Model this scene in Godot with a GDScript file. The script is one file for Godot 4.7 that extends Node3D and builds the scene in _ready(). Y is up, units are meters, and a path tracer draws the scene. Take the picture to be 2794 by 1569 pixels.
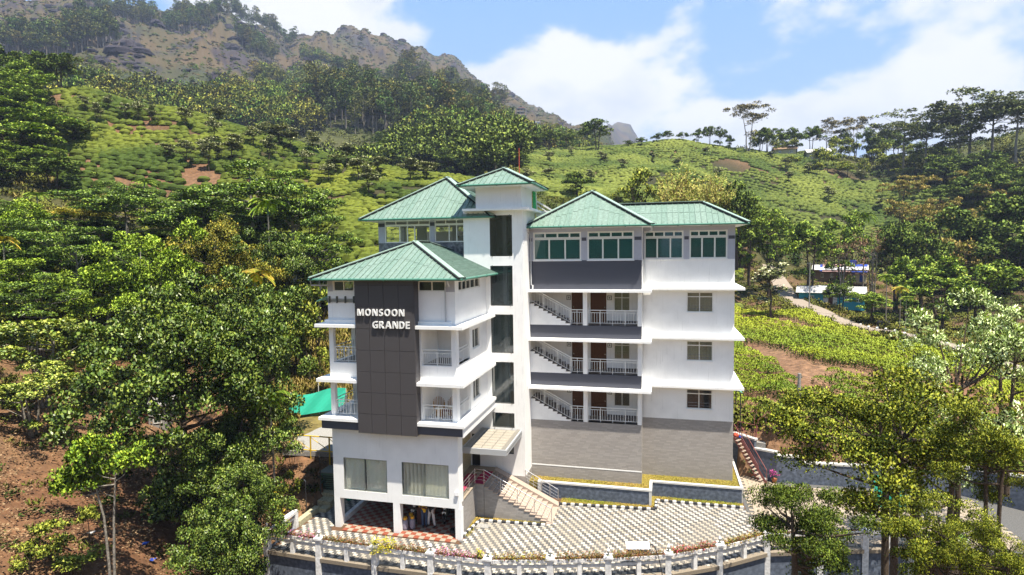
extends Node3D
# A hill hotel with green hipped roofs, its paved terrace, tea slopes and mountains behind.

func _ready() -> void:
	rng.seed = 4711
	make_view()
	make_materials()
	make_ground()
	make_hotel()
	make_terrace()
	make_surroundings()
	make_plants()
	make_people()

func make_view() -> void:
	var cam := Camera3D.new()
	cam.name = "camera"
	cam.fov = 51.45
	cam.near = 0.1
	cam.far = 6000.0
	cam.position = EYE
	cam.basis = Basis(Vector3.UP, 0.24499) * Basis(Vector3.RIGHT, -0.06484) * Basis(Vector3.BACK, -0.013226)
	add_child(cam)
	var sun := DirectionalLight3D.new()
	sun.name = "sun"
	sun.light_energy = 1.15
	sun.light_color = Color(1.0, 0.965, 0.9)
	sun.light_angular_distance = 0.5
	sun.shadow_enabled = true
	add_child(sun)
	sun.look_at_from_position(Vector3.ZERO, Vector3(-0.27, -1.0, -0.212), Vector3.FORWARD)
	var env := Environment.new()
	env.background_mode = Environment.BG_SKY
	env.tonemap_mode = Environment.TONE_MAPPER_LINEAR
	env.tonemap_exposure = 3.35
	env.sdfgi_enabled = true
	env.ssao_enabled = true
	env.ssil_enabled = true
	env.fog_enabled = true
	env.fog_density = 0.00019
	env.fog_light_color = Color(0.68, 0.74, 0.86)
	var sky := Sky.new()
	var pano := PanoramaSkyMaterial.new()
	pano.panorama = sky_picture()
	sky.sky_material = pano
	env.sky = sky
	var we := WorldEnvironment.new()
	we.name = "world"
	we.environment = env
	add_child(we)

func sky_picture() -> ImageTexture:
	# air and clouds only, by direction
	var w := 4096
	var h := 2048
	var im := Image.create(w, h, false, Image.FORMAT_RGBF)
	var f := FastNoiseLite.new()
	f.seed = 12; f.frequency = 2.6; f.fractal_octaves = 7; f.fractal_gain = 0.55
	var g := FastNoiseLite.new()
	g.seed = 31; g.frequency = 1.7; g.fractal_octaves = 5
	var lo := FastNoiseLite.new()
	lo.seed = 77; lo.frequency = 1.1; lo.fractal_octaves = 3
	# cloud banks: azimuth, elevation, half widths (degrees), weight
	var banks := [[-4.5, 14.5, 12.0, 5.6, 1.0], [-19.0, 13.0, 9.0, 4.5, 0.9], [-33.0, 22.0, 9.0, 4.5, 1.0], [-9.0, 19.0, 4.0, 2.6, 0.45], [25.0, 17.0, 9.0, 9.5, 0.85], [10.0, 9.6, 12.0, 3.4, 1.0], [9.5, 21.5, 3.0, 2.0, 0.4], [-2.0, 6.0, 30.0, 4.0, 0.5], [19.0, 21.0, 4.0, 2.5, 0.2], [-13.0, 21.5, 9.0, 2.8, -0.5], [5.5, 19.0, 4.5, 2.6, -0.35], [11.0, 13.6, 4.5, 1.6, -0.75]]
	var pixel := func(i: int, j: int, b: int) -> Color:
		var el := PI * (0.5 - (j + 0.5 * b) / h)
		var ed := rad_to_deg(el)
		if ed < -3.0: return Color(0.15, 0.17, 0.16)
		var az := wrapf(TAU * (i + 0.5 * b) / w, -PI, PI)
		var d := Vector3(sin(az) * cos(el), sin(el), -cos(az) * cos(el))
		var ad := rad_to_deg(az)
		var p := Vector3(d.x, d.y * 1.7, d.z)
		var density := -0.14 + 0.25 * lo.get_noise_3dv(p)
		if absf(ad + 6.0) < 70.0 and ed < 45.0:
			var wide := density
			density = -0.34
			for k in banks:
				var q := pow((ad - k[0]) / k[2], 2.0) + pow((ed - k[1]) / k[3], 2.0)
				if q < 6.0: density += k[4] * exp(-q)
			density = lerpf(density, wide, clampf(smoothstep(48.0, 70.0, absf(ad + 6.0)) + smoothstep(28.0, 45.0, ed), 0, 1))
		density += 1.15 * f.get_noise_3dv(p * 1.6)
		var cl := smoothstep(-0.16, 0.42, density)
		var up := clampf(ed / 40.0, 0.0, 1.0)
		var blue := Color(0.19, 0.255, 0.335).lerp(Color(0.068, 0.15, 0.295), pow(up, 0.5))
		# thicker cloud is a little greyer beneath
		var below := density - 1.0 * f.get_noise_3dv((p + Vector3(0.05, 0.07, 0)) * 1.6)
		var shade := clampf(0.42 + 1.3 * g.get_noise_3dv(p * 2.2) - below * 0.35 + (12.0 - ed) * 0.02, 0, 1) * smoothstep(0.1, 0.7, density)
		return blue.lerp(Color(0.315, 0.318, 0.322).lerp(Color(0.2, 0.228, 0.27), shade), cl)
	for j in range(0, h, 4):
		var ed := 90.0 - 180.0 * (j + 2.0) / h
		for i in range(0, w, 4):
			var ad := rad_to_deg(wrapf(TAU * (i + 2.0) / w, -PI, PI))
			if ed > -2.0 and ed < 27.0 and absf(ad + 12.0) < 52.0:
				for y in 4:
					for x in 4: im.set_pixel(i + x, j + y, pixel.call(i + x, j + y, 1))
			else:
				im.fill_rect(Rect2i(i, j, 4, 4), pixel.call(i, j, 4))
	return ImageTexture.create_from_image(im)

const EYE := Vector3(10.222, 15.236, 28.819)
var M := {}
var rng := RandomNumberGenerator.new()
var used := {}

class Shape:
	var v := PackedVector3Array()
	var n := PackedVector3Array()
	var c := PackedColorArray()
	var uv := PackedVector2Array()
	var t := Transform3D.IDENTITY
	var col := Color.WHITE
	func tri(a: Vector3, b: Vector3, d: Vector3, na := Vector3.ZERO, nb := Vector3.ZERO, nd := Vector3.ZERO) -> void:
		# a b d run counter-clockwise seen from the front
		a = t * a; b = t * b; d = t * d
		var f := (b - a).cross(d - a).normalized()
		v.append(a); v.append(d); v.append(b)
		n.append((t.basis * na).normalized() if na != Vector3.ZERO else f)
		n.append((t.basis * nd).normalized() if nd != Vector3.ZERO else f)
		n.append((t.basis * nb).normalized() if nb != Vector3.ZERO else f)
		for i in 3:
			c.append(col)
		uv.append(Vector2(a.x, a.y)); uv.append(Vector2(d.x, d.y)); uv.append(Vector2(b.x, b.y))
	func quad(a: Vector3, b: Vector3, d: Vector3, e: Vector3) -> void:
		tri(a, b, d); tri(a, d, e)
	func box(at: Vector3, s: Vector3, basis := Basis.IDENTITY) -> void:
		var h := s * 0.5
		var p := []
		for i in 8:
			p.append(at + basis * Vector3(h.x * (1 if i & 1 else -1), h.y * (1 if i & 2 else -1), h.z * (1 if i & 4 else -1)))
		quad(p[4], p[5], p[7], p[6]); quad(p[1], p[0], p[2], p[3])
		quad(p[5], p[1], p[3], p[7]); quad(p[0], p[4], p[6], p[2])
		quad(p[6], p[7], p[3], p[2]); quad(p[0], p[1], p[5], p[4])
	func span(lo: Vector3, hi: Vector3) -> void:
		box((lo + hi) * 0.5, (hi - lo).abs())
	func bevel_box(at: Vector3, s: Vector3, r: float) -> void:
		# a slab whose top edges are chamfered
		var h := s * 0.5
		var lo := []
		var mid := []
		var top := []
		for k in [[-1, 1], [1, 1], [1, -1], [-1, -1]]:
			lo.append(at + Vector3(h.x * k[0], -h.y, h.z * k[1]))
			mid.append(at + Vector3(h.x * k[0], h.y - r, h.z * k[1]))
			top.append(at + Vector3((h.x - r) * k[0], h.y, (h.z - r) * k[1]))
		for i in 4:
			var j := (i + 1) % 4
			quad(lo[i], lo[j], mid[j], mid[i]); quad(mid[i], mid[j], top[j], top[i])
		quad(top[0], top[1], top[2], top[3])
	func beam(p: Vector3, q: Vector3, w: float, h: float) -> void:
		var z := (q - p).normalized()
		var x := Vector3.UP.cross(z)
		x = Vector3.RIGHT if x.length() < 0.01 else x.normalized()
		box((p + q) * 0.5, Vector3(w, h, p.distance_to(q)), Basis(x, z.cross(x), z))
	func tube(p: Vector3, q: Vector3, r0: float, r1 := -1.0, sides := 6, ends := true) -> void:
		if r1 < 0.0: r1 = r0
		path([p, q], [r0, r1], sides, ends)
	func path(ps: Array, rs: Array, sides := 6, ends := true) -> void:
		var rings := []
		var nrm := []
		var x := Vector3.ZERO
		for i in ps.size():
			var d: Vector3 = (ps[min(i + 1, ps.size() - 1)] - ps[max(i - 1, 0)]).normalized()
			if x == Vector3.ZERO:
				x = d.cross(Vector3(0.31, 0.2, 0.93) if absf(d.z) < 0.9 else Vector3(0.9, 0.3, 0.1)).normalized()
			else:
				x = (x - d * x.dot(d)).normalized()
			var y := d.cross(x)
			var ring := []
			var nn := []
			for k in sides:
				var a := TAU * k / sides
				var o := x * cos(a) + y * sin(a)
				ring.append(ps[i] + o * rs[i]); nn.append(o)
			rings.append(ring); nrm.append(nn)
		for i in ps.size() - 1:
			for k in sides:
				var j := (k + 1) % sides
				tri(rings[i][k], rings[i][j], rings[i + 1][j], nrm[i][k], nrm[i][j], nrm[i + 1][j])
				tri(rings[i][k], rings[i + 1][j], rings[i + 1][k], nrm[i][k], nrm[i + 1][j], nrm[i + 1][k])
		if ends:
			for k in range(1, sides - 1):
				tri(rings[0][0], rings[0][k + 1], rings[0][k])
				tri(rings[-1][0], rings[-1][k], rings[-1][k + 1])
	func lathe(at: Vector3, prof: Array, sides := 10) -> void:
		# prof: radius, height pairs from the bottom up
		for i in prof.size() - 1:
			var r0: float = prof[i][0]
			var r1: float = prof[i + 1][0]
			var y0: float = prof[i][1]
			var y1: float = prof[i + 1][1]
			var sl := Vector2(y1 - y0, r0 - r1).normalized()
			for k in sides:
				var a := TAU * k / sides
				var b := TAU * (k + 1) / sides
				var da := Vector3(cos(a), 0, -sin(a))
				var db := Vector3(cos(b), 0, -sin(b))
				var na := da * sl.x + Vector3.UP * sl.y
				var nb := db * sl.x + Vector3.UP * sl.y
				if r0 > 0.0001: tri(at + da * r0 + Vector3.UP * y0, at + db * r0 + Vector3.UP * y0, at + db * r1 + Vector3.UP * y1, na, nb, nb)
				if r1 > 0.0001: tri(at + da * r0 + Vector3.UP * y0, at + db * r1 + Vector3.UP * y1, at + da * r1 + Vector3.UP * y1, na, nb, na)
	func poly(ps: Array, thick: float) -> void:
		# a flat convex plate, counter-clockwise from the front, with thickness behind it
		if ps.size() < 3: return
		var nr: Vector3 = (ps[1] - ps[0]).cross(ps[2] - ps[0]).normalized()
		for i in range(1, ps.size() - 1):
			tri(ps[0], ps[i], ps[i + 1])
			tri(ps[0] - nr * thick, ps[i + 1] - nr * thick, ps[i] - nr * thick)
		for i in ps.size():
			var j := (i + 1) % ps.size()
			quad(ps[i] - nr * thick, ps[j] - nr * thick, ps[j], ps[i])
	func wall(u0: float, u1: float, v0: float, v1: float, th: float, holes := []) -> void:
		# in the plane z = 0 of t, facing +z, th thick; holes [u0, u1, v0, v1]
		var us := [u0, u1]
		var vs := [v0, v1]
		for h in holes:
			for k in 2:
				if h[k] > u0 and h[k] < u1 and not us.has(h[k]): us.append(h[k])
				if h[k + 2] > v0 and h[k + 2] < v1 and not vs.has(h[k + 2]): vs.append(h[k + 2])
		us.sort(); vs.sort()
		var solid := func(i: int, j: int) -> bool:
			if i < 0 or j < 0 or i >= us.size() - 1 or j >= vs.size() - 1: return false
			var a: float = (us[i] + us[i + 1]) * 0.5
			var b: float = (vs[j] + vs[j + 1]) * 0.5
			for h in holes:
				if a > h[0] and a < h[1] and b > h[2] and b < h[3]: return false
			return true
		for i in us.size() - 1:
			for j in vs.size() - 1:
				if not solid.call(i, j): continue
				var a := Vector3(us[i], vs[j], 0)
				var b := Vector3(us[i + 1], vs[j], 0)
				var d := Vector3(us[i + 1], vs[j + 1], 0)
				var e := Vector3(us[i], vs[j + 1], 0)
				var k := Vector3(0, 0, -th)
				quad(a, b, d, e); quad(b + k, a + k, e + k, d + k)
				if not solid.call(i - 1, j): quad(a + k, a, e, e + k)
				if not solid.call(i + 1, j): quad(b, b + k, d + k, d)
				if not solid.call(i, j - 1): quad(a + k, b + k, b, a)
				if not solid.call(i, j + 1): quad(e, d, d + k, e + k)
	func mesh() -> ArrayMesh:
		var a := []
		a.resize(Mesh.ARRAY_MAX)
		a[Mesh.ARRAY_VERTEX] = v; a[Mesh.ARRAY_NORMAL] = n; a[Mesh.ARRAY_COLOR] = c; a[Mesh.ARRAY_TEX_UV] = uv
		var m := ArrayMesh.new()
		if v.size(): m.add_surface_from_arrays(Mesh.PRIMITIVE_TRIANGLES, a)
		return m

const FRONT := Basis.IDENTITY
const RIGHTB := Basis(Vector3(0, 0, -1), Vector3(0, 1, 0), Vector3(1, 0, 0))
const LEFTB := Basis(Vector3(0, 0, 1), Vector3(0, 1, 0), Vector3(-1, 0, 0))
const BACKB := Basis(Vector3(-1, 0, 0), Vector3(0, 1, 0), Vector3(0, 0, -1))

func numbered(parent: Node, called: String) -> String:
	var key := str(parent.get_instance_id()) + called
	var k: int = used.get(key, 0)
	used[key] = k + 1
	return called if k == 0 else "%s_%03d" % [called, k]

func hang(o: Node3D, called: String, parent: Node) -> void:
	o.name = numbered(parent, called)
	parent.add_child(o, true)

func tag(o: Node, label := "", category := "", group := "", kind := "") -> void:
	if label: o.set_meta("label", label)
	if category: o.set_meta("category", category)
	if group: o.set_meta("group", group)
	if kind: o.set_meta("kind", kind)

func thing(called: String, label: String, category: String, at := Vector3.ZERO, group := "", turn := 0.0) -> Node3D:
	var o := Node3D.new()
	hang(o, called, self)
	o.position = at
	o.rotation.y = turn
	tag(o, label, category, group)
	return o

func part(parent: Node, called: String, s: Variant, m: Material, at := Vector3.ZERO) -> MeshInstance3D:
	var o := MeshInstance3D.new()
	o.mesh = s.mesh() if s is Shape else s
	o.material_override = m
	o.position = at
	hang(o, called, parent)
	return o

func struct(called: String, s: Variant, m: Material, label := "") -> MeshInstance3D:
	var o := part(self, called, s, m)
	tag(o, label, "", "", "structure")
	return o

func copy(src: Node3D, at: Vector3, turn: float, sc := Vector3.ONE, label := "", called := "") -> Node3D:
	var o: Node3D = src.duplicate()
	var base := called if called else str(src.name).rstrip("0123456789").rstrip("_")
	o.name = numbered(self, base)
	add_child(o, true)
	o.position = at
	o.rotation.y = turn
	o.scale = sc
	if label: o.set_meta("label", label)
	return o

# ---------- materials
func lin(r: float, g: float, b: float) -> Color:
	return Color(r, g, b).linear_to_srgb()

func noise_tex(sd: int, freq: float, lo: float, hi: float, size := 256, oct := 5, kind := FastNoiseLite.TYPE_SIMPLEX_SMOOTH) -> NoiseTexture2D:
	var f := FastNoiseLite.new()
	f.seed = sd; f.frequency = freq; f.fractal_octaves = oct; f.noise_type = kind
	var g := Gradient.new()
	g.set_color(0, Color(lo, lo, lo)); g.set_color(1, Color(hi, hi, hi))
	var x := NoiseTexture2D.new()
	x.width = size; x.height = size; x.seamless = true; x.noise = f; x.color_ramp = g
	return x

func mat(called: String, color: Color, rough := 0.8, metal := 0.0, tex: Texture2D = null, scale := 1.0, bump: Texture2D = null, bump_cm := 1.0) -> StandardMaterial3D:
	var m := StandardMaterial3D.new()
	m.resource_name = called
	m.albedo_color = color
	m.roughness = rough
	m.metallic = metal
	m.metallic_specular = 0.4
	if tex or bump:
		m.albedo_texture = tex
		m.uv1_triplanar = true
		m.uv1_world_triplanar = true
		m.uv1_scale = Vector3.ONE * scale
	if bump:
		m.heightmap_enabled = true
		m.heightmap_texture = bump
		m.heightmap_scale = bump_cm
	M[called] = m
	return m

func weathered() -> ImageTexture:
	# limewash with faint patches and thin rain streaks
	var im := Image.create(512, 512, false, Image.FORMAT_RGB8)
	var f := FastNoiseLite.new()
	f.seed = 91; f.frequency = 0.012; f.fractal_octaves = 5
	var drip := PackedFloat32Array()
	drip.resize(512 * 512)
	var r := RandomNumberGenerator.new()
	r.seed = 92
	for k in 150:
		var x := r.randi() % 512
		var y := r.randi() % 512
		var n := r.randi_range(20, 110)
		var w := r.randi_range(1, 3)
		var a := r.randf_range(0.015, 0.06)
		for i in n:
			for m in w: drip[((y + i) % 512) * 512 + (x + m) % 512] += a * (1.0 - float(i) / n)
	for y in 512:
		for x in 512:
			var e := minf(minf(x, 511 - x), minf(y, 511 - y)) / 60.0
			var n := f.get_noise_2d(x, y) * clampf(e, 0, 1)
			var t := 0.975 + 0.03 * n - minf(drip[y * 512 + x], 0.1)
			im.set_pixel(x, 511 - y, Color(t, t, t * 0.995))
	return ImageTexture.create_from_image(im)

func make_materials() -> void:
	var soft := noise_tex(3, 0.012, 0.95, 1.0, 512, 6)
	var mott := noise_tex(5, 0.03, 0.7, 1.0, 512, 6)
	var grain := noise_tex(7, 0.12, 0.75, 1.0, 256, 3)
	mat("white_plaster", lin(0.85, 0.85, 0.852), 0.75, 0, weathered(), 0.16)
	mat("stained_white", lin(0.86, 0.85, 0.84), 0.85, 0, noise_tex(8, 0.02, 0.78, 1.0, 512, 6), 0.5)
	mat("pale_grey", lin(0.42, 0.43, 0.49), 0.75, 0, soft, 0.5)
	mat("slate_paint", lin(0.085, 0.09, 0.115), 0.6, 0, grain, 1.5)
	mat("wall_blue", lin(0.15, 0.18, 0.24), 0.75, 0, noise_tex(9, 0.018, 0.6, 1.0, 512, 6), 0.4)
	mat("charcoal_tile", lin(0.086, 0.08, 0.085), 0.45, 0, grain, 2.2)
	mat("joint_black", lin(0.015, 0.015, 0.017), 0.9)
	mat("concrete", lin(0.36, 0.35, 0.33), 0.9, 0, mott, 0.6)
	mat("old_concrete", lin(0.3, 0.31, 0.33), 0.9, 0, noise_tex(12, 0.02, 0.45, 1.0, 512, 6), 0.35)
	mat("dirty_edge", lin(0.3, 0.25, 0.19), 0.95, 0, mott, 1.2)
	var worn := noise_tex(6, 0.02, 0.72, 1.0, 512, 6)
	for k in 3:
		mat("roof_green%d" % k, lin([0.205, 0.222, 0.19][k], [0.305, 0.318, 0.29][k], [0.25, 0.264, 0.236][k]), 0.5, 0.0, worn, 0.5)
		M["roof_green%d" % k].uv1_offset = V(k * 0.37, 0, k * 0.61)
	mat("cap_green", lin(0.25, 0.34, 0.285), 0.45)
	mat("gutter_green", lin(0.07, 0.2, 0.15), 0.4)
	mat("awning_teal", lin(0.12, 0.33, 0.26), 0.5)
	mat("black_gap", lin(0.012, 0.014, 0.013), 0.9)
	mat("frame_white", lin(0.74, 0.73, 0.68), 0.45)
	mat("frame_cream", lin(0.6, 0.56, 0.4), 0.5)
	mat("rail_white", lin(0.78, 0.78, 0.76), 0.4)
	mat("steel", lin(0.55, 0.55, 0.56), 0.25, 0.9)
	mat("door_wood", lin(0.17, 0.062, 0.018), 0.5, 0, noise_tex(14, 0.05, 0.5, 1.0, 256, 4), 1.3)
	mat("door_dark", lin(0.07, 0.02, 0.015), 0.45)
	mat("curtain", lin(0.46, 0.42, 0.25), 0.9, 0, grain, 0.8)
	mat("blind", lin(0.75, 0.76, 0.62), 0.8)
	mat("step_peach", lin(0.52, 0.41, 0.335), 0.5, 0, mott, 1.5)
	mat("carpet", lin(0.32, 0.012, 0.07), 0.95)
	mat("granite_dark", lin(0.1, 0.085, 0.08), 0.4)
	mat("canopy_cream", lin(0.2, 0.185, 0.16), 0.6, 0, soft, 0.6)
	mat("canopy_pane", lin(0.33, 0.3, 0.25), 0.25)
	mat("canopy_edge", lin(0.36, 0.37, 0.38), 0.6)
	mat("black_steel", lin(0.03, 0.03, 0.032), 0.5)
	mat("red_steel", lin(0.24, 0.085, 0.075), 0.6)
	mat("red_rod", lin(0.5, 0.08, 0.04), 0.6)
	mat("yellow_steel", lin(0.55, 0.36, 0.02), 0.55)
	mat("tarnished", lin(0.12, 0.13, 0.11), 0.6)
	mat("grey_pipe", lin(0.45, 0.46, 0.48), 0.5)
	mat("green_sheet", lin(0.03, 0.42, 0.13), 0.6)
	mat("paver_light", lin(0.56, 0.515, 0.45), 0.85, 0, mott, 0.7)
	mat("paver_worn", lin(0.44, 0.39, 0.32), 0.85, 0, mott, 0.9)
	mat("paver_grey", lin(0.19, 0.18, 0.165), 0.85, 0, mott, 0.7)
	mat("paver_dark", lin(0.13, 0.127, 0.122), 0.85, 0, mott, 0.8)
	mat("paver_tan", lin(0.45, 0.37, 0.28), 0.85, 0, mott, 0.6)
	mat("tile_red", lin(0.33, 0.09, 0.05), 0.55, 0, mott, 1.0)
	mat("tile_cream", lin(0.42, 0.35, 0.27), 0.6, 0, mott, 1.0)
	mat("kerb_white", lin(0.74, 0.73, 0.7), 0.8, 0, mott, 1.4)
	mat("kerb_black", lin(0.03, 0.03, 0.035), 0.7)
	mat("lawn", lin(0.36, 0.28, 0.05), 0.95, 0, noise_tex(20, 0.03, 0.45, 1.0, 512, 6), 0.5)
	mat("bed_soil", lin(0.14, 0.075, 0.04), 0.95, 0, mott, 1.0)
	mat("stone_wall", lin(0.33, 0.23, 0.13), 0.95, 0, noise_tex(21, 0.03, 0.4, 1.0, 256, 5), 0.9)
	mat("bark_pale", lin(0.4, 0.36, 0.3), 0.9, 0, noise_tex(23, 0.04, 0.45, 1.0, 256, 5), 0.9)
	mat("bark_brown", lin(0.13, 0.095, 0.065), 0.95, 0, noise_tex(24, 0.05, 0.5, 1.0, 256, 5), 1.1)
	mat("cream_paint", lin(0.55, 0.5, 0.33), 0.8, 0, mott, 0.5)
	mat("inside_wall", lin(0.34, 0.36, 0.35), 0.9)
	mat("inside_dark", lin(0.12, 0.12, 0.12), 0.9)
	mat("skin", lin(0.16, 0.075, 0.04), 0.6)
	mat("yellow_shirt", lin(0.6, 0.36, 0.01), 0.85)
	mat("denim", lin(0.04, 0.06, 0.11), 0.9)
	mat("dark_shirt", lin(0.015, 0.015, 0.018), 0.9)
	mat("pale_trousers", lin(0.5, 0.48, 0.47), 0.9)
	mat("hair", lin(0.01, 0.008, 0.007), 0.6)
	mat("rubber", lin(0.02, 0.02, 0.02), 0.8)
	mat("gas_grey", lin(0.2, 0.19, 0.24), 0.5)
	mat("gas_yellow", lin(0.6, 0.3, 0.02), 0.5)
	mat("cane", lin(0.5, 0.27, 0.09), 0.7, 0, grain, 3.0)
	mat("cane_dark", lin(0.12, 0.05, 0.03), 0.7)
	mat("cushion", lin(0.6, 0.57, 0.5), 0.9)
	mat("globe", lin(0.85, 0.85, 0.86), 0.3)
	mat("terracotta", lin(0.35, 0.13, 0.06), 0.85)
	mat("teal_paint", lin(0.03, 0.28, 0.38), 0.7, 0, soft, 0.5)
	mat("sheet_white", lin(0.62, 0.61, 0.6), 0.6, 0, mott, 0.4)
	mat("tarp_blue", lin(0.015, 0.05, 0.3), 0.6)
	mat("tarp_pink", lin(0.5, 0.3, 0.28), 0.7, 0, mott, 0.6)
	mat("mud_wall", lin(0.3, 0.2, 0.12), 0.9, 0, mott, 0.5)
	mat("road_grey", lin(0.36, 0.3, 0.24), 0.95, 0, mott, 0.3)
	mat("net_teal", lin(0.02, 0.36, 0.25), 0.8)
	M.net_teal.backlight_enabled = true
	M.net_teal.backlight = Color(0.3, 0.5, 0.4)
	mat("white_cloth", lin(0.82, 0.82, 0.83), 0.8)
	mat("plate_white", lin(0.75, 0.78, 0.74), 0.6)
	mat("bike_red", lin(0.25, 0.02, 0.015), 0.3)
	mat("generator_green", lin(0.07, 0.14, 0.09), 0.6)
	mat("far_white", lin(0.62, 0.64, 0.68), 0.8)
	for g in [["glass_dark", lin(0.02, 0.035, 0.037), 0.36], ["glass_clear", lin(0.3, 0.36, 0.34), 0.08], ["glass_teal", lin(0.008, 0.1, 0.095), 0.62]]:
		var m := mat(g[0], g[1], 0.04)
		m.albedo_color.a = g[2]
		m.transparency = BaseMaterial3D.TRANSPARENCY_ALPHA
		m.metallic_specular = 0.5
	M.glass_teal.roughness = 0.03
	# clay cladding: thin courses with recessed joints
	var w := 512
	var im := Image.create(w, w, false, Image.FORMAT_RGB8)
	var hm := Image.create(w, w, false, Image.FORMAT_RGB8)
	var q := RandomNumberGenerator.new()
	q.seed = 44
	for row in 32:
		var tones := []
		for k in 8: tones.append(q.randf_range(0.92, 1.0))
		var shift := q.randi() % 64
		for y in range(row * 16, row * 16 + 16):
			for x in w:
				var u := (x + shift) % w
				var joint := y % 16 < 1 or u % 64 < 1
				im.set_pixel(x, y, Color.WHITE * (tones[u / 64] * (0.8 if joint else 1.0)))
				hm.set_pixel(x, y, Color.WHITE * (0.2 if joint else 0.9))
	mat("clay_cladding", lin(0.34, 0.315, 0.295), 0.7, 0, ImageTexture.create_from_image(im), 0.33, ImageTexture.create_from_image(hm), 0.4)
	for lf in [["leaf_gloss", 0.4, 0.42], ["leaf_matt", 0.6, 0.3], ["leaf_far", 0.8, 0.2]]:
		var m := mat(lf[0], Color.WHITE, lf[1])
		m.vertex_color_use_as_albedo = true
		m.metallic_specular = lf[2]
		m.backlight_enabled = true
		m.backlight = Color(0.42, 0.46, 0.16) if lf[0] != "leaf_far" else Color(0.26, 0.28, 0.12)
	var tm := mat("terrain", Color.WHITE, 0.95, 0, noise_tex(31, 0.02, 0.55, 1.0, 512, 6), 0.11, noise_tex(32, 0.03, 0.0, 1.0, 512, 6), 12.0)
	tm.vertex_color_use_as_albedo = true
	var pm := mat("petals", Color.WHITE, 0.7)
	pm.vertex_color_use_as_albedo = true

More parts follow.
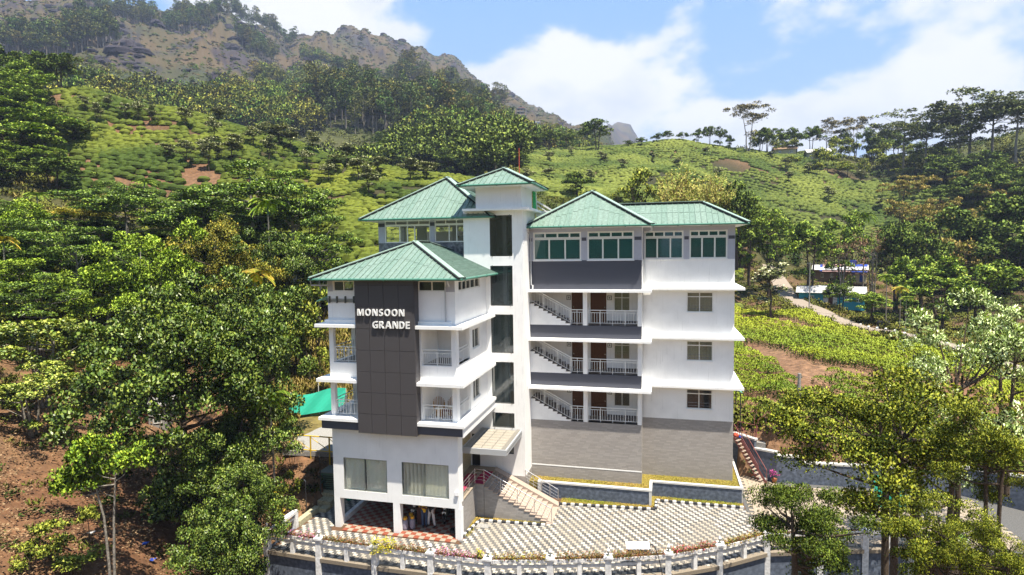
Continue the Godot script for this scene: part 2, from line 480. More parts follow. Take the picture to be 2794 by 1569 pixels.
# ---------- the lie of the land: bearing (degrees) from the survey point, then distance and height along it
const LAND := [
	[-60.8, 18, 0.0, 26, 3.0, 40, 8.0, 60, 14.0, 90, 24.0, 120, 34.0, 170, 56.0, 215, 52.0, 330, 70.0, 550, 170.0, 1000, 309.4, 1250, 247.6, 3400, 154.7],
	[-54.4, 18, -4.0, 24, -0.5, 31, 2.5, 39, 4.2, 49, 6.5, 63, 9.9, 79, 14.4, 95, 19.5, 120, 27.3, 150, 40.7, 172, 52.1, 205, 50.0, 250, 52.0, 340, 82.2, 600, 174.4, 1000, 346.3, 1250, 277.1, 3400, 173.2],
	[-49.0, 18, -6.0, 24, -3.0, 31, 1.4, 39, 2.6, 49, 5.2, 61, 8.0, 76, 12.7, 92, 18.4, 112, 24.9, 140, 38.5, 168, 53.8, 200, 48.0, 260, 52.0, 350, 91.4, 600, 185.4, 1000, 358.8, 1250, 287.0, 3400, 179.4],
	[-42.7, 18, -8.0, 26, -4.5, 31, -2.0, 40, 1.3, 50, 3.3, 62, 6.2, 78, 10.7, 95, 17.1, 110, 22.9, 132, 35.6, 153, 48.1, 185, 40.0, 250, 46.0, 350, 87.8, 520, 150.2, 700, 229.8, 1000, 376.2, 1250, 301.0, 3400, 188.1],
	[-37.6, 18, -9.0, 28, -6.0, 33, -3.0, 36, 0.0, 40, 1.2, 46, 2.6, 55, 5.0, 70, 9.0, 87, 15.6, 105, 22.8, 140, 40.3, 160, 45.7, 185, 34.0, 250, 44.0, 340, 82.7, 520, 145.4, 720, 228.8, 1000, 363.7, 1250, 291.0, 3400, 181.9],
	[-34.0, 18, -9.0, 28, -6.0, 34, -2.0, 38, 1.2, 40, 2.2, 48, 2.6, 58, 5.0, 72, 9.0, 88, 15.1, 110, 23.2, 140, 38.9, 152, 41.9, 180, 32.0, 250, 42.0, 340, 81.2, 520, 141.0, 750, 225.8, 1050, 375.7, 1312.5, 300.5, 3400, 187.8],
	[-29.2, 18, -9.0, 28, -7.0, 34, 0.0, 46, 2.3, 60, 5.0, 72, 13.7, 90, 18.7, 115, 26.4, 140, 36.5, 175, 30.0, 250, 41.0, 340, 81.6, 520, 136.2, 800, 244.8, 1150, 431.3, 1437.5, 345.0, 3400, 215.7],
	[-21.2, 18, -9.0, 28, -7.0, 34, 0.0, 46, 2.3, 60, 5.0, 80, 12.0, 110, 24.0, 135, 32.4, 165, 27.0, 240, 54.4, 340, 78.8, 560, 146.3, 850, 251.7, 1300, 441.4, 1625, 353.1, 3400, 220.7],
	[-13.8, 18, -9.0, 28, -7.0, 34, 0.0, 48, 2.3, 60, 4.0, 80, 9.0, 112, 23.0, 145, 30.5, 185, 39.5, 245, 54.4, 340, 74.6, 600, 139.7, 950, 240.5, 1400, 380.2, 1750, 304.2, 3400, 190.1],
	[-6.9, 18, -9.0, 28, -7.0, 34, 0.0, 48, 2.3, 60, 3.5, 85, 8.0, 120, 23.3, 160, 31.7, 205, 43.4, 255, 58.0, 310, 52.0, 450, 95.0, 900, 200.0, 1700, 366.4, 2125, 293.1, 3400, 183.2],
	[-3.5, 18, -9.0, 28, -7.0, 34, 0.0, 48, 2.3, 60, 3.2, 85, 7.0, 120, 22.8, 160, 31.3, 205, 43.3, 256, 58.3, 310, 50.0, 600, 70.0, 1500, 200.0, 2400, 505.0, 3000, 404.0, 3400, 252.5],
	[1.5, 18, -9.0, 28, -7.0, 34, 0.0, 46, 2.3, 60, 3.2, 90, 5.0, 118, 21.0, 160, 30.5, 210, 43.8, 262, 59.3, 320, 48.0, 600, 70.0, 2400, 120.0],
	[6.9, 16, -9.0, 26, -7.5, 33, -0.1, 42, 2.2, 46, 3.2, 60, 3.4, 85, 2.8, 105, 3.2, 125, 7.0, 150, 21.3, 200, 33.5, 262, 53.9, 320, 50.0, 2400, 120.0],
	[12.2, 16, -9.0, 25, -7.0, 32, -0.1, 42, 3.6, 50, 4.1, 62, 4.2, 90, 3.7, 118, 4.8, 136, 6.1, 150, 10.6, 180, 21.9, 230, 37.0, 292, 55.9, 340, 56.0, 2400, 120.0],
	[17.5, 16, -9.0, 24, -7.0, 30, -2.0, 36, -0.2, 48, 2.2, 62, 4.2, 92, 2.7, 115, 2.0, 136, 2.5, 150, 6.7, 180, 16.7, 230, 30.8, 292, 47.8, 340, 54.0, 2400, 120.0],
	[22.4, 16, -9.0, 24, -7.0, 30, -3.0, 38, -0.2, 50, 1.5, 62, 4.2, 92, 2.1, 117, 0.6, 142, 1.7, 172, 12.1, 212, 25.9, 262, 39.3, 320, 56.0, 2400, 120.0],
	[26.5, 16, -9.0, 24, -7.0, 32, -3.0, 42, -0.2, 60, 1.5, 92, 1.5, 117, 2.0, 150, 9.7, 190, 21.4, 242, 34.3, 300, 58.0, 2400, 120.0],
	[33.0, 16, -9.0, 24, -7.0, 34, -4.0, 60, 0.0, 92, 2.0, 117, 5.0, 150, 14.0, 190, 28.0, 242, 45.0, 300, 58.0, 2400, 120.0]
]
const RIDGE := [-59.2, 16.61 , -53.6, 18.32 , -49.3, 19.02 , -47.0, 18.90 , -46.3, 18.68 , -44.5, 19.08 , -42.7, 19.64 , -40.3, 20.27 , -39.2, 20.06 , -38.1, 19.40 , -36.4, 19.12 , -34.6, 18.98 , -31.9, 18.90 , -30.3, 19.25 , -29.0, 19.81 , -28.4, 19.97 , -26.8, 19.50 , -25.1, 19.03 , -23.2, 18.53 , -20.5, 18.09 , -19.0, 17.58 , -17.8, 16.67 , -17.1, 15.89 , -15.6, 14.86 , -14.0, 14.91 , -12.8, 13.87 , -12.0, 13.63 , -10.9, 13.03 , -9.9, 12.58 , -8.2, 12.04 , -6.8, 11.67 , -5.5, 11.45 , -4.8, 11.49 , -4.0, 11.71 , -2.8, 11.30 , -2.1, 10.20 , -1.3, 9.64 , -0.5, 9.14 , 6.2, 8.11 , 33.6, 5.25]  # bearing and elevation of the mountain's skyline
const D0 := 12.0
const D1 := 3400.0
const ND := 230
var bearings := PackedFloat32Array()
var table := []
var relief := FastNoiseLite.new()
var crags := FastNoiseLite.new()
var lumps := FastNoiseLite.new()

func stepped(pairs: Array, x: float) -> float:
	if x <= pairs[0]: return pairs[1]
	for i in range(2, pairs.size(), 2):
		if x <= pairs[i]:
			return lerpf(pairs[i - 1], pairs[i + 1], (x - pairs[i - 2]) / (pairs[i] - pairs[i - 2]))
	return pairs[-1]

func terrace_edge(x: float) -> float:
	return stepped([-9.5, 3.0, -6.3, 3.16, -3.2, 3.25, -0.3, 3.25, 2.5, 3.22, 5.3, 2.55, 7.9, 1.86, 10.6, 0.9, 13.0, -0.45, 15.3, -2.2, 18.0, -3.0, 22.0, -4.1, 30.0, -5.0], x)

func profile(row: Array, d: float) -> float:
	if d <= row[1]: return row[2]
	for i in range(3, row.size(), 2):
		if d <= row[i]:
			var k := (log(d) - log(row[i - 2])) / (log(row[i]) - log(row[i - 2]))
			return lerpf(row[i - 1], row[i + 1], k)
	return row[-1]

func make_table() -> void:
	relief.seed = 9; relief.frequency = 1.0 / 210.0; relief.fractal_type = FastNoiseLite.FRACTAL_RIDGED; relief.fractal_octaves = 5
	crags.seed = 19; crags.frequency = 1.0 / 55.0; crags.fractal_octaves = 5
	lumps.seed = 29; lumps.frequency = 1.0 / 14.0; lumps.fractal_octaves = 4
	var b := -180.0
	while b <= 180.01:
		bearings.append(b)
		b += 0.25 if b >= -63.0 and b < 37.0 else 4.0
	var back := [0.0, 12, -9, 40, -11, 90, -7, 180, 22, 320, 62, 700, 120, 3400, 150]
	for t in bearings:
		var col := PackedFloat32Array()
		var tc := clampf(t, LAND[0][0], LAND[-1][0])
		var i := 0
		while i < LAND.size() - 2 and LAND[i + 1][0] < tc: i += 1
		var k: float = (tc - LAND[i][0]) / (LAND[i + 1][0] - LAND[i][0])
		k = k * k * (3.0 - 2.0 * k) * 0.5 + k * 0.5
		var off := smoothstep(4.0, 40.0, absf(t - tc))
		var top := 0.0
		for n in ND:
			var d := D0 * exp(log(D1 / D0) * n / (ND - 1.0))
			var y := lerpf(profile(LAND[i], d), profile(LAND[i + 1], d), k)
			y = lerpf(y, profile(back, d), off)
			var x := EYE.x + sin(deg_to_rad(t)) * d
			var z := EYE.z - cos(deg_to_rad(t)) * d
			var far := smoothstep(300.0, 750.0, d)
			y += far * (relief.get_noise_2d(x, z) * 34.0 + crags.get_noise_2d(x, z) * 13.0)
			y += smoothstep(35.0, 120.0, d) * (1.0 - far) * crags.get_noise_2d(x, z) * 2.2
			y += smoothstep(20.0, 40.0, d) * (1.0 - far) * lumps.get_noise_2d(x, z) * 0.35
			col.append(y)
			if d > 420.0: top = maxf(top, (y - EYE.y) / d)
		var want := tan(deg_to_rad(stepped(RIDGE, t)))
		if top > 0.02 and off < 1.0:
			var f := lerpf(want / top, 1.0, off)
			if f > 1.0 and t > 0.5: f = 1.0
			for n in ND:
				var d := D0 * exp(log(D1 / D0) * n / (ND - 1.0))
				col[n] = EYE.y + (col[n] - EYE.y) * lerpf(1.0, f, smoothstep(330.0, 560.0, d))
		# soften the angles between the surveyed heights
		for pass_ in 2:
			var prev := col[0]
			for n in range(1, ND - 1):
				var cur := col[n]
				col[n] = prev * 0.25 + cur * 0.5 + col[n + 1] * 0.25
				prev = cur
		table.append(col)

func site(x: float, z: float, y: float) -> float:
	# where the ground was cut for the terrace, the drive and the slope below them
	var e := terrace_edge(x)
	if x > -9.6 and x < 31.0:
		if z > e - 2.2 and z < e + 40.0:
			var k := smoothstep(-9.6, -8.0, x)
			y = lerpf(y, minf(y, -6.5), k)
		elif z <= e - 2.2 and z > -14.2 and (x < 15.2 or z > -12.5):
			y = minf(y, -1.2)
	return y

func ground(x: float, z: float) -> float:
	var dx := x - EYE.x
	var dz := z - EYE.z
	var d := clampf(sqrt(dx * dx + dz * dz), D0, D1 * 0.999)
	var t := rad_to_deg(atan2(dx, -dz))
	var i := 0
	if t < -63.0: i = int((t + 180.0) / 4.0)
	else: i = clampi(bearings.bsearch(t) - 1, 0, bearings.size() - 2)
	i = clampi(i, 0, bearings.size() - 2)
	while i > 0 and bearings[i] > t: i -= 1
	while i < bearings.size() - 2 and bearings[i + 1] < t: i += 1
	var k := clampf((t - bearings[i]) / (bearings[i + 1] - bearings[i]), 0, 1)
	var r := log(d / D0) / log(D1 / D0) * (ND - 1.0)
	var n := clampi(int(r), 0, ND - 2)
	r -= n
	var a: PackedFloat32Array = table[i]
	var b: PackedFloat32Array = table[i + 1]
	return site(x, z, lerpf(lerpf(a[n], a[n + 1], r), lerpf(b[n], b[n + 1], r), k))

func bearing(x: float, z: float) -> float:
	return rad_to_deg(atan2(x - EYE.x, EYE.z - z))

func span_of(x: float, z: float) -> float:
	return Vector2(x - EYE.x, z - EYE.z).length()

func tea(x: float, z: float) -> float:
	# above zero where tea is planted
	var d := span_of(x, z)
	var t := bearing(x, z)
	var w := lumps.get_noise_2d(x * 0.6, z * 0.6) * 5.0
	var r := -1.0
	if t > -52.0 and t < -15.5:
		var lo := stepped([-52, 106, -46, 100, -42, 96, -37, 90, -32, 76, -27, 70, -20, 100, -15.5, 122], t)
		var hi := stepped([-52, 172, -49, 176, -44, 168, -42, 160, -37, 166, -33, 158, -29, 150, -21, 140, -15.5, 132], t)
		r = maxf(r, minf(minf(d - lo, hi - d), minf(t + 51.5, -16.0 - t) * 2.0) * 0.4 + w * 0.25)
	if t > -14.5 and t < 7.0:
		r = maxf(r, minf(minf(d - 124.0, 268.0 - d), minf(t + 13.0 + (d - 125.0) * 0.008, 7.5 - t) * 4.0) * 0.2 + w * 0.2)
	if t >= 3.0 and t < 27.5:
		var lo2 := stepped([3, 135, 8, 148, 13, 165, 18, 176, 27, 190], t)
		var hi2 := stepped([3, 270, 7, 262, 12, 292, 16, 262, 20, 240, 27, 225], t)
		r = maxf(r, minf(minf(d - lo2, hi2 - d), 27.5 - t) * 0.2 + w * 0.25)
	if t > 4.0 and t < 34.0 and d > 40.0 and z < -12.7 - maxf(0.0, 17.6 - x) * 2.0:
		var far := stepped([4, 122, 7, 108, 9.5, 101, 12.0, 101, 15.0, 92, 18.0, 84, 22.0, 74, 34.0, 66], t)
		r = maxf(r, minf(far - d, minf(d - 40.5, t - 5.0)) * 0.4)
	return r

func lane(x: float, z: float) -> float:
	# above zero on the bare earth lanes between the near tea beds
	var q := Vector2(x, z)
	var best := -9.0
	for seg in NEAR_LANES:
		var a := Vector2(seg[0], seg[1])
		var b := Vector2(seg[2], seg[3])
		var k := clampf((q - a).dot(b - a) / (b - a).length_squared(), 0, 1)
		best = maxf(best, lerpf(seg[4], seg[5], k) * (1.0 + 0.35 * lumps.get_noise_2d(x * 3.0, z * 3.0)) - q.distance_to(a.lerp(b, k)))
	return best

func ground_color(x: float, z: float, y: float, d: float, flat: float) -> Color:
	var n := crags.get_noise_2d(x * 0.7, z * 0.7)
	var m := lumps.get_noise_2d(x, z)
	var soil := Color(0.21, 0.1, 0.048).lerp(Color(0.29, 0.165, 0.085), clampf(0.5 + m, 0, 1))
	var grass := Color(0.085, 0.105, 0.02).lerp(Color(0.19, 0.15, 0.045), clampf(0.5 + n * 1.2, 0, 1))
	var c := grass
	var t := bearing(x, z)
	if d < 60.0 and t > 4.0 and x > 15.0:
		c = Color(0.27, 0.14, 0.075).lerp(Color(0.34, 0.2, 0.11), clampf(0.5 + m * 1.5, 0, 1))
	elif d < 60.0:
		c = soil.lerp(grass, clampf(0.25 + n * 1.6 + m * 0.8, 0, 0.8))
		if t > -37.0 and t < -29.0 and d > 42.0: c = Color(0.27, 0.19, 0.075).lerp(Color(0.2, 0.18, 0.04), clampf(0.5 + m, 0, 1))
	elif d < 330.0:
		c = grass.lerp(Color(0.05, 0.06, 0.02), clampf(0.4 + n, 0, 1))
		if t > 4.0 and d < 150.0: c = c.lerp(Color(0.2, 0.115, 0.06), clampf(0.45 + m * 1.5, 0, 1))
		if tea(x, z) > 0.0:
			c = Color(0.05, 0.05, 0.014).lerp(soil, clampf(0.2 + n * 1.6, 0, 0.9))
			if d < 122.0 and t > 4.0: c = Color(0.27, 0.14, 0.075).lerp(Color(0.34, 0.2, 0.11), clampf(0.5 + m * 1.5, 0, 1))
	if d > 250.0:
		var k := smoothstep(250.0, 420.0, d)
		var dry := Color(0.125, 0.086, 0.036).lerp(Color(0.078, 0.07, 0.022), clampf(0.5 + n * 1.5 + m * 0.5, 0, 1))
		var rock := Color(0.034, 0.027, 0.038).lerp(Color(0.062, 0.05, 0.056), clampf(0.5 + m, 0, 1))
		var cliff := smoothstep(0.06, 0.26, crags.get_noise_2d(x * 0.9 + 500.0, z * 0.9) + 0.4 * crags.get_noise_2d(x * 3.1, z * 3.1 + 90.0) + (0.78 - flat) * 0.5)
		var low := smoothstep(190.0, 90.0, y)
		var hill := dry.lerp(rock, cliff * 0.9)
		hill = hill.lerp(Color(0.045, 0.065, 0.024), clampf(low * 1.1 + n * 0.9 - 0.15, 0, 1))
		c = c.lerp(hill, k)
	return c

func make_ground() -> void:
	make_table()
	var nb := bearings.size()
	var vs := PackedVector3Array()
	var ns := PackedVector3Array()
	var cs := PackedColorArray()
	vs.resize(nb * ND); ns.resize(nb * ND); cs.resize(nb * ND)
	for i in nb:
		var t := deg_to_rad(bearings[i])
		for n in ND:
			var d := D0 * exp(log(D1 / D0) * n / (ND - 1.0))
			var x := EYE.x + sin(t) * d
			var z := EYE.z - cos(t) * d
			vs[i * ND + n] = Vector3(x, site(x, z, table[i][n]), z)
	for i in nb:
		for n in ND:
			var a := vs[maxi(i - 1, 0) * ND + n]
			var b := vs[mini(i + 1, nb - 1) * ND + n]
			var p := vs[i * ND + maxi(n - 1, 0)]
			var q := vs[i * ND + mini(n + 1, ND - 1)]
			var nr := (b - a).cross(q - p).normalized()
			if nr.y < 0.0: nr = -nr
			ns[i * ND + n] = nr
			var v := vs[i * ND + n]
			cs[i * ND + n] = ground_color(v.x, v.z, v.y, span_of(v.x, v.z), nr.y)
	var ix := PackedInt32Array()
	for i in nb - 1:
		for n in ND - 1:
			var a := i * ND + n
			ix.append_array([a, a + 1, a + ND, a + 1, a + ND + 1, a + ND])
	var hub := vs.size()
	vs.append(Vector3(EYE.x, -9.5, EYE.z)); ns.append(Vector3.UP); cs.append(Color(0.1, 0.08, 0.04))
	for i in nb - 1:
		ix.append_array([hub, i * ND, (i + 1) * ND])
	var arr := []
	arr.resize(Mesh.ARRAY_MAX)
	arr[Mesh.ARRAY_VERTEX] = vs; arr[Mesh.ARRAY_NORMAL] = ns; arr[Mesh.ARRAY_COLOR] = cs; arr[Mesh.ARRAY_INDEX] = ix
	var mesh := ArrayMesh.new()
	mesh.add_surface_from_arrays(Mesh.PRIMITIVE_TRIANGLES, arr)
	struct("terrain", mesh, M.terrain, "hillsides, soil slopes and rocky mountain around the hotel")
const NEAR_LANES := [[20.5, -47.3, 21.7, -36.7, 0.81, 1.17], [21.7, -36.7, 22.5, -29.6, 1.17, 1.44], [22.5, -29.6, 22.6, -24.5, 1.35, 1.17], [22.0, -27.5, 26.0, -26.8, 1.35, 1.44], [26.0, -26.8, 36.0, -25.0, 1.44, 1.8], [21.3, -70.0, 26.2, -66.3, 0.54, 0.54], [26.2, -66.3, 29.1, -58.5, 0.63, 0.63], [29.1, -58.5, 36.9, -48.2, 0.63, 0.81], [21.2, -26.3, 21.8, -20.7, 0.54, 0.72], [21.8, -20.7, 21.1, -16.0, 0.81, 0.81], [16.5, -19.6, 19.5, -14.2, 0.54, 0.54], [17.0, -27.0, 21.0, -23.0, 0.32, 0.32], [17.0, -36.0, 21.5, -31.0, 0.36, 0.36], [22.0, -80.0, 30.0, -74.0, 0.45, 0.45]]
const ROAD := [[33.0, -108.0], [33.8, -100.0], [33.4, -94.5], [33.4, -87.0], [33.7, -79.0], [34.6, -71.5], [36.2, -66.8], [38.2, -62.5], [40.0, -58.5], [42.0, -54.0], [46.0, -46.0], [54.0, -34.0]]

func road_gap(x: float, z: float) -> float:
	var best := 99.0
	for i in ROAD.size() - 1:
		var a := Vector2(ROAD[i][0], ROAD[i][1])
		var b := Vector2(ROAD[i + 1][0], ROAD[i + 1][1])
		var k := clampf((Vector2(x, z) - a).dot(b - a) / (b - a).length_squared(), 0, 1)
		best = minf(best, Vector2(x, z).distance_to(a.lerp(b, k)))
	return best

# ---------- the hotel
var H: Node3D

func W(basis: Basis, at: Vector3, u0: float, u1: float, v0: float, v1: float, th: float, holes: Array, m: Material, called := "wall") -> MeshInstance3D:
	var s := Shape.new()
	s.t = Transform3D(basis, at)
	s.wall(u0, u1, v0, v1, th, holes)
	return part(H, called, s, m)

func B(called: String, lo: Vector3, hi: Vector3, m: Material, parent: Node = null) -> MeshInstance3D:
	var s := Shape.new()
	s.span(lo, hi)
	return part(parent if parent else H, called, s, m)

func window(parent: Node, basis: Basis, at: Vector3, w: float, h: float, us: Array, vs: Array, fw := 0.05, frame: Material = null, glass: Material = null, inset := 0.06) -> MeshInstance3D:
	# at: lower left corner on the wall's face; us and vs: where the inner bars stand (fractions)
	if frame == null: frame = M.frame_white
	if glass == null: glass = M.glass_dark
	var s := Shape.new()
	s.t = Transform3D(basis, at)
	var xs := [0.0] + us.map(func(f): return f * w) + [w]
	var ys := [0.0] + vs.map(func(f): return f * h) + [h]
	for i in xs.size():
		var x: float = xs[i]
		var a := fw * (0.5 if i > 0 and i < xs.size() - 1 else 1.0)
		var lo := x - a if i == xs.size() - 1 else (x if i == 0 else x - a)
		s.span(Vector3(lo, 0, -inset - 0.05), Vector3(lo + (fw if (i == 0 or i == xs.size() - 1) else 2 * a), h, -inset + 0.02))
	for i in ys.size():
		var y: float = ys[i]
		var a := fw * 0.5
		var lo := y - fw if i == ys.size() - 1 else (y if i == 0 else y - a)
		s.span(Vector3(0.002, lo, -inset - 0.045), Vector3(w - 0.002, lo + fw, -inset + 0.023))
	var o := part(parent, "window", s, frame)
	for i in xs.size() - 1:
		for j in ys.size() - 1:
			var p := Shape.new()
			p.t = s.t
			p.span(Vector3(xs[i] + fw * 0.5, ys[j] + fw * 0.5, -inset - 0.028), Vector3(xs[i + 1] - fw * 0.5, ys[j + 1] - fw * 0.5, -inset - 0.02))
			part(o, "pane", p, glass)
	return o

func curtains(win: Node, basis: Basis, at: Vector3, w: float, h: float, m: Material, depth := 0.22, gap := 0.0, waves := 9.0) -> void:
	# pleated cloth behind the glass
	var s := Shape.new()
	s.t = Transform3D(basis, at)
	var n := int(waves) * 6
	for k in 2:
		var a := 0.02 if k == 0 else w * 0.5 + gap
		var b := w * 0.5 - gap if k == 0 else w - 0.02
		for i in n:
			var x0 := lerpf(a, b, float(i) / n)
			var x1 := lerpf(a, b, float(i + 1) / n)
			var z0 := -depth + 0.045 * sin(i * TAU / 6.0 + k) + 0.02 * sin(i * 0.37)
			var z1 := -depth + 0.045 * sin((i + 1) * TAU / 6.0 + k) + 0.02 * sin((i + 1) * 0.37)
			s.quad(Vector3(x0, 0.02, z0), Vector3(x1, 0.02, z1), Vector3(x1, h - 0.02, z1), Vector3(x0, h - 0.02, z0))
	part(win, "curtain", s, m)

func railing(parent: Node, a: Vector3, b: Vector3, h: float, bars: int, foot := 0.1, gap := 0.16, called := "balcony_railing", posts := 1) -> MeshInstance3D:
	# a top rail, a lower frame filled with upright bars
	var s := Shape.new()
	var up := Vector3.UP
	s.tube(a + up * h, b + up * h, 0.024)
	s.tube(a + up * (h - gap), b + up * (h - gap), 0.016)
	s.tube(a + up * foot, b + up * foot, 0.016)
	for i in posts + 2:
		var p := a.lerp(b, float(i) / (posts + 1))
		s.tube(p, p + up * h, 0.019)
	var o := part(parent, called, s, M.rail_white)
	for i in bars:
		var p := a.lerp(b, (i + 0.5) / bars)
		var q := Shape.new()
		q.tube(p + up * foot, p + up * (h - gap), 0.0125, -1, 5)
		part(o, "baluster", q, M.rail_white)
	return o

func clip(poly: Array, axis: Vector2, k: float) -> Array:
	# keeps the side where p . axis >= k
	var r := []
	for i in poly.size():
		var p: Vector2 = poly[i]
		var q: Vector2 = poly[(i + 1) % poly.size()]
		var dp := p.dot(axis) - k
		var dq := q.dot(axis) - k
		if dp >= 0.0: r.append(p)
		if (dp > 0.0 and dq < 0.0) or (dp < 0.0 and dq > 0.0):
			r.append(p.lerp(q, dp / (dp - dq)))
	return r

func slope(roof: Node, pts: Array, width := 0.333) -> void:
	# pts counter-clockwise from outside, the first edge is the eave; sheets with raised seams
	var o: Vector3 = pts[0]
	var x: Vector3 = (pts[1] - o).normalized()
	var nr: Vector3 = x.cross(pts[2] - o).normalized()
	var y := nr.cross(x)
	var flat := pts.map(func(p): return Vector2((p - o).dot(x), (p - o).dot(y)))
	var lo := INF
	var hi := -INF
	for p in flat:
		lo = minf(lo, p.x); hi = maxf(hi, p.x)
	var n := int(ceil((hi - lo) / width))
	for i in n:
		var u0 := lo + (hi - lo) * i / n
		var u1 := lo + (hi - lo) * (i + 1) / n
		var q := clip(clip(flat, Vector2(1, 0), u0 + 0.004), Vector2(-1, 0), -u1 + 0.004)
		if q.size() < 3: continue
		var s := Shape.new()
		s.poly(q.map(func(p): return o + x * p.x + y * p.y), 0.03)
		# the seam along the left edge, within the slope
		var e := clip(clip(flat, Vector2(1, 0), u0), Vector2(-1, 0), -u0 - 0.05)
		var v0 := INF
		var v1 := -INF
		for p in e:
			v0 = minf(v0, p.y); v1 = maxf(v1, p.y)
		if e.size() >= 3 and v1 - v0 > 0.12:
			s.box(o + x * (u0 + 0.012) + y * (v0 + v1) * 0.5 + nr * 0.02, Vector3(0.035, v1 - v0 - 0.06, 0.045), Basis(x, y, nr))
			if v1 - v0 > 2.2:
				# where the upper sheet laps the lower
				s.box(o + x * (u0 + u1) * 0.5 + y * lerpf(v0, v1, 0.52) + nr * 0.008, Vector3((u1 - u0) * 0.9, 0.03, 0.02), Basis(x, y, nr))
		part(roof, "roof_sheet", s, M["roof_green%d" % [0, 1, 2, 0, 1][(i * 7 + int(absf(o.x * 3.0))) % 5]])

func cap(roof: Node, a: Vector3, b: Vector3) -> void:
	# ridge capping over a dark closure strip
	var s := Shape.new()
	s.beam(a + Vector3.UP * 0.05, b + Vector3.UP * 0.05, 0.3, 0.05)
	part(roof, "ridge_cap", s, M.cap_green)
	var k := Shape.new()
	k.beam(a + Vector3.UP * 0.012, b + Vector3.UP * 0.012, 0.46, 0.045)
	part(roof, "ridge_closure", k, M.black_gap)

func gutter(roof: Node, ps: Array) -> void:
	var s := Shape.new()
	for i in ps.size() - 1:
		s.tube(ps[i] + Vector3(0, -0.05, 0), ps[i + 1] + Vector3(0, -0.05, 0), 0.062, -1, 8)
		var d: Vector3 = ps[i + 1] - ps[i]
		for k in int(d.length() / 1.9):
			var p: Vector3 = ps[i] + d.normalized() * (0.5 + k * 1.9)
			s.tube(p + Vector3(0, -0.05, 0) - d.normalized() * 0.05, p + Vector3(0, -0.05, 0) + d.normalized() * 0.05, 0.085, -1, 8)
	part(roof, "gutter", s, M.gutter_green)

func hip(x0: float, x1: float, z0: float, z1: float, eave: float, run: float, rise: float, along_z: bool, wide_left := 0.333, back := 1.2) -> MeshInstance3D:
	# a hipped roof over the eave rectangle: z0 front, z1 back
	var base := Shape.new()
	base.span(Vector3(x0 + 0.1, eave - 0.12, z1 + 0.1), Vector3(x1 - 0.1, eave - 0.035, z0 - 0.1))
	var roof := part(H, "roof", base, M.white_plaster)
	var a := Vector3(x0, eave, z0)
	var b := Vector3(x1, eave, z0)
	var c := Vector3(x1, eave, z1)
	var d := Vector3(x0, eave, z1)
	if along_z:
		var xm := (x0 + x1) * 0.5
		var p := Vector3(xm, eave + rise, z0 - run)
		var q := Vector3(xm, eave + rise, z1 + run)
		slope(roof, [a, b, p]); slope(roof, [b, c, q, p]); slope(roof, [c, d, q], back); slope(roof, [d, a, p, q], wide_left)
		for e in [[a, p], [b, p], [c, q], [d, q]]: cap(roof, e[0], e[1])
		if p.distance_to(q) > 0.1: cap(roof, p, q)
	else:
		var zm := (z0 + z1) * 0.5
		var p := Vector3(x0 + run, eave + rise, zm)
		var q := Vector3(x1 - run, eave + rise, zm)
		slope(roof, [a, b, q, p]); slope(roof, [b, c, q]); slope(roof, [c, d, p, q], back); slope(roof, [d, a, p], wide_left)
		for e in [[a, p], [b, q], [c, q], [d, p], [p, q]]: cap(roof, e[0], e[1])
	gutter(roof, [d, a, b, c])
	return roof

func V(x: float, y: float, z: float) -> Vector3:
	return Vector3(x, y, z)

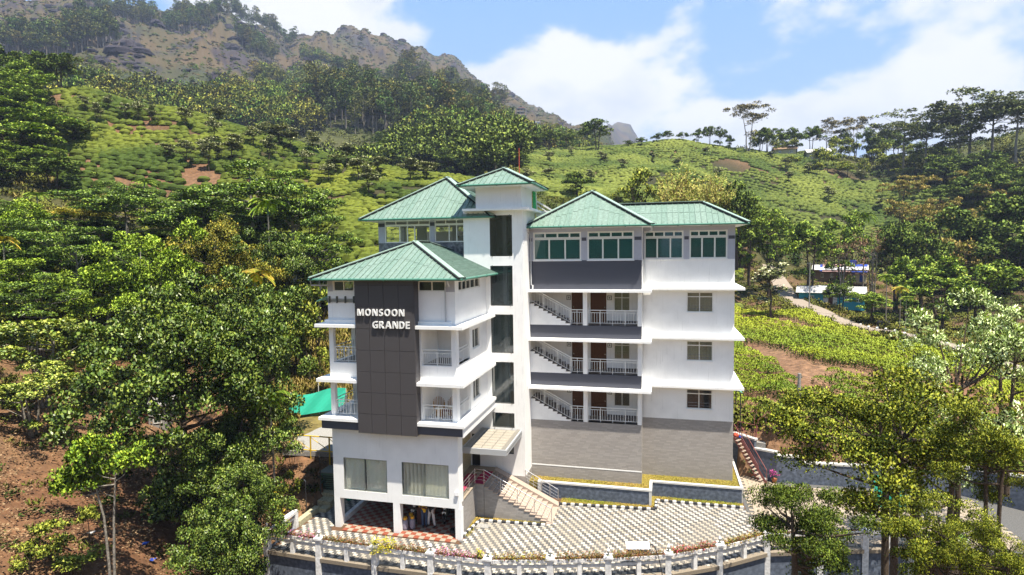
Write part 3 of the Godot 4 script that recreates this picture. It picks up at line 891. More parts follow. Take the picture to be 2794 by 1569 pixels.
func make_hotel() -> void:
	H = thing("hotel_building", "large white four-storey hotel with green hipped metal roofs and a dark tiled sign panel", "hotel building")
	var wp: Material = M.white_plaster
	# --- left wing, car port level
	B("column", V(-7.27, -0.3, -0.45), V(-6.93, 1.66, 0), wp)
	B("column", V(-3.75, -0.3, -0.42), V(-3.37, 1.66, 0), wp)
	B("column", V(-0.22, -0.3, -0.4), V(0.1, 1.66, 0), wp)
	for x in [-7.2, -3.7, -0.3]:
		B("column", V(x, -0.3, -5.7), V(x + 0.35, 1.72, -5.35), wp)
	B("low_wall", V(-7.2, -0.3, -5.35), V(-6.95, 0.3, -0.452), M.stained_white)
	B("back_wall", V(-7.2, -0.3, -6.0), V(-0.02, 1.72, -5.75), M.old_concrete)
	B("ceiling", V(-7.02, 1.72, -5.9), V(-0.25, 1.9, -0.26), M.old_concrete)
	# --- meeting room level
	var big := [[-6.65, -4.06, 2.14, 3.95], [-3.2, -0.54, 2.14, 3.95]]
	W(FRONT, Vector3.ZERO, -7.27, 0.0, 1.66, 5.66, 0.25, big, wp)
	W(RIGHTB, Vector3.ZERO, 0.252, 0.72, 1.66, 5.66, 0.25, [], wp)
	W(LEFTB, V(-7.27, 0, 0), -12.0, -0.252, 1.66, 13.68, 0.25, [[-2.4, -0.254, 6.28, 8.22], [-2.4, -0.254, 9.2, 11.18], [-4.4, -1.2, 13.08, 13.62]], wp)
	B("porch_wall", V(-1.35, 1.9, -5.6), V(-1.15, 5.66, -0.72), M.cream_paint)
	B("porch_wall", V(-1.15, 1.9, -0.72), V(-0.252, 5.66, -0.5), wp)
	B("porch_ceiling", V(-1.15, 5.2, -5.6), V(0.0, 5.66, -0.722), wp)
	B("partition", V(-7.0, 1.9, -5.95), V(-1.36, 5.66, -5.75), M.inside_wall)
	for k in 2:
		var h: Array = big[k]
		var w: float = h[1] - h[0]
		var win := window(H, FRONT, V(h[0], h[2], 0), w, 1.81, [0.49], [], 0.03, M.tarnished, M.glass_clear, 0.05)
		var s := Shape.new()
		for i in 34:
			var x := 0.05 + (w - 0.1) * (i + 0.5) / 34.0
			if k == 0 and absi(i - 16) < 1: continue
			var a := 0.3 + 0.2 * sin(i * 1.7)
			if k == 1 and i < 16: a = 0.95 + 0.35 * sin(i * 2.1)
			s.box(V(h[0] + x, h[2] + 0.92, -0.17), V(w / 34.0 * 0.74, 1.76, 0.006), Basis(Vector3.UP, a))
		tag(part(win, "vertical_blind", s, M.blind), "", "", "", "stuff")
	# --- first projecting band
	B("slab", V(-7.75, 6.12, -5.598), V(0.545, 6.28, 0.55), wp)
	B("dark_band", V(-7.62, 5.66, -5.598), V(0.42, 6.12, 0.44), M.slate_paint)
	B("white_fascia", V(0.42, 5.62, -5.597), V(0.47, 6.12, 0.43), wp)
	# --- balcony storeys
	for k in 2:
		var f := 6.28 + k * 2.92
		var top := 8.22 + k * 2.96
		if k == 1:
			B("balcony_floor", V(-7.02, 9.05, -2.4), V(-0.02, 9.2, -0.25), M.concrete)
			W(FRONT, Vector3.ZERO, -7.27, -5.35, 8.38, 9.2, 0.25, [], wp, "parapet")
			W(FRONT, Vector3.ZERO, -2.0, 0.0, 8.38, 9.2, 0.25, [], wp, "parapet")
		B("balcony_column", V(-7.27, f, -0.25), V(-7.02, top, 0), wp)
		B("balcony_column", V(-7.27, f, -2.65), V(-7.02, top, -2.402), wp)
		B("balcony_column", V(-0.25, f, -0.47), V(0.0, top, 0), wp)
		B("back_wall", V(-7.0, f, -2.65), V(-0.26, top, -2.4), M.white_plaster)
		B("dividing_wall", V(-5.45, f, -2.398), V(-5.3, top, -0.002), wp)
		B("dividing_wall", V(-2.05, f, -2.398), V(-1.9, top, -0.002), wp)
		W(RIGHTB, Vector3.ZERO, 0.252 if k == 1 else 2.32, 5.58, 8.38 if k == 1 else f, top, 0.25, [[0.2, 2.32, 9.2, 11.3], [2.8, 4.2, f + 0.42, f + 1.56]], wp)
		var win := window(H, RIGHTB, V(0, f + 0.42, -2.8), 1.4, 1.14, [0.45], [], 0.06, null, M.glass_dark, 0.08)
		curtains(win, RIGHTB, V(0, f + 0.42, -2.8 - 0.5), 0.9, 1.14, M.cushion, 0.2, 0.0, 5)
		railing(H, V(-7.0, f, -0.1), V(-5.36, f, -0.1), 0.86, 10)
		railing(H, V(-7.17, f, -0.3), V(-7.17, f, -2.38), 0.86, 12)
		railing(H, V(-1.88, f, -0.1), V(-0.27, f, -0.1), 0.82, 14)
		railing(H, V(-0.1, f, -0.5), V(-0.1, f, -2.3), 0.82, 13)
		var door := B("balcony_door", V(-1.75, f, -2.4), V(-0.95, f + 1.85, -2.36), M.white_plaster)
		B("handle", V(-1.05, f + 0.9, -2.36), V(-1.0, f + 1.0, -2.33), M.steel, door)
		var lampy := Shape.new()
		lampy.lathe(V(-0.75, f + 1.15, -2.33), [[0.0, -0.08], [0.06, -0.05], [0.05, 0.06], [0.0, 0.08]], 8)
		part(H, "wall_lamp", lampy, M.tarnished)
		# eaves slab with a slightly sloping top
		for seg in [[-7.8, -5.36], [-2.0, 0.56]]:
			B("slab", V(seg[0], top, -5.58), V(seg[1], top + 0.17, 0.55), wp)
		B("slab", V(-5.36, top, -5.58), V(-2.0, top + 0.17, -0.002), wp)
	B("upstand", V(-7.4, 11.35, -3.0), V(-5.36, 11.55, 0.18), wp)
	B("upstand", V(-2.0, 11.35, -0.6), V(-0.2, 11.53, 0.16), wp)
	# --- third storey under the eaves
	W(FRONT, Vector3.ZERO, -7.27, -5.3, 11.35, 13.68, 0.25, [[-6.92, -5.7, 13.08, 13.64]], wp)
	W(FRONT, Vector3.ZERO, -2.05, 0.0, 11.35, 13.68, 0.25, [[-2.02, -0.5, 13.08, 13.64]], wp)
	W(RIGHTB, Vector3.ZERO, 0.252, 5.58, 11.35, 13.68, 0.25, [[0.6, 4.4, 13.05, 13.6]], wp)
	window(H, FRONT, V(-6.92, 13.08, 0), 1.22, 0.56, [0.5], [], 0.05)
	window(H, FRONT, V(-2.02, 13.08, 0), 1.52, 0.56, [0.5], [], 0.06)
	var sw := window(H, RIGHTB, V(0, 13.05, -0.6), 3.8, 0.55, [0.18, 0.36, 0.55, 0.77], [], 0.07)
	curtains(sw, RIGHTB, V(0, 13.05, -2.4), 2.0, 0.55, M.cushion, 0.2, 0, 8)
	B("grey_panel", V(-0.48, 13.07, 0), V(-0.003, 13.66, 0.014), M.pale_grey)
	B("grey_panel", V(-7.25, 13.07, 0), V(-6.95, 13.66, 0.014), M.pale_grey)
	B("partition", V(-7.0, 11.35, -5.5), V(-0.26, 13.6, -5.3), M.inside_wall)
	# --- the dark tiled sign panel
	B("sign_panel", V(-5.33, 5.6, 0.002), V(-2.03, 13.72, 0.56), M.joint_black)
	var xs := [-5.35, -4.54, -3.71, -2.87, -2.01]
	var ys := [5.58, 6.64, 7.78, 8.89, 10.03, 11.16, 12.31, 13.44, 13.74]
	for i in 4:
		for j in 8:
			var s := Shape.new()
			s.span(V(xs[i] + 0.008, ys[j] + 0.008, 0.562), V(xs[i + 1] - 0.008, ys[j + 1] - 0.008, 0.6 + 0.002 * ((i * 3 + j) % 3)))
			part(H, "sign_tile", s, M.charcoal_tile)
	for j in 8:
		for s0 in [-2.03, -5.33]:
			var s := Shape.new()
			var d := 0.025 if s0 > -3.0 else -0.025
			s.span(V(minf(s0, s0 + d), ys[j] + 0.008, 0.004), V(maxf(s0, s0 + d), ys[j + 1] - 0.008, 0.556))
			part(H, "sign_tile", s, M.charcoal_tile)
	var font := SystemFont.new()
	font.font_names = PackedStringArray(["Droid Sans"])
	font.font_weight = 700
	for line in [["MONSOON", -5.16, -2.52, 11.86, 0.345], ["GRANDE", -4.31, -2.24, 11.215, 0.36]]:
		var meshes := []
		var total := 0.0
		for ch in line[0]:
			var tm := TextMesh.new()
			tm.text = ch; tm.font = font; tm.font_size = 100
			tm.pixel_size = line[4] / 71.4
			tm.depth = 0.07
			tm.horizontal_alignment = HORIZONTAL_ALIGNMENT_LEFT
			tm.vertical_alignment = VERTICAL_ALIGNMENT_BOTTOM
			meshes.append(tm)
			total += tm.get_aabb().size.x
		var gap: float = (line[2] - line[1] - total) / (meshes.size() - 1)
		var x: float = line[1]
		for k in meshes.size():
			var bb: AABB = meshes[k].get_aabb()
			part(H, "sign_letter", meshes[k], M.rail_white, V(x - bb.position.x, line[3] - bb.position.y - (0.005 if line[0][k] in "OSG" else 0.0), 0.665))
			x += bb.size.x + gap
	# --- front roof
	hip(-7.82, 0.7, 0.9, -9.4, 13.8, 4.26, 1.92, true, 0.9)
	var br := Shape.new()
	for k in 4:
		br.tube(V(-7.3, 12.5 + k * 0.055, 0.03 + k * 0.02), V(-5.34, 12.5 + k * 0.055, 0.03 + k * 0.02), 0.014)
	for x in [-7.15, -6.7, -6.2, -5.7]:
		br.span(V(x, 12.45, 0.0), V(x + 0.04, 12.82, 0.14))
	part(H, "pipe_rack", br, M.tarnished)
	var lr := Shape.new()
	lr.poly([V(-8.55, 12.45, -4.0), V(-8.55, 12.45, -0.9), V(-7.28, 13.0, -0.9), V(-7.28, 13.0, -4.0)], 0.04)
	part(H, "side_awning", lr, M.awning_teal)
	# --- roof-top hall behind
	var zf := -6.2
	W(FRONT, V(0, 0, zf), -7.27, -0.6, 13.4, 15.7, 0.25, [], M.old_concrete, "parapet")
	for seg in [[-7.27, -6.84], [-3.75, -3.46]]:
		B("pale_column", V(seg[0], 15.7, zf - 0.3), V(seg[1], 17.1, zf), M.pale_grey)
		B("column_band", V(seg[0] - 0.004, 16.72, zf - 0.2), V(seg[1] + 0.004, 16.95, zf + 0.006), M.slate_paint)
	for seg in [[-6.84, -3.75], [-3.46, -0.58]]:
		var w: float = seg[1] - seg[0]
		window(H, FRONT, V(seg[0], 16.8, zf), w, 0.3, [0.25, 0.5, 0.75], [], 0.06, null, M.glass_clear)
		window(H, FRONT, V(seg[0], 15.7, zf), w, 1.1, [0.33, 0.5, 0.66], [], 0.065, null, M.glass_clear)
	B("lintel", V(-7.27, 17.1, zf - 0.25), V(-0.58, 17.22, zf), M.pale_grey)
	W(BACKB, V(0, 0, -13.2), 0.58, 7.27, 13.4, 17.2, 0.25, [[0.9, 2.2, 15.6, 16.9], [2.6, 4.3, 15.6, 16.9], [4.7, 6.9, 15.6, 16.9]], M.pale_grey)
	W(LEFTB, V(-7.27, 0, 0), -13.198, zf - 0.302, 13.7, 17.2, 0.25, [[-12.4, -10.0, 15.6, 16.8], [-9.6, -6.8, 15.6, 16.8]], M.pale_grey)
	B("hall_floor", V(-7.0, 15.4, -12.9), V(-0.6, 15.5, zf - 0.26), M.inside_dark)
	B("hall_counter", V(-2.9, 15.5, -9.5), V(-1.8, 16.15, -8.9), M.inside_dark)
	B("hall_counter", V(-6.3, 15.5, -10.5), V(-5.7, 16.9, -10.1), M.inside_wall)
	hip(-8.15, 0.55, -5.35, -14.05, 17.2, 4.35, 2.9, true, 0.9)
	var lean := Shape.new()
	lean.poly([V(-8.7, 14.35, -12.6), V(-8.7, 14.35, -6.5), V(-7.28, 15.2, -6.5), V(-7.28, 15.2, -12.6)], 0.05)
	part(H, "lean_to_roof", lean, M.roof_green0)
	# --- stair tower
	var tw := [[0.29, 1.66, 4.4, 5.31], [0.29, 1.66, 5.89, 8.43], [0.29, 1.66, 8.97, 11.31], [0.29, 1.66, 11.83, 14.23], [0.29, 1.66, 14.8, 17.23]]
	W(FRONT, V(0, 0, -5.6), -1.36, 2.3, 0.0, 17.5, 0.25, tw + [[0.9, 1.6, 2.79, 3.26], [-1.08, -0.55, 1.9, 3.9]], wp)
	W(RIGHTB, V(2.3, 0, 0), 5.852, 9.2, 0.0, 17.5, 0.25, [], wp)
	W(LEFTB, V(-0.56, 0, 0), -9.2, -5.852, 13.0, 17.5, 0.25, [], wp)
	B("back_wall", V(-0.5, 0, -9.2), V(2.05, 17.5, -9.0), M.inside_wall)
	for k in 5:
		var h: Array = tw[k]
		window(H, FRONT, V(h[0], h[2], -5.6), 1.37, h[3] - h[2], [], [], 0.012, M.black_gap, M.glass_dark, 0.03)
		B("stair_slab", V(-0.5, h[3] + 0.02, -8.98), V(2.04, h[3] + 0.5, -5.86), M.inside_wall)
		# a flight seen through the glass
		var fl := Shape.new()
		for i in 9:
			fl.span(V(0.2 + i * 0.2, h[2] + 0.1 + i * 0.2, -8.6), V(0.45 + i * 0.2, h[2] + 0.3 + i * 0.2, -7.3))
		part(H, "inner_stair", fl, M.concrete)
		B("inner_column", V(0.9, h[2] - 0.4, -6.5), V(1.15, h[3] + 0.02, -6.25), M.inside_wall)
		for q in [[0.4, 0.0], [1.5, 0.0], [0.4, 1.0], [1.5, 1.0]]:
			B("glass_clip", V(q[0], h[2] + q[1] * (h[3] - h[2]) - 0.03, -5.6), V(q[0] + 0.05, h[2] + q[1] * (h[3] - h[2]) + 0.03, -5.57), M.steel)
	window(H, FRONT, V(0.9, 2.79, -5.6), 0.7, 0.47, [], [], 0.02, M.black_gap)
	B("tower_base", V(0.5, 0, -5.598), V(2.325, 1.48, -5.57), M.clay_cladding)
	B("tower_base", V(2.302, 0.3, -7.38), V(2.327, 1.48, -5.572), M.clay_cladding)
	var ed := B("entrance_door", V(-1.08, 1.9, -5.72), V(-0.58, 3.9, -5.68), M.black_steel)
	B("handle", V(-0.68, 2.8, -5.68), V(-0.65, 3.1, -5.63), M.steel, ed)
	B("slab", V(-1.25, 17.5, -9.3), V(2.78, 17.64, -5.08), wp)
	W(FRONT, V(0, 0, -5.6), -0.56, 2.25, 17.64, 19.0, 0.2, [], wp)
	W(RIGHTB, V(2.25, 0, 0), 5.802, 8.6, 17.64, 19.0, 0.2, [], wp)
	W(LEFTB, V(-0.56, 0, 0), -8.6, -5.802, 17.64, 19.0, 0.2, [], wp)
	W(BACKB, V(0, 0, -8.6), -2.04, 0.35, 17.64, 19.0, 0.2, [], wp)
	hip(-1.42, 3.12, -4.8, -9.3, 19.02, 2.26, 1.16, true, 0.333, 0.333)
	var gs := Shape.new()
	for i in 9:
		gs.box(V(2.3, 18.3, -8.75 - i * 0.12), V(0.04, 1.15, 0.07))
	for j in 7:
		gs.box(V(2.32, 17.8 + j * 0.17, -9.2), V(0.05, 0.05, 1.0))
	part(H, "green_screen", gs, M.green_sheet)
	var tr := Shape.new()
	tr.tube(V(2.5, 17.6, -8.9), V(2.45, 18.9, -8.9), 0.035)
	tr.beam(V(2.5, 18.25, -8.9), V(3.7, 17.5, -8.9), 0.05, 0.1)
	tr.beam(V(2.5, 18.0, -8.9), V(3.7, 17.2, -8.9), 0.05, 0.06)
	tr.span(V(2.4, 17.3, -9.3), V(3.3, 17.62, -9.0))
	part(H, "roof_ladder_rail", tr, M.rail_white)
	var mast := Shape.new()
	mast.tube(V(1.47, 19.2, -8.5), V(1.47, 21.6, -8.5), 0.03, 0.022, 6)
	part(H, "lightning_rod", mast, M.red_rod)
	# --- right wing, first block
	W(FRONT, V(0, 0, -7.4), 2.3, 9.12, 0.3, 4.5, 0.3, [], M.clay_cladding, "clad_base")
	W(RIGHTB, V(9.12, 0, 0), 7.702, 9.09, 0.3, 4.5, 0.3, [], M.clay_cladding, "clad_base")
	B("white_stripe", V(2.33, 1.58, -7.4), V(9.12, 1.65, -7.388), wp)
	for k in 3:
		var f := 4.5 + k * 3.0
		B("balcony_floor", V(2.32, f - 0.25, -9.2), V(9.1, f, -7.41), M.granite_dark)
		B("column", V(5.61, f, -7.66), V(5.87, f + 2.06, -7.402), wp)
		B("column", V(8.89, f, -7.7), V(9.118, f + 2.06, -7.402), wp)
		W(FRONT, V(0, 0, -8.9), 2.3, 9.12, f, f + 2.3, 0.2, [[4.7, 5.42, f - 0.1, f + 2.02], [5.9, 6.9, f - 0.1, f + 2.02], [7.37, 8.35, f + 0.7, f + 2.0]], wp)
		W(RIGHTB, V(9.12, 0, 0), 7.702, 9.09, f, f + 3.0, 0.2, [], wp)
		B("slab", V(2.2, f + 2.06, -9.0), V(9.7, f + 2.2, -6.85), wp)
		B("skirting", V(6.92, f, -8.9), V(8.88, f + 0.14, -8.886), M.granite_dark)
		if k < 2:
			W(FRONT, V(0, 0, -7.4), 2.3, 9.12, f + 2.2, f + 3.0, 0.2, [], M.slate_paint, "dark_band")
		for dd in [[4.7, 5.42], [5.9, 6.9]]:
			var door := B("door", V(dd[0], f, -8.97), V(dd[1], f + 2.0, -8.93), M.door_wood)
			B("panel", V(dd[0] + 0.1, f + 1.1, -8.93), V(dd[1] - 0.1, f + 1.85, -8.918), M.door_wood, door)
			B("panel", V(dd[0] + 0.1, f + 0.12, -8.93), V(dd[1] - 0.1, f + 0.85, -8.918), M.door_wood, door)
			var hx: float = dd[0] + 0.1 if dd[0] < 5.0 else dd[1] - 0.12
			B("handle", V(hx, f + 0.95, -8.918), V(hx + 0.05, f + 1.02, -8.87), M.steel, door)
		var win := window(H, FRONT, V(7.37, f + 0.7, -8.9), 0.98, 1.3, [0.5], [0.68], 0.045, null, M.glass_clear if k > 0 else M.glass_dark)
		if k > 0: curtains(win, FRONT, V(7.37, f + 0.7, -8.9), 0.98, 1.3, M.curtain, 0.2, 0.02, 6)
		for q in [4.38, 6.96]:
			var pic := B("picture", V(q, f + 1.44, -8.9), V(q + 0.27, f + 1.72, -8.88), M.black_steel)
			B("mount", V(q + 0.035, f + 1.475, -8.88), V(q + 0.235, f + 1.685, -8.875), M.plate_white, pic)
			B("print", V(q + 0.085, f + 1.525, -8.875), V(q + 0.185, f + 1.64, -8.871), M.gas_grey, pic)
		# stair in the front plane: solid white spandrel, dark treads
		var sp := Shape.new()
		var n := 9
		for i in n:
			var x1 := 4.82 - i * 0.28
			sp.span(V(x1 - 0.28, f, -7.56), V(x1, f + 0.15 * (i + 1) - 0.03, -7.405))
		part(H, "stair_spandrel", sp, wp)
		for i in n:
			var x1 := 4.82 - i * 0.28
			var tread := Shape.new()
			tread.span(V(x1 - 0.3, f + 0.15 * (i + 1) - 0.03, -8.88), V(x1 + 0.03, f + 0.15 * (i + 1), -7.39))
			tread.span(V(x1 - 0.02, f + 0.15 * i, -8.88), V(x1 + 0.001, f + 0.15 * (i + 1) - 0.03, -7.42))
			part(H, "stair_tread", tread, M.granite_dark)
		railing(H, V(4.83, f + 0.05, -7.46), V(2.32, f + 1.4, -7.46), 0.95, 15, 0.12, 0.14, "stair_railing", 2)
		railing(H, V(4.86, f, -7.5), V(5.6, f, -7.5), 0.95, 5, 0.12, 0.15)
		railing(H, V(5.9, f, -7.5), V(8.88, f, -7.5), 0.93, 19, 0.15, 0.15, "balcony_railing", 3)
	W(FRONT, V(0, 0, -7.4), 2.3, 9.12, 12.7, 14.46, 0.2, [], M.slate_paint, "dark_band")
	W(RIGHTB, V(9.12, 0, 0), 7.602, 9.09, 13.5, 16.6, 0.2, [], wp)
	W(FRONT, V(0, 0, -7.4), 2.3, 9.12, 14.48, 16.6, 0.25, [[2.56, 5.52, 14.49, 16.22], [5.9, 8.66, 14.49, 16.22]], M.pale_grey)
	for h in [[2.56, 5.52, -7.4], [5.9, 8.66, -7.4], [9.22, 11.55, -9.09], [11.9, 14.09, -9.09]]:
		var w: float = h[1] - h[0]
		window(H, FRONT, V(h[0], 15.81, h[2]), w, 0.4, [0.25, 0.51, 0.76], [], 0.09, null, M.glass_teal, 0.03)
		window(H, FRONT, V(h[0], 14.49, h[2]), w, 1.34, [0.335, 0.67], [], 0.085, null, M.glass_teal, 0.03)
		B("sill", V(h[0] - 0.03, 14.44, h[2]), V(h[1] + 0.03, 14.49, h[2] + 0.05), wp)
	for h in [[2.32, 2.5, -7.4], [5.56, 5.84, -7.4], [8.7, 9.1, -7.4], [11.6, 11.86, -9.09], [14.14, 14.5, -9.09]]:
		B("column_band", V(h[0], 15.66, h[2]), V(h[1], 15.86, h[2] + 0.012), M.slate_paint)
	B("upper_floor", V(2.35, 14.2, -12.6), V(14.4, 14.4, -9.5), M.inside_dark)
	B("inner_partition", V(2.35, 14.4, -12.7), V(14.4, 16.6, -12.5), M.inside_dark)
	# --- right wing, second block
	W(FRONT, V(0, 0, -9.09), 9.12, 14.52, 0.3, 4.53, 0.3, [], M.clay_cladding, "clad_base")
	W(RIGHTB, V(14.52, 0, 0), 9.392, 14.0, 0.3, 4.53, 0.3, [], M.clay_cladding, "clad_base")
	var wins := []
	for k in 3: wins.append([11.77, 13.3, 5.22 + k * 3.0, 6.45 + k * 3.0])
	W(FRONT, V(0, 0, -9.09), 9.12, 14.52, 4.53, 14.46, 0.25, wins, wp)
	W(FRONT, V(0, 0, -9.09), 9.12, 14.52, 14.46, 16.6, 0.25, [[9.22, 11.55, 14.49, 16.22], [11.9, 14.09, 14.49, 16.22]], M.pale_grey)
	W(RIGHTB, V(14.52, 0, 0), 9.342, 14.0, 4.53, 16.6, 0.25, [[10.2, 11.6, 5.3, 6.5], [10.2, 11.6, 8.3, 9.5], [10.2, 11.6, 11.3, 12.5]], wp)
	W(BACKB, V(0, 0, -14.0), -14.27, 7.27, 0.0, 16.6, 0.25, [], wp)
	for k in 3:
		var f := 5.22 + k * 3.0
		var win := window(H, FRONT, V(11.77, f, -9.09), 1.53, 1.23, [0.49], [0.77], 0.05, null, M.glass_clear if k > 0 else M.glass_dark)
		if k > 0: curtains(win, FRONT, V(11.77, f, -9.09), 1.53, 1.23, M.curtain, 0.18, 0.0, 8)
		var bars := Shape.new()
		for j in 2: bars.tube(V(11.8, f + 0.2 + j * 0.18, -9.13), V(13.27, f + 0.2 + j * 0.18, -9.13), 0.008, -1, 5)
		part(win, "safety_bars", bars, M.steel)
		window(H, RIGHTB, V(14.52, f + 0.08, -10.2), 1.4, 1.2, [0.5], [0.75], 0.05)
		B("sill", V(11.72, f - 0.05, -9.09), V(13.35, f, -9.03), wp)
		B("slab", V(9.72, f + 1.39, -13.6), V(15.05, f + 1.53, -8.5), wp)
	B("shelf", V(11.9, 5.0, -10.6), V(13.2, 5.9, -10.2), M.door_wood)
	hip(5.0, 15.2, -8.4, -13.4, 16.6, 2.42, 1.42, false, 1.2)
	hip(2.0, 9.72, -6.72, -14.4, 16.56, 3.84, 2.35, true, 0.333)
	# rain pipes
	var pipes := Shape.new()
	pipes.path([V(2.2, 16.5, -6.75), V(2.2, 16.3, -6.8), V(2.42, 16.1, -7.3), V(2.42, 13.0, -7.3), V(2.55, 12.95, -7.2), V(2.55, 12.72, -7.1)], [0.04, 0.04, 0.04, 0.04, 0.04, 0.04], 6)
	pipes.path([V(9.7, 16.5, -6.75), V(9.7, 16.2, -7.0), V(9.25, 16.05, -8.95), V(9.25, 12.8, -9.0)], [0.04, 0.04, 0.04, 0.04], 6)
	pipes.path([V(-0.1, 13.7, 0.85), V(-0.1, 13.4, 0.6), V(-0.5, 13.3, 0.08), V(-0.5, 11.5, 0.08)], [0.04, 0.04, 0.035, 0.035], 6)
	pipes.path([V(-7.75, 13.7, 0.85), V(-7.75, 13.45, 0.8), V(-7.1, 13.4, 0.1)], [0.04, 0.04, 0.04], 6)
	part(H, "rain_pipe", pipes, M.grey_pipe)
	# --- entrance canopy
	var cn := Shape.new()
	cn.span(V(-0.45, 4.12, -5.58), V(2.12, 4.16, -1.95))
	for e in [[V(-0.45, 4.0, -1.95), V(2.12, 4.32, -1.85)], [V(2.03, 4.0, -5.58), V(2.12, 4.32, -1.95)], [V(-0.45, 4.0, -5.58), V(-0.36, 4.32, -1.95)]]: cn.span(e[0], e[1])
	var canopy := part(H, "entrance_canopy", cn, M.canopy_edge)
	B("border", V(-0.36, 4.27, -5.58), V(0.02, 4.33, -1.95), M.concrete, canopy)
	B("border", V(1.8, 4.27, -5.58), V(2.03, 4.34, -1.95), M.canopy_cream, canopy)
	for i in 3:
		for j in 7:
			var s := Shape.new()
			s.bevel_box(V(0.32 + i * 0.6, 4.29, -2.25 - j * 0.49), V(0.54, 0.07, 0.4), 0.025)
			part(canopy, "canopy_panel", s, M.canopy_pane)
	B("bed", V(0.02, 4.2, -5.58), V(1.8, 4.28, -1.95), M.canopy_cream, canopy)
	make_entrance_stair()

func make_entrance_stair() -> void:
	var P := thing("entrance_stair", "peach stone stair with steel handrails climbing to the hotel entrance under the canopy", "stair")
	var s := Shape.new()
	s.span(V(-1.14, -0.3, -5.56), V(-0.002, 1.86, -2.85))
	s.span(V(-0.42, -0.3, -2.848), V(0.02, 1.86, -0.46))
	s.span(V(0.0, -0.3, -5.02), V(0.5, 1.859, -2.83))
	part(P, "landing_block", s, M.clay_cladding)
	var sl := Shape.new()
	sl.span(V(-1.14, 1.86, -5.56), V(0.52, 1.92, -2.83))
	sl.span(V(-1.14, 1.86, -2.83), V(0.04, 1.92, -0.74))
	part(P, "landing_floor", sl, M.tile_cream)
	part(P, "carpet", _box(V(-0.12, 1.92, -4.8), V(0.5, 1.935, -2.86)), M.carpet)
	part(P, "carpet", _box(V(-0.9, 1.92, -4.2), V(-0.3, 1.934, -0.9)), M.carpet)
	var x := 0.52
	var y := 1.92
	var body := Shape.new()
	var steps := []
	for i in 4: steps.append([0.26, 0.14])
	for i in 9: steps.append([0.305, 0.15])
	for i in steps.size():
		y -= steps[i][1]
		var w: float = steps[i][0]
		if i == 3: w = 0.34
		if y > 0.02:
			body.span(V(x, -0.3, -5.0), V(x + w, y - 0.04, -2.83))
		var st := Shape.new()
		st.span(V(x - 0.02, maxf(y, 0.03) - 0.04, -5.0), V(x + w + 0.02, maxf(y, 0.03), -2.8))
		part(P, "step", st, M.step_peach)
		x += w
	part(P, "side_wall", body, M.clay_cladding)
	var ramp := Shape.new()
	var a := V(0.52, 1.98, 0)
	var b := V(4.4, 0.1, 0)
	for z in [[-5.5, -5.0]]:
		ramp.quad(a + V(0, 0, z[1]), b + V(0, 0, z[1]), b + V(0, 0, z[0]), a + V(0, 0, z[0]))
		ramp.quad(V(0.52, 0, z[1]), V(4.4, 0, z[1]), b + V(0, 0, z[1]), a + V(0, 0, z[1]))
		ramp.quad(V(4.4, 0, z[0]), V(0.52, 0, z[0]), a + V(0, 0, z[0]), b + V(0, 0, z[0]))
		ramp.quad(V(4.4, 0, z[1]), V(4.4, 0, z[0]), b + V(0, 0, z[0]), b + V(0, 0, z[1]))
	part(P, "sloping_parapet", ramp, M.step_peach)
	for run in [[V(0.5, 1.92, -2.9), V(4.38, 0.0, -2.9)], [V(2.3, 1.05, -5.6), V(4.3, 0.0, -5.6)]]:
		var r := Shape.new()
		var p: Vector3 = run[0]
		var q: Vector3 = run[1]
		r.tube(p + V(0, 0.83, 0), q + V(0, 0.83, 0), 0.026)
		for k in 3: r.tube(p + V(0, 0.22 + 0.19 * k, 0), q + V(0, 0.22 + 0.19 * k, 0), 0.01, -1, 5)
		var rl := part(P, "handrail", r, M.steel)
		for k in 5:
			var c := p.lerp(q, k / 4.0)
			var ps := Shape.new()
			ps.tube(c, c + V(0, 0.84, 0), 0.018)
			part(rl, "post", ps, M.steel)
	var r2 := Shape.new()
	for k in 4: r2.tube(V(-0.03, 2.15 + k * 0.2, -0.75), V(-0.03, 2.15 + k * 0.2, -2.85), 0.014 if k < 3 else 0.024, -1, 5)
	for k in 4: r2.tube(V(-0.03, 2.15 + k * 0.2, -2.87), V(0.5, 2.15 + k * 0.2, -2.87), 0.014 if k < 3 else 0.024, -1, 5)
	for z in [-0.8, -1.8, -2.86]: r2.tube(V(-0.03, 1.92, z), V(-0.03, 2.8, z), 0.022)
	part(P, "handrail", r2, M.steel)

func _box(lo: Vector3, hi: Vector3) -> Shape:
	var s := Shape.new()
	s.span(lo, hi)
	return s

# ---------- terrace, retaining wall, balustrade
func in_court(x: float, z: float) -> bool:
	if z > terrace_edge(x) - 0.12 or x < -9.05 or x > 15.5: return false
	if x < -7.35: return z > -6.5
	if x < 0.16: return z > 0.36
	if x < 4.35:
		return z > lerpf(-0.1, -2.25, clampf((x - 0.05) / 0.42, 0, 1)) if x < 0.47 else z > -2.42 - (x - 0.5) * 0.06 + (0.0 if x < 4.1 else -0.5)
	if x < 9.98: return z > -5.32 - (x - 4.3) * 0.08
	return z > -7.05 and x < 15.0 + 0.25 * minf(z + 7.0, 2.5)

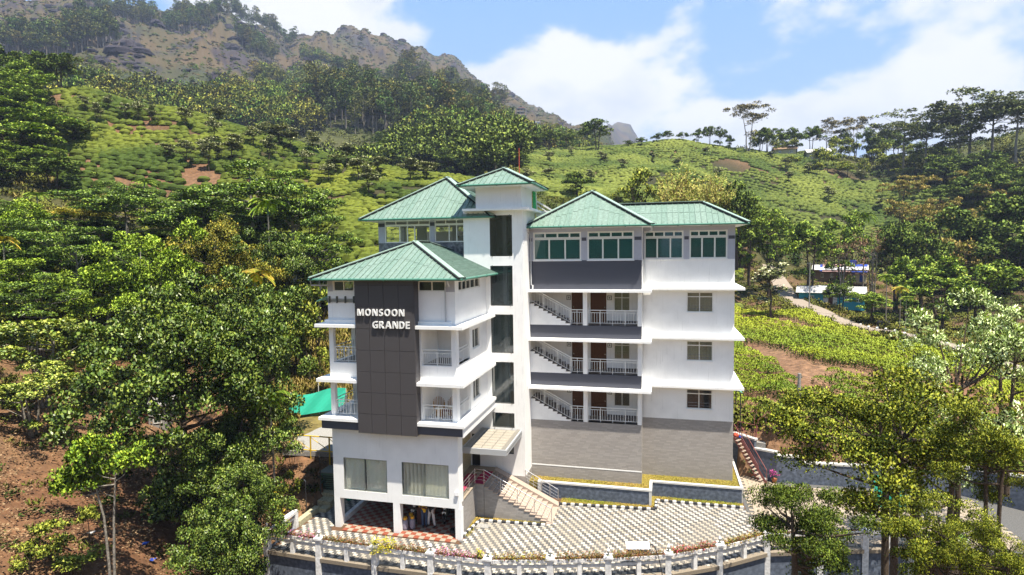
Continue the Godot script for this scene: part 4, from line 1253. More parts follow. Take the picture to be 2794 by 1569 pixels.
func make_terrace() -> void:
	# bed under the pavers
	var base := Shape.new()
	for i in 49:
		var x0 := -9.3 + i * 0.52
		var x1 := x0 + 0.52
		base.quad(V(x0, -0.03, terrace_edge(x0)), V(x1, -0.03, terrace_edge(x1)), V(x1, -0.03, -9.0), V(x0, -0.03, -9.0))
	struct("courtyard_ground", base, M.bed_soil)
	var spots := []
	for j in 56:
		var z := 3.2 - j * 0.203
		for i in 112:
			var x := -9.2 + i * 0.228 - fposmod(j * 0.15, 0.456)
			if in_court(x, z): spots.append([Vector2(x - EYE.x, z - EYE.z).length(), x, z, i % 2])
	spots.sort_custom(func(a, b): return a[0] < b[0])
	var court := Node3D.new()
	hang(court, "courtyard_paving", self)
	tag(court, "terrace paved with pale and charcoal blocks in stepped diagonal bands", "", "", "structure")
	var one := Shape.new()
	one.bevel_box(V(0, -0.015, 0), V(0.218, 0.05, 0.194), 0.008)
	var om := one.mesh()
	var rest := [Shape.new(), Shape.new(), Shape.new(), Shape.new()]
	for k in spots.size():
		var s: Array = spots[k]
		var y := 0.0 + 0.003 * sin(k * 12.9)
		if k < 300:
			part(court, "paver", om, (M.paver_dark if k % 5 else M.paver_grey) if s[3] else (M.paver_light if k % 4 else M.paver_worn), V(s[1], y, s[2]))
		else:
			rest[s[3] + (2 if (k * 31) % 7 < 2 or crags.get_noise_2d(s[1] * 9.0, s[2] * 9.0) > 0.2 else 0)].bevel_box(V(s[1], -0.015 + y, s[2]), V(0.218, 0.05, 0.194), 0.008)
	for k in 4:
		tag(part(court, "pavers", rest[k], [M.paver_light, M.paver_dark, M.paver_worn, M.paver_grey][k]), "", "", "", "stuff")
	# car port tiles
	var port := Node3D.new()
	hang(port, "car_port_floor", self)
	tag(port, "red and cream checked tiles under the left wing", "", "", "structure")
	var tile := Shape.new()
	tile.bevel_box(V(0, -0.01, 0), V(0.292, 0.05, 0.292), 0.006)
	var tmesh := tile.mesh()
	var more := [Shape.new(), Shape.new()]
	for j in 20:
		for i in 23:
			var p := V(-6.82 + i * 0.298, 0.012, 0.2 - j * 0.298)
			if (i < 1 and j < 2) or (absf(p.x + 3.56) < 0.3 and j < 2 and j > 0) or i > 22: continue
			if j < 13: part(port, "floor_tile", tmesh, M.tile_red if (i + j) % 2 else M.tile_cream, p)
			else: more[(i + j) % 2].bevel_box(p + V(0, -0.01, 0), V(0.292, 0.05, 0.292), 0.006)
	for k in 2: tag(part(port, "floor_tiles", more[k], M.tile_red if k else M.tile_cream), "", "", "", "stuff")
	# kerbs of black and white blocks
	for run in [["short kerb of black and white blocks bending round the entrance stair lawn", [V(0.02, 0, -0.22), V(0.42, 0, -2.3), V(4.1, 0, -2.52)]], ["long kerb of black and white blocks along the lower lawn strip", [V(4.33, 0, -5.38), V(9.93, 0, -5.84)]], ["stepped kerb of black and white blocks along the right lawn strip", [V(9.98, 0, -5.86), V(9.98, 0, -7.1), V(14.95, 0, -7.14)]]]:
		var kt := thing("kerb", run[0], "kerb")
		var idx := 0
		for i in run[1].size() - 1:
			var a: Vector3 = run[1][i]
			var b: Vector3 = run[1][i + 1]
			var n := int(a.distance_to(b) / 0.235)
			for k in n:
				var s := Shape.new()
				var d := (b - a).normalized()
				s.t = Transform3D(Basis(d, Vector3.UP, d.cross(Vector3.UP)), a.lerp(b, (k + 0.5) / n))
				s.bevel_box(V(0, 0.04, 0), V(0.222, 0.2, 0.14), 0.025)
				part(kt, "kerb_block", s, M.kerb_black if idx % 2 == 0 else M.kerb_white)
				idx += 1
	# lawns and the low blue walls
	var lw := Shape.new()
	lw.poly([V(0.05, 0.02, -0.25), V(0.42, 0.02, -2.3), V(0.42, 0.02, -2.85), V(-0.02, 0.02, -2.85)], 0.1)
	lw.poly([V(0.43, 0.02, -2.36), V(4.05, 0.02, -2.58), V(4.05, 0.02, -2.84), V(0.43, 0.02, -2.84)], 0.1)
	lw.poly([V(4.4, 0.02, -5.44), V(9.9, 0.02, -5.9), V(9.9, 0.02, -6.36), V(4.4, 0.02, -6.36)], 0.1)
	lw.poly([V(10.05, 0.02, -7.2), V(14.95, 0.02, -7.2), V(14.95, 0.02, -7.85), V(9.72, 0.02, -7.85), V(9.72, 0.02, -5.9), V(10.0, 0.02, -5.9)], 0.1)
	lw.span(V(2.33, 0.3, -7.402), V(9.6, 0.86, -6.5))
	lw.span(V(9.12, 0.3, -9.092), V(9.598, 0.858, -7.402))
	lw.span(V(9.6, 0.3, -9.092), V(14.84, 0.862, -7.93))
	lw.span(V(14.53, 0.3, -13.0), V(14.84, 0.864, -9.094))
	var lawn := struct("lawn", lw, M.lawn)
	tag(lawn, "dry yellowish lawn strips along the hotel base")
	grass_on(lawn)
	var bw := thing("low_wall", "low slate blue garden wall with white coping in front of the grey cladding", "garden wall")
	part(bw, "wall_face", _box(V(3.12, -0.2, -6.5), V(9.58, 0.86, -6.36)), M.wall_blue)
	part(bw, "wall_face", _box(V(9.72, -0.2, -7.93), V(14.9, 0.86, -7.8)), M.wall_blue)
	part(bw, "coping", _box(V(3.05, 0.86, -6.56), V(9.75, 0.96, -6.32)), M.kerb_white)
	part(bw, "coping", _box(V(9.6, 0.862, -7.97), V(14.99, 0.962, -7.76)), M.kerb_white)
	part(bw, "return_wall", _box(V(9.58, -0.2, -7.95), V(9.72, 0.858, -6.33)), M.kerb_white)
	part(bw, "return_wall", _box(V(9.585, 0.858, -7.75), V(9.755, 0.961, -6.57)), M.kerb_white)
	part(bw, "side_wall", _box(V(14.84, -0.2, -13.2), V(14.98, 0.96, -7.98)), M.kerb_white)
	part(bw, "slanting_end", _box(V(2.9, 0.3, -6.7), V(3.1, 0.95, -6.33)), M.kerb_white)
	# retaining wall and balustrade
	var px := [-9.4, -6.3, -3.2, -0.3, 2.5, 5.3, 7.9, 10.6, 13.0, 15.4, 18.0, 20.2, 22.4]
	var ret := thing("retaining_wall", "tall slate blue retaining wall with white piers under the curved terrace edge", "retaining wall")
	var bal := thing("terrace_balustrade", "curved white concrete balustrade with planter coping round the terrace edge", "balustrade")
	var ps := px.map(func(x): return V(x, 0, terrace_edge(x) - 0.02))
	for i in ps.size():
		var p: Vector3 = ps[i]
		var s := Shape.new()
		s.span(p + V(-0.14, -7.5, -0.16), p + V(0.14, 0.0, 0.16))
		part(ret, "pier", s, M.stained_white)
		var q := Shape.new()
		q.span(p + V(-0.135, 0.002, -0.155), p + V(0.135, 0.92, 0.155))
		q.bevel_box(p + V(0, 0.98, 0), V(0.42, 0.12, 0.42), 0.03)
		part(bal, "post", q, M.stained_white)
		if i == ps.size() - 1: break
		var e: Vector3 = ps[i + 1]
		var d := (e - p).normalized()
		var fr := Transform3D(Basis(d, Vector3.UP, d.cross(Vector3.UP)), (p + e) * 0.5)
		var len := p.distance_to(e)
		for item in [["wall_panel", V(0, -3.85, -0.02), V(len - 0.2, 7.3, 0.16), M.wall_blue, ret], ["ledge", V(0, -0.1, 0.02), V(len - 0.26, 0.19, 0.3), M.dirty_edge, ret], ["coping", V(0, 0.86, 0), V(len - 0.25, 0.15, 0.28), M.stained_white, bal], ["planter_soil", V(0, 0.925, 0), V(len - 0.35, 0.04, 0.2), M.bed_soil, bal], ["rail", V(0, 0.56, 0), V(len - 0.25, 0.1, 0.1), M.stained_white, bal]]:
			var b := Shape.new()
			b.t = fr
			b.box(item[1], item[2])
			part(item[4], item[0], b, item[3])
		var mid := Shape.new()
		mid.t = fr
		mid.span(V(-0.1, -0.005, -0.1), V(0.1, 0.785, 0.1))
		part(bal, "short_post", mid, M.stained_white)
		if i < 9: coping_plants(i, p, e)
		if i < 10: pier_lamp(i, p)
	var left := Shape.new()
	left.span(V(-9.55, 0.8, 0.7), V(-9.27, 0.94, 2.75))
	left.span(V(-9.46, 0.5, 0.7), V(-9.36, 0.6, 2.75))
	part(bal, "coping", left, M.stained_white)
	var lp := Shape.new()
	lp.span(V(-9.53, -2.0, 0.45), V(-9.27, 0.95, 0.698))
	part(bal, "post", lp, M.stained_white)
	part(ret, "wall_panel", _box(V(-9.5, -7.5, -0.3), V(-9.34, -0.01, 2.84)), M.wall_blue)
	var cw := thing("edge_wall", "low cream wall with two block steps at the terrace's left edge", "low wall")
	part(cw, "wall", _box(V(-9.55, -2.5, -1.6), V(-9.2, 0.28, 0.44)), M.cream_paint)
	part(cw, "step", _box(V(-9.2, -0.3, -1.95), V(-8.7, 0.2, -1.4)), M.cream_paint)
	part(cw, "step", _box(V(-9.6, -0.3, -2.6), V(-8.75, 0.42, -1.952)), M.cream_paint)
	part(cw, "step", _box(V(-9.9, -0.3, -3.3), V(-8.8, 0.62, -2.602)), M.cream_paint)
	make_terrace_things()

func pier_lamp(i: int, p: Vector3) -> void:
	var where: String = ["at the left corner of the balustrade", "second from the balustrade's left corner", "beside the big yellow flowering bush", "in front of the right car port column", "in front of the entrance stair's lawn", "below the foot of the entrance stair", "just left of the white topped desk", "just right of the white topped desk", "in front of the right lawn strip", "at the balustrade's right end by the dark tree"][i]
	var o := thing("pier_lamp", "white globe lamp on the balustrade post " + where, "garden lamp", p + V(0, 1.04, 0), "globe lamps on the balustrade posts")
	var s := Shape.new()
	s.lathe(V(0, 0, 0), [[0.08, 0], [0.08, 0.02], [0.03, 0.05], [0.03, 0.12], [0.07, 0.14], [0.07, 0.16], [0.0, 0.165]], 8)
	part(o, "base", s, M.tarnished)
	var g := Shape.new()
	g.lathe(V(0, 0.16, 0), [[0.03, 0], [0.06, 0.03], [0.07, 0.07], [0.055, 0.12], [0.03, 0.14], [0.015, 0.2], [0.0, 0.21]], 10)
	part(o, "globe", g, M.globe)

func sprig(s: Shape, at: Vector3, n: int, spread: Vector3, size: float, colors: Array, r: RandomNumberGenerator) -> void:
	for k in n:
		var p := at + Vector3(r.randf_range(-1, 1) * spread.x, r.randf_range(-0.3, 1) * spread.y, r.randf_range(-1, 1) * spread.z)
		leaf(s, p, Vector3(r.randf_range(-1, 1), r.randf_range(-0.2, 1), r.randf_range(-1, 1)), size * r.randf_range(0.6, 1.4), r, colors[r.randi() % colors.size()])

func leaf(s: Shape, p: Vector3, dir: Vector3, size: float, r: RandomNumberGenerator, c: Color) -> void:
	var d := dir.normalized()
	var w := d.cross(Vector3(r.randf_range(-0.4, 0.4), 1, r.randf_range(-0.4, 0.4)))
	if w.length() < 0.05: w = Vector3.RIGHT
	w = w.normalized() * size * 0.28
	s.col = c
	var mid := p + d * size * 0.5
	var sag := Vector3.DOWN * size * 0.1
	s.tri(p, mid + w, p + d * size + sag)
	s.tri(p, p + d * size + sag, mid - w)

func coping_plants(i: int, p: Vector3, e: Vector3) -> void:
	var r := RandomNumberGenerator.new()
	r.seed = 900 + i
	var look: String = ["dry reddish creeper with pink blooms", "sparse brown creeper", "rusty creeper beside the yellow bush", "pink and white flowering creeper", "olive creeper with yellow tufts", "thin brownish creeper", "straw coloured creeper", "red tipped leafy creeper with a few pink blooms", "thick straw and green creeper"][i]
	var where: String = ["nearest the left corner", "in the second bay from the left corner", "in front of the car port's middle column", "in front of the right car port column", "below the entrance stair", "left of the white topped desk", "behind the white topped desk", "right of the white topped desk", "by the dark tree at the right"][i]
	var s := Shape.new()
	var pal := [Color(0.2, 0.07, 0.03), Color(0.22, 0.14, 0.03), Color(0.1, 0.11, 0.02), Color(0.16, 0.09, 0.04)]
	if i in [0, 3]: pal += [Color(0.5, 0.12, 0.28), Color(0.5, 0.3, 0.4)]
	if i in [4, 8]: pal += [Color(0.35, 0.27, 0.03), Color(0.2, 0.2, 0.03)]
	if i == 7: pal += [Color(0.45, 0.05, 0.08)]
	for k in 80:
		var q := p.lerp(e, 0.07 + 0.86 * r.randf()) + V(0, 0.93, 0)
		sprig(s, q, 12, V(0.18, 0.1 + 0.2 * r.randf() * r.randf() * 2.0, 0.17), 0.085, pal, r)
	var o := part(self, "coping_creeper", s, M.petals)
	tag(o, look + " " + where, "flowering creeper", "creepers along the balustrade")

func make_terrace_things() -> void:
	var r := RandomNumberGenerator.new()
	r.seed = 77
	var yb := Shape.new()
	for k in 60: sprig(yb, V(-2.75, 0.95, 3.25) + V(r.randf_range(-0.55, 0.55), r.randf_range(-0.35, 0.3), r.randf_range(-0.2, 0.3)), 14, V(0.14, 0.12, 0.14), 0.09, [Color(0.5, 0.4, 0.03), Color(0.38, 0.33, 0.03), Color(0.25, 0.26, 0.03)], r)
	var o := part(self, "yellow_bush", yb, M.petals)
	tag(o, "yellow flowering bush spilling over the balustrade near its third post", "shrub")
	var yt := Shape.new()
	for k in 10: sprig(yt, V(2.15, 0.95, 3.22) + V(r.randf_range(-0.12, 0.12), r.randf_range(0, 0.3), 0), 12, V(0.1, 0.12, 0.1), 0.09, [Color(0.5, 0.42, 0.02), Color(0.3, 0.3, 0.03)], r)
	tag(part(self, "yellow_plant", yt, M.petals), "small bright yellow plant on the coping in front of the stair lawn", "shrub")
	var pot := thing("potted_plant", "tall yellow leaved potted plant on the balustrade's left corner", "potted plant", V(-9.3, 1.0, 2.2))
	var ps := Shape.new()
	ps.lathe(Vector3.ZERO, [[0.0, 0.0], [0.13, 0.0], [0.2, 0.28], [0.17, 0.28], [0.0, 0.24]], 12)
	part(pot, "pot", ps, M.terracotta)
	var lf := Shape.new()
	for k in 26:
		var a := r.randf() * TAU
		var tip := V(cos(a) * r.randf_range(0.1, 0.55), r.randf_range(0.6, 1.5), sin(a) * r.randf_range(0.1, 0.55))
		lf.col = Color(0.35, 0.3, 0.02)
		lf.path([V(0, 0.25, 0), tip * 0.5 + V(0, 0.2, 0), tip], [0.012, 0.008, 0.004], 4, false)
		for m in 9: leaf(lf, tip * r.randf_range(0.4, 1.0) + V(0, 0.1, 0), V(cos(a + r.randf_range(-1, 1)), r.randf_range(0.1, 1.2), sin(a + r.randf_range(-1, 1))), 0.2, r, [Color(0.5, 0.38, 0.02), Color(0.36, 0.33, 0.03), Color(0.22, 0.25, 0.03)][m % 3])
	part(pot, "foliage", lf, M.petals)
	# the white topped desk by the balustrade and its cable
	var desk := thing("guard_desk", "white topped standing desk on thin legs behind the balustrade", "desk", V(9.2, 0, 0.62), "", 0.2)
	var top := Shape.new()
	top.box(V(0, 1.02, 0), V(1.12, 0.05, 0.5), Basis(Vector3.RIGHT, 0.25))
	part(desk, "top", top, M.white_cloth)
	part(desk, "skirt", _box(V(-0.5, 0.55, -0.18), V(0.5, 0.93, -0.14)), M.concrete)
	for x in [-0.48, 0.48]:
		for z in [-0.18, 0.18]:
			var l := Shape.new()
			l.tube(V(x, 0, z), V(x, 0.98, z), 0.02)
			part(desk, "leg", l, M.black_steel)
	var cb := Shape.new()
	cb.path([V(9.77, 0.6, 1.05), V(9.76, 1.25, 1.1), V(9.8, 1.42, 1.15), V(9.88, 1.44, 1.2), V(10.0, 1.33, 1.25), V(10.15, 0.95, 1.3), V(10.28, 0.4, 1.35), V(10.42, -0.5, 1.4), V(10.55, -2.2, 1.45)], [0.022, 0.022, 0.022, 0.022, 0.022, 0.022, 0.022, 0.022, 0.022], 6)
	tag(part(self, "cable", cb, M.black_steel), "black cable arching over the balustrade beside the white topped desk", "cable")
	var mh := thing("drain_cover", "weathered patch cover in the paving by the stair lawn corner", "drain cover", V(0.75, 0.02, -1.75))
	part(mh, "slab", _box(V(-0.35, -0.03, -0.22), V(0.35, 0.012, 0.22)), M.concrete)
	# wall lamp and its box on the right car port column
	var wl := thing("column_light", "small white light box on the right car port column", "wall light", V(-0.08, 2.4, 0.001))
	part(wl, "box", _box(V(-0.1, 0, 0), V(0.08, 0.2, 0.1)), M.white_cloth)
	part(wl, "cover", _box(V(-0.08, -0.03, 0.002), V(0.06, -0.001, 0.085)), M.steel)

func grass_on(lawn: Node3D) -> void:
	var r := RandomNumberGenerator.new()
	r.seed = 51
	var s := Shape.new()
	for strip in [[0.1, 0.4, -2.8, -0.4, 0.02, 400], [0.45, 4.0, -2.83, -2.45, 0.02, 700], [4.45, 9.8, -6.34, -5.9, 0.02, 1300], [10.05, 14.9, -7.8, -7.22, 0.02, 1300], [2.4, 9.5, -7.38, -6.55, 0.86, 1900], [9.65, 14.8, -9.05, -7.95, 0.86, 1500], [14.55, 14.82, -12.8, -9.1, 0.86, 300]]:
		for k in strip[5]:
			var x := r.randf_range(strip[0], strip[1])
			var z := r.randf_range(strip[2], strip[3])
			var dry := crags.get_noise_2d(x * 12.0, z * 12.0)
			var c := (Color(0.26, 0.3, 0.03) if strip[4] < 0.5 else Color(0.34, 0.3, 0.05)).lerp(Color(0.5, 0.34, 0.1), clampf(0.5 + dry * 1.8, 0, 1))
			leaf(s, V(x, strip[4] - 0.01, z), V(r.randf_range(-0.5, 0.5), 1, r.randf_range(-0.5, 0.5)), r.randf_range(0.04, 0.1), r, c)
	tag(part(lawn, "grass", s, M.petals), "", "", "", "stuff")

# ---------- things round the hotel
func make_surroundings() -> void:
	make_drive()
	make_left_side()
	make_houses()
	make_poles()

func make_drive() -> void:
	var s := Shape.new()
	s.poly([V(15.0, -0.02, -8.2), V(15.3, -0.02, -2.25), V(18, -0.02, -3.05), V(22, -0.02, -4.15), V(30, -0.02, -5.0), V(32, -0.02, -9.0), V(27.5, -0.02, -12.1), V(18.0, -0.02, -11.9), V(15.2, -0.02, -13.6)], 0.2)
	var d := struct("driveway", s, M.paver_dark, "driveway of pale tan blocks right of the hotel")
	var st := Shape.new()
	st.bevel_box(V(0, -0.01, 0), V(0.47, 0.05, 0.235), 0.01)
	var one := st.mesh()
	var rest := Shape.new()
	var n := 0
	for j in 46:
		for i in 26:
			var x := 15.2 + i * 0.5 + (0.25 if j % 2 else 0.0)
			var z := -2.3 - j * 0.25
			if z > terrace_edge(x) - 0.3 or x > 28 or z < -11.2 - maxf(0.0, 17.5 - x) * 0.7: continue
			if x < 15.35 + (0.3 if z > -5 else 0.0): continue
			if x < 20.5 and z < -3.9 and n < 300:
				part(d, "paver", one, M.paver_tan, V(x, 0, z))
				n += 1
			else:
				rest.bevel_box(V(x, -0.01, z), V(0.47, 0.05, 0.235), 0.01)
	tag(part(d, "pavers", rest, M.paver_tan), "", "", "", "stuff")
	var w := thing("drive_wall", "dark blue retaining wall with stepped white coping behind the driveway", "retaining wall")
	var pts := [V(14.99, 2.45, -13.5), V(16.22, 2.35, -12.35), V(17.5, 1.8, -11.75), V(19.0, 1.6, -11.75), V(22.5, 1.25, -11.9), V(27.5, 1.3, -12.0), V(33.0, 1.6, -10.0)]
	for i in pts.size() - 1:
		var a: Vector3 = pts[i]
		var b: Vector3 = pts[i + 1]
		var h := maxf(a.y, b.y) if i == 0 else b.y + 0.05
		var q := Shape.new()
		var dd := V(b.x - a.x, 0, b.z - a.z).normalized()
		q.t = Transform3D(Basis(dd, Vector3.UP, dd.cross(Vector3.UP)), V((a.x + b.x) * 0.5, 0, (a.z + b.z) * 0.5))
		var len := V(b.x - a.x, 0, b.z - a.z).length()
		q.span(V(-len * 0.5, -0.4, -0.25), V(len * 0.5, h, 0))
		part(w, "wall_face", q, M.wall_blue)
		var c := Shape.new()
		c.t = q.t
		c.span(V(-len * 0.5 - 0.05, h, -0.3), V(len * 0.5 + 0.05, h + 0.12, 0.04))
		part(w, "coping", c, M.kerb_white)
	# terrace of earth behind the wall
	var yard := Shape.new()
	yard.poly([V(14.6, 2.3, -13.6), V(16.3, 2.3, -12.5), V(16.9, 2.3, -12.3), V(17.2, 2.3, -17.0), V(14.6, 2.3, -17.0)], 0.4)
	struct("back_yard", yard, M.concrete, "concrete strip behind the hotel's right end")
	var stair := thing("outdoor_stair", "red steel stair with handrails climbing beside the hotel's right end", "stair")
	var foot := V(16.62, 0.0, -11.55)
	var head := V(15.2, 2.45, -12.5)
	var side := Vector3(0.55, 0, 0.82).normalized() * 0.36
	for k in 2:
		var o := side * (1 if k else -1)
		var b := Shape.new()
		b.beam(foot + o, head + o, 0.05, 0.14)
		part(stair, "stringer", b, M.red_steel)
		var r := Shape.new()
		r.tube(foot + o + V(0, 0.9, 0), head + o + V(0, 0.9, 0), 0.025)
		r.tube(foot + o + V(0, 0.5, 0), head + o + V(0, 0.5, 0), 0.018)
		for j in 4:
			var p := foot.lerp(head, j / 3.0) + o
			r.tube(p, p + V(0, 0.9, 0), 0.02)
		part(stair, "handrail", r, M.red_steel)
	for j in 12:
		var p := foot.lerp(head, (j + 0.6) / 12.0)
		var t := Shape.new()
		var x := (foot - head)
		x.y = 0
		x = x.normalized()
		t.box(p, V(0.16, 0.03, 0.54), Basis(x, Vector3.UP, x.cross(Vector3.UP)))
		part(stair, "tread", t, M.step_peach)
	var yr := thing("yard_railing", "thin red railing round the back yard above the steel stair", "railing")
	var rr := Shape.new()
	var rp := [V(15.3, 2.46, -13.3), V(16.25, 2.46, -12.6), V(16.5, 2.46, -14.5), V(15.0, 2.46, -15.5)]
	for i in 3:
		for h in [0.45, 0.95]: rr.tube(rp[i] + V(0, h, 0), rp[i + 1] + V(0, h, 0), 0.018)
	part(yr, "rail", rr, M.red_steel)
	for p in rp:
		var q := Shape.new()
		q.tube(p, p + V(0, 1.0, 0), 0.022)
		part(yr, "post", q, M.red_steel)
	var arch := Shape.new()
	arch.path([V(16.35, 2.46, -12.65), V(16.4, 3.4, -12.65), V(16.5, 3.8, -12.6), V(16.75, 4.05, -12.5)], [0.06, 0.06, 0.05, 0.04], 6)
	part(yr, "curved_post", arch, M.red_steel)
	var cl := thing("laundry_bundle", "red and blue cloth bundle at the head of the steel stair", "laundry", V(15.15, 2.42, -13.0))
	cl.scale = V(0.6, 0.55, 0.6)
	var c1 := Shape.new()
	c1.lathe(Vector3.ZERO, [[0.0, 0], [0.28, 0.05], [0.3, 0.25], [0.18, 0.45], [0.0, 0.5]], 9)
	part(cl, "red_cloth", c1, M.red_rod)
	var c2 := Shape.new()
	c2.lathe(V(0.45, 0, 0.1), [[0.0, 0], [0.2, 0.03], [0.16, 0.16], [0.0, 0.2]], 8)
	part(cl, "blue_cloth", c2, M.tarp_blue)
	var aw := thing("corner_awning", "small teal corrugated awning on steel posts at the hotel's right rear corner", "awning")
	var a := Shape.new()
	for i in 10:
		var z := -13.6 - i * 0.28
		a.poly([V(15.6, 5.25, z - 0.26), V(15.6, 5.25, z), V(14.53, 6.1, z), V(14.53, 6.1, z - 0.26)], 0.02)
	part(aw, "corrugated_sheet", a, M.awning_teal)
	for z in [-13.7, -16.2]:
		var q := Shape.new()
		q.tube(V(15.5, 2.3, z), V(15.5, 5.25, z), 0.04)
		part(aw, "post", q, M.black_steel)
	# stones and pots at the foot of the stair
	var r := RandomNumberGenerator.new()
	r.seed = 5
	for k in 9:
		var g := Shape.new()
		var w2 := r.randf_range(0.12, 0.2)
		g.lathe(Vector3.ZERO, [[0.0, -0.05], [w2, 0.0], [w2 * 0.9, w2 * 0.55], [w2 * 0.4, w2 * 0.8], [0.0, w2 * 0.82]], 7)
		var p := V(15.55 + k * 0.16, 0.02, -12.85 + k * 0.12)
		var o := part(self, "garden_stone", g, M.stone_wall if k % 2 else M.concrete, p)
		o.rotation.y = k * 1.3
		tag(o, "rounded stone edging the flower bed at the foot of the red stair", "stone", "stones edging the bed by the red stair")
	for k in 3:
		var lbl: String = ["terracotta pot with a tall green plant left of the red stair's foot", "terracotta pot with a low pale plant beneath the red stair", "pot of magenta flowers right of the red stair's foot"][k]
		var at: Vector3 = [V(15.65, 0, -12.7), V(16.15, 0, -12.35), V(17.35, 0, -11.6)][k]
		var o := thing("flower_pot", lbl, "potted plant", at)
		var ps := Shape.new()
		ps.lathe(Vector3.ZERO, [[0.0, 0.0], [0.12, 0.0], [0.18, 0.26], [0.14, 0.26], [0.0, 0.22]], 10)
		part(o, "pot", ps, M.terracotta)
		var f := Shape.new()
		var pal := [Color(0.08, 0.14, 0.02), Color(0.14, 0.2, 0.04)]
		if k == 1: pal = [Color(0.2, 0.25, 0.12), Color(0.1, 0.16, 0.05)]
		if k == 2: pal = [Color(0.4, 0.03, 0.2), Color(0.5, 0.1, 0.35), Color(0.08, 0.12, 0.02)]
		for j in 18: sprig(f, V(r.randf_range(-0.15, 0.15), r.randf_range(0.25, 0.9 if k == 0 else 0.5), r.randf_range(-0.15, 0.15)) * (1.5 if k == 2 else 1.0), 9, V(0.12, 0.12, 0.12), 0.11, pal, r)
		part(o, "foliage", f, M.petals)
	var net := thing("shade_net", "bright teal shade net hung behind the right foreground trees", "shade net")
	var nm := Shape.new()
	for i in 8:
		for j in 5:
			var f := func(u: int, v: int) -> Vector3: return V(22.3 + u * 0.2, 1.75 - v * 0.36 + 0.05 * sin(u * 1.3), -9.3 + 0.09 * sin(u * 2.0 + v) + v * 0.06)
			nm.quad(f.call(i, j + 1), f.call(i + 1, j + 1), f.call(i + 1, j), f.call(i, j))
	part(net, "net", nm, M.net_teal)
	for x in [22.25, 23.95]:
		var q := Shape.new()
		q.tube(V(x, 0, -9.3), V(x, 1.9, -9.3), 0.03)
		part(net, "pole", q, M.black_steel)
	var pl := thing("planter_box", "white low planter box with clipped green plants on the drive's edge", "planter", V(24.2, 0, -4.6))
	part(pl, "box", _box(V(-0.9, 0, -0.3), V(0.9, 0.5, 0.3)), M.kerb_white)
	var pf := Shape.new()
	for j in 50: sprig(pf, V(r.randf_range(-0.85, 0.85), 0.5, r.randf_range(-0.25, 0.25)), 10, V(0.1, 0.16, 0.1), 0.12, [Color(0.1, 0.2, 0.02), Color(0.16, 0.26, 0.03)], r)
	part(pl, "foliage", pf, M.petals)

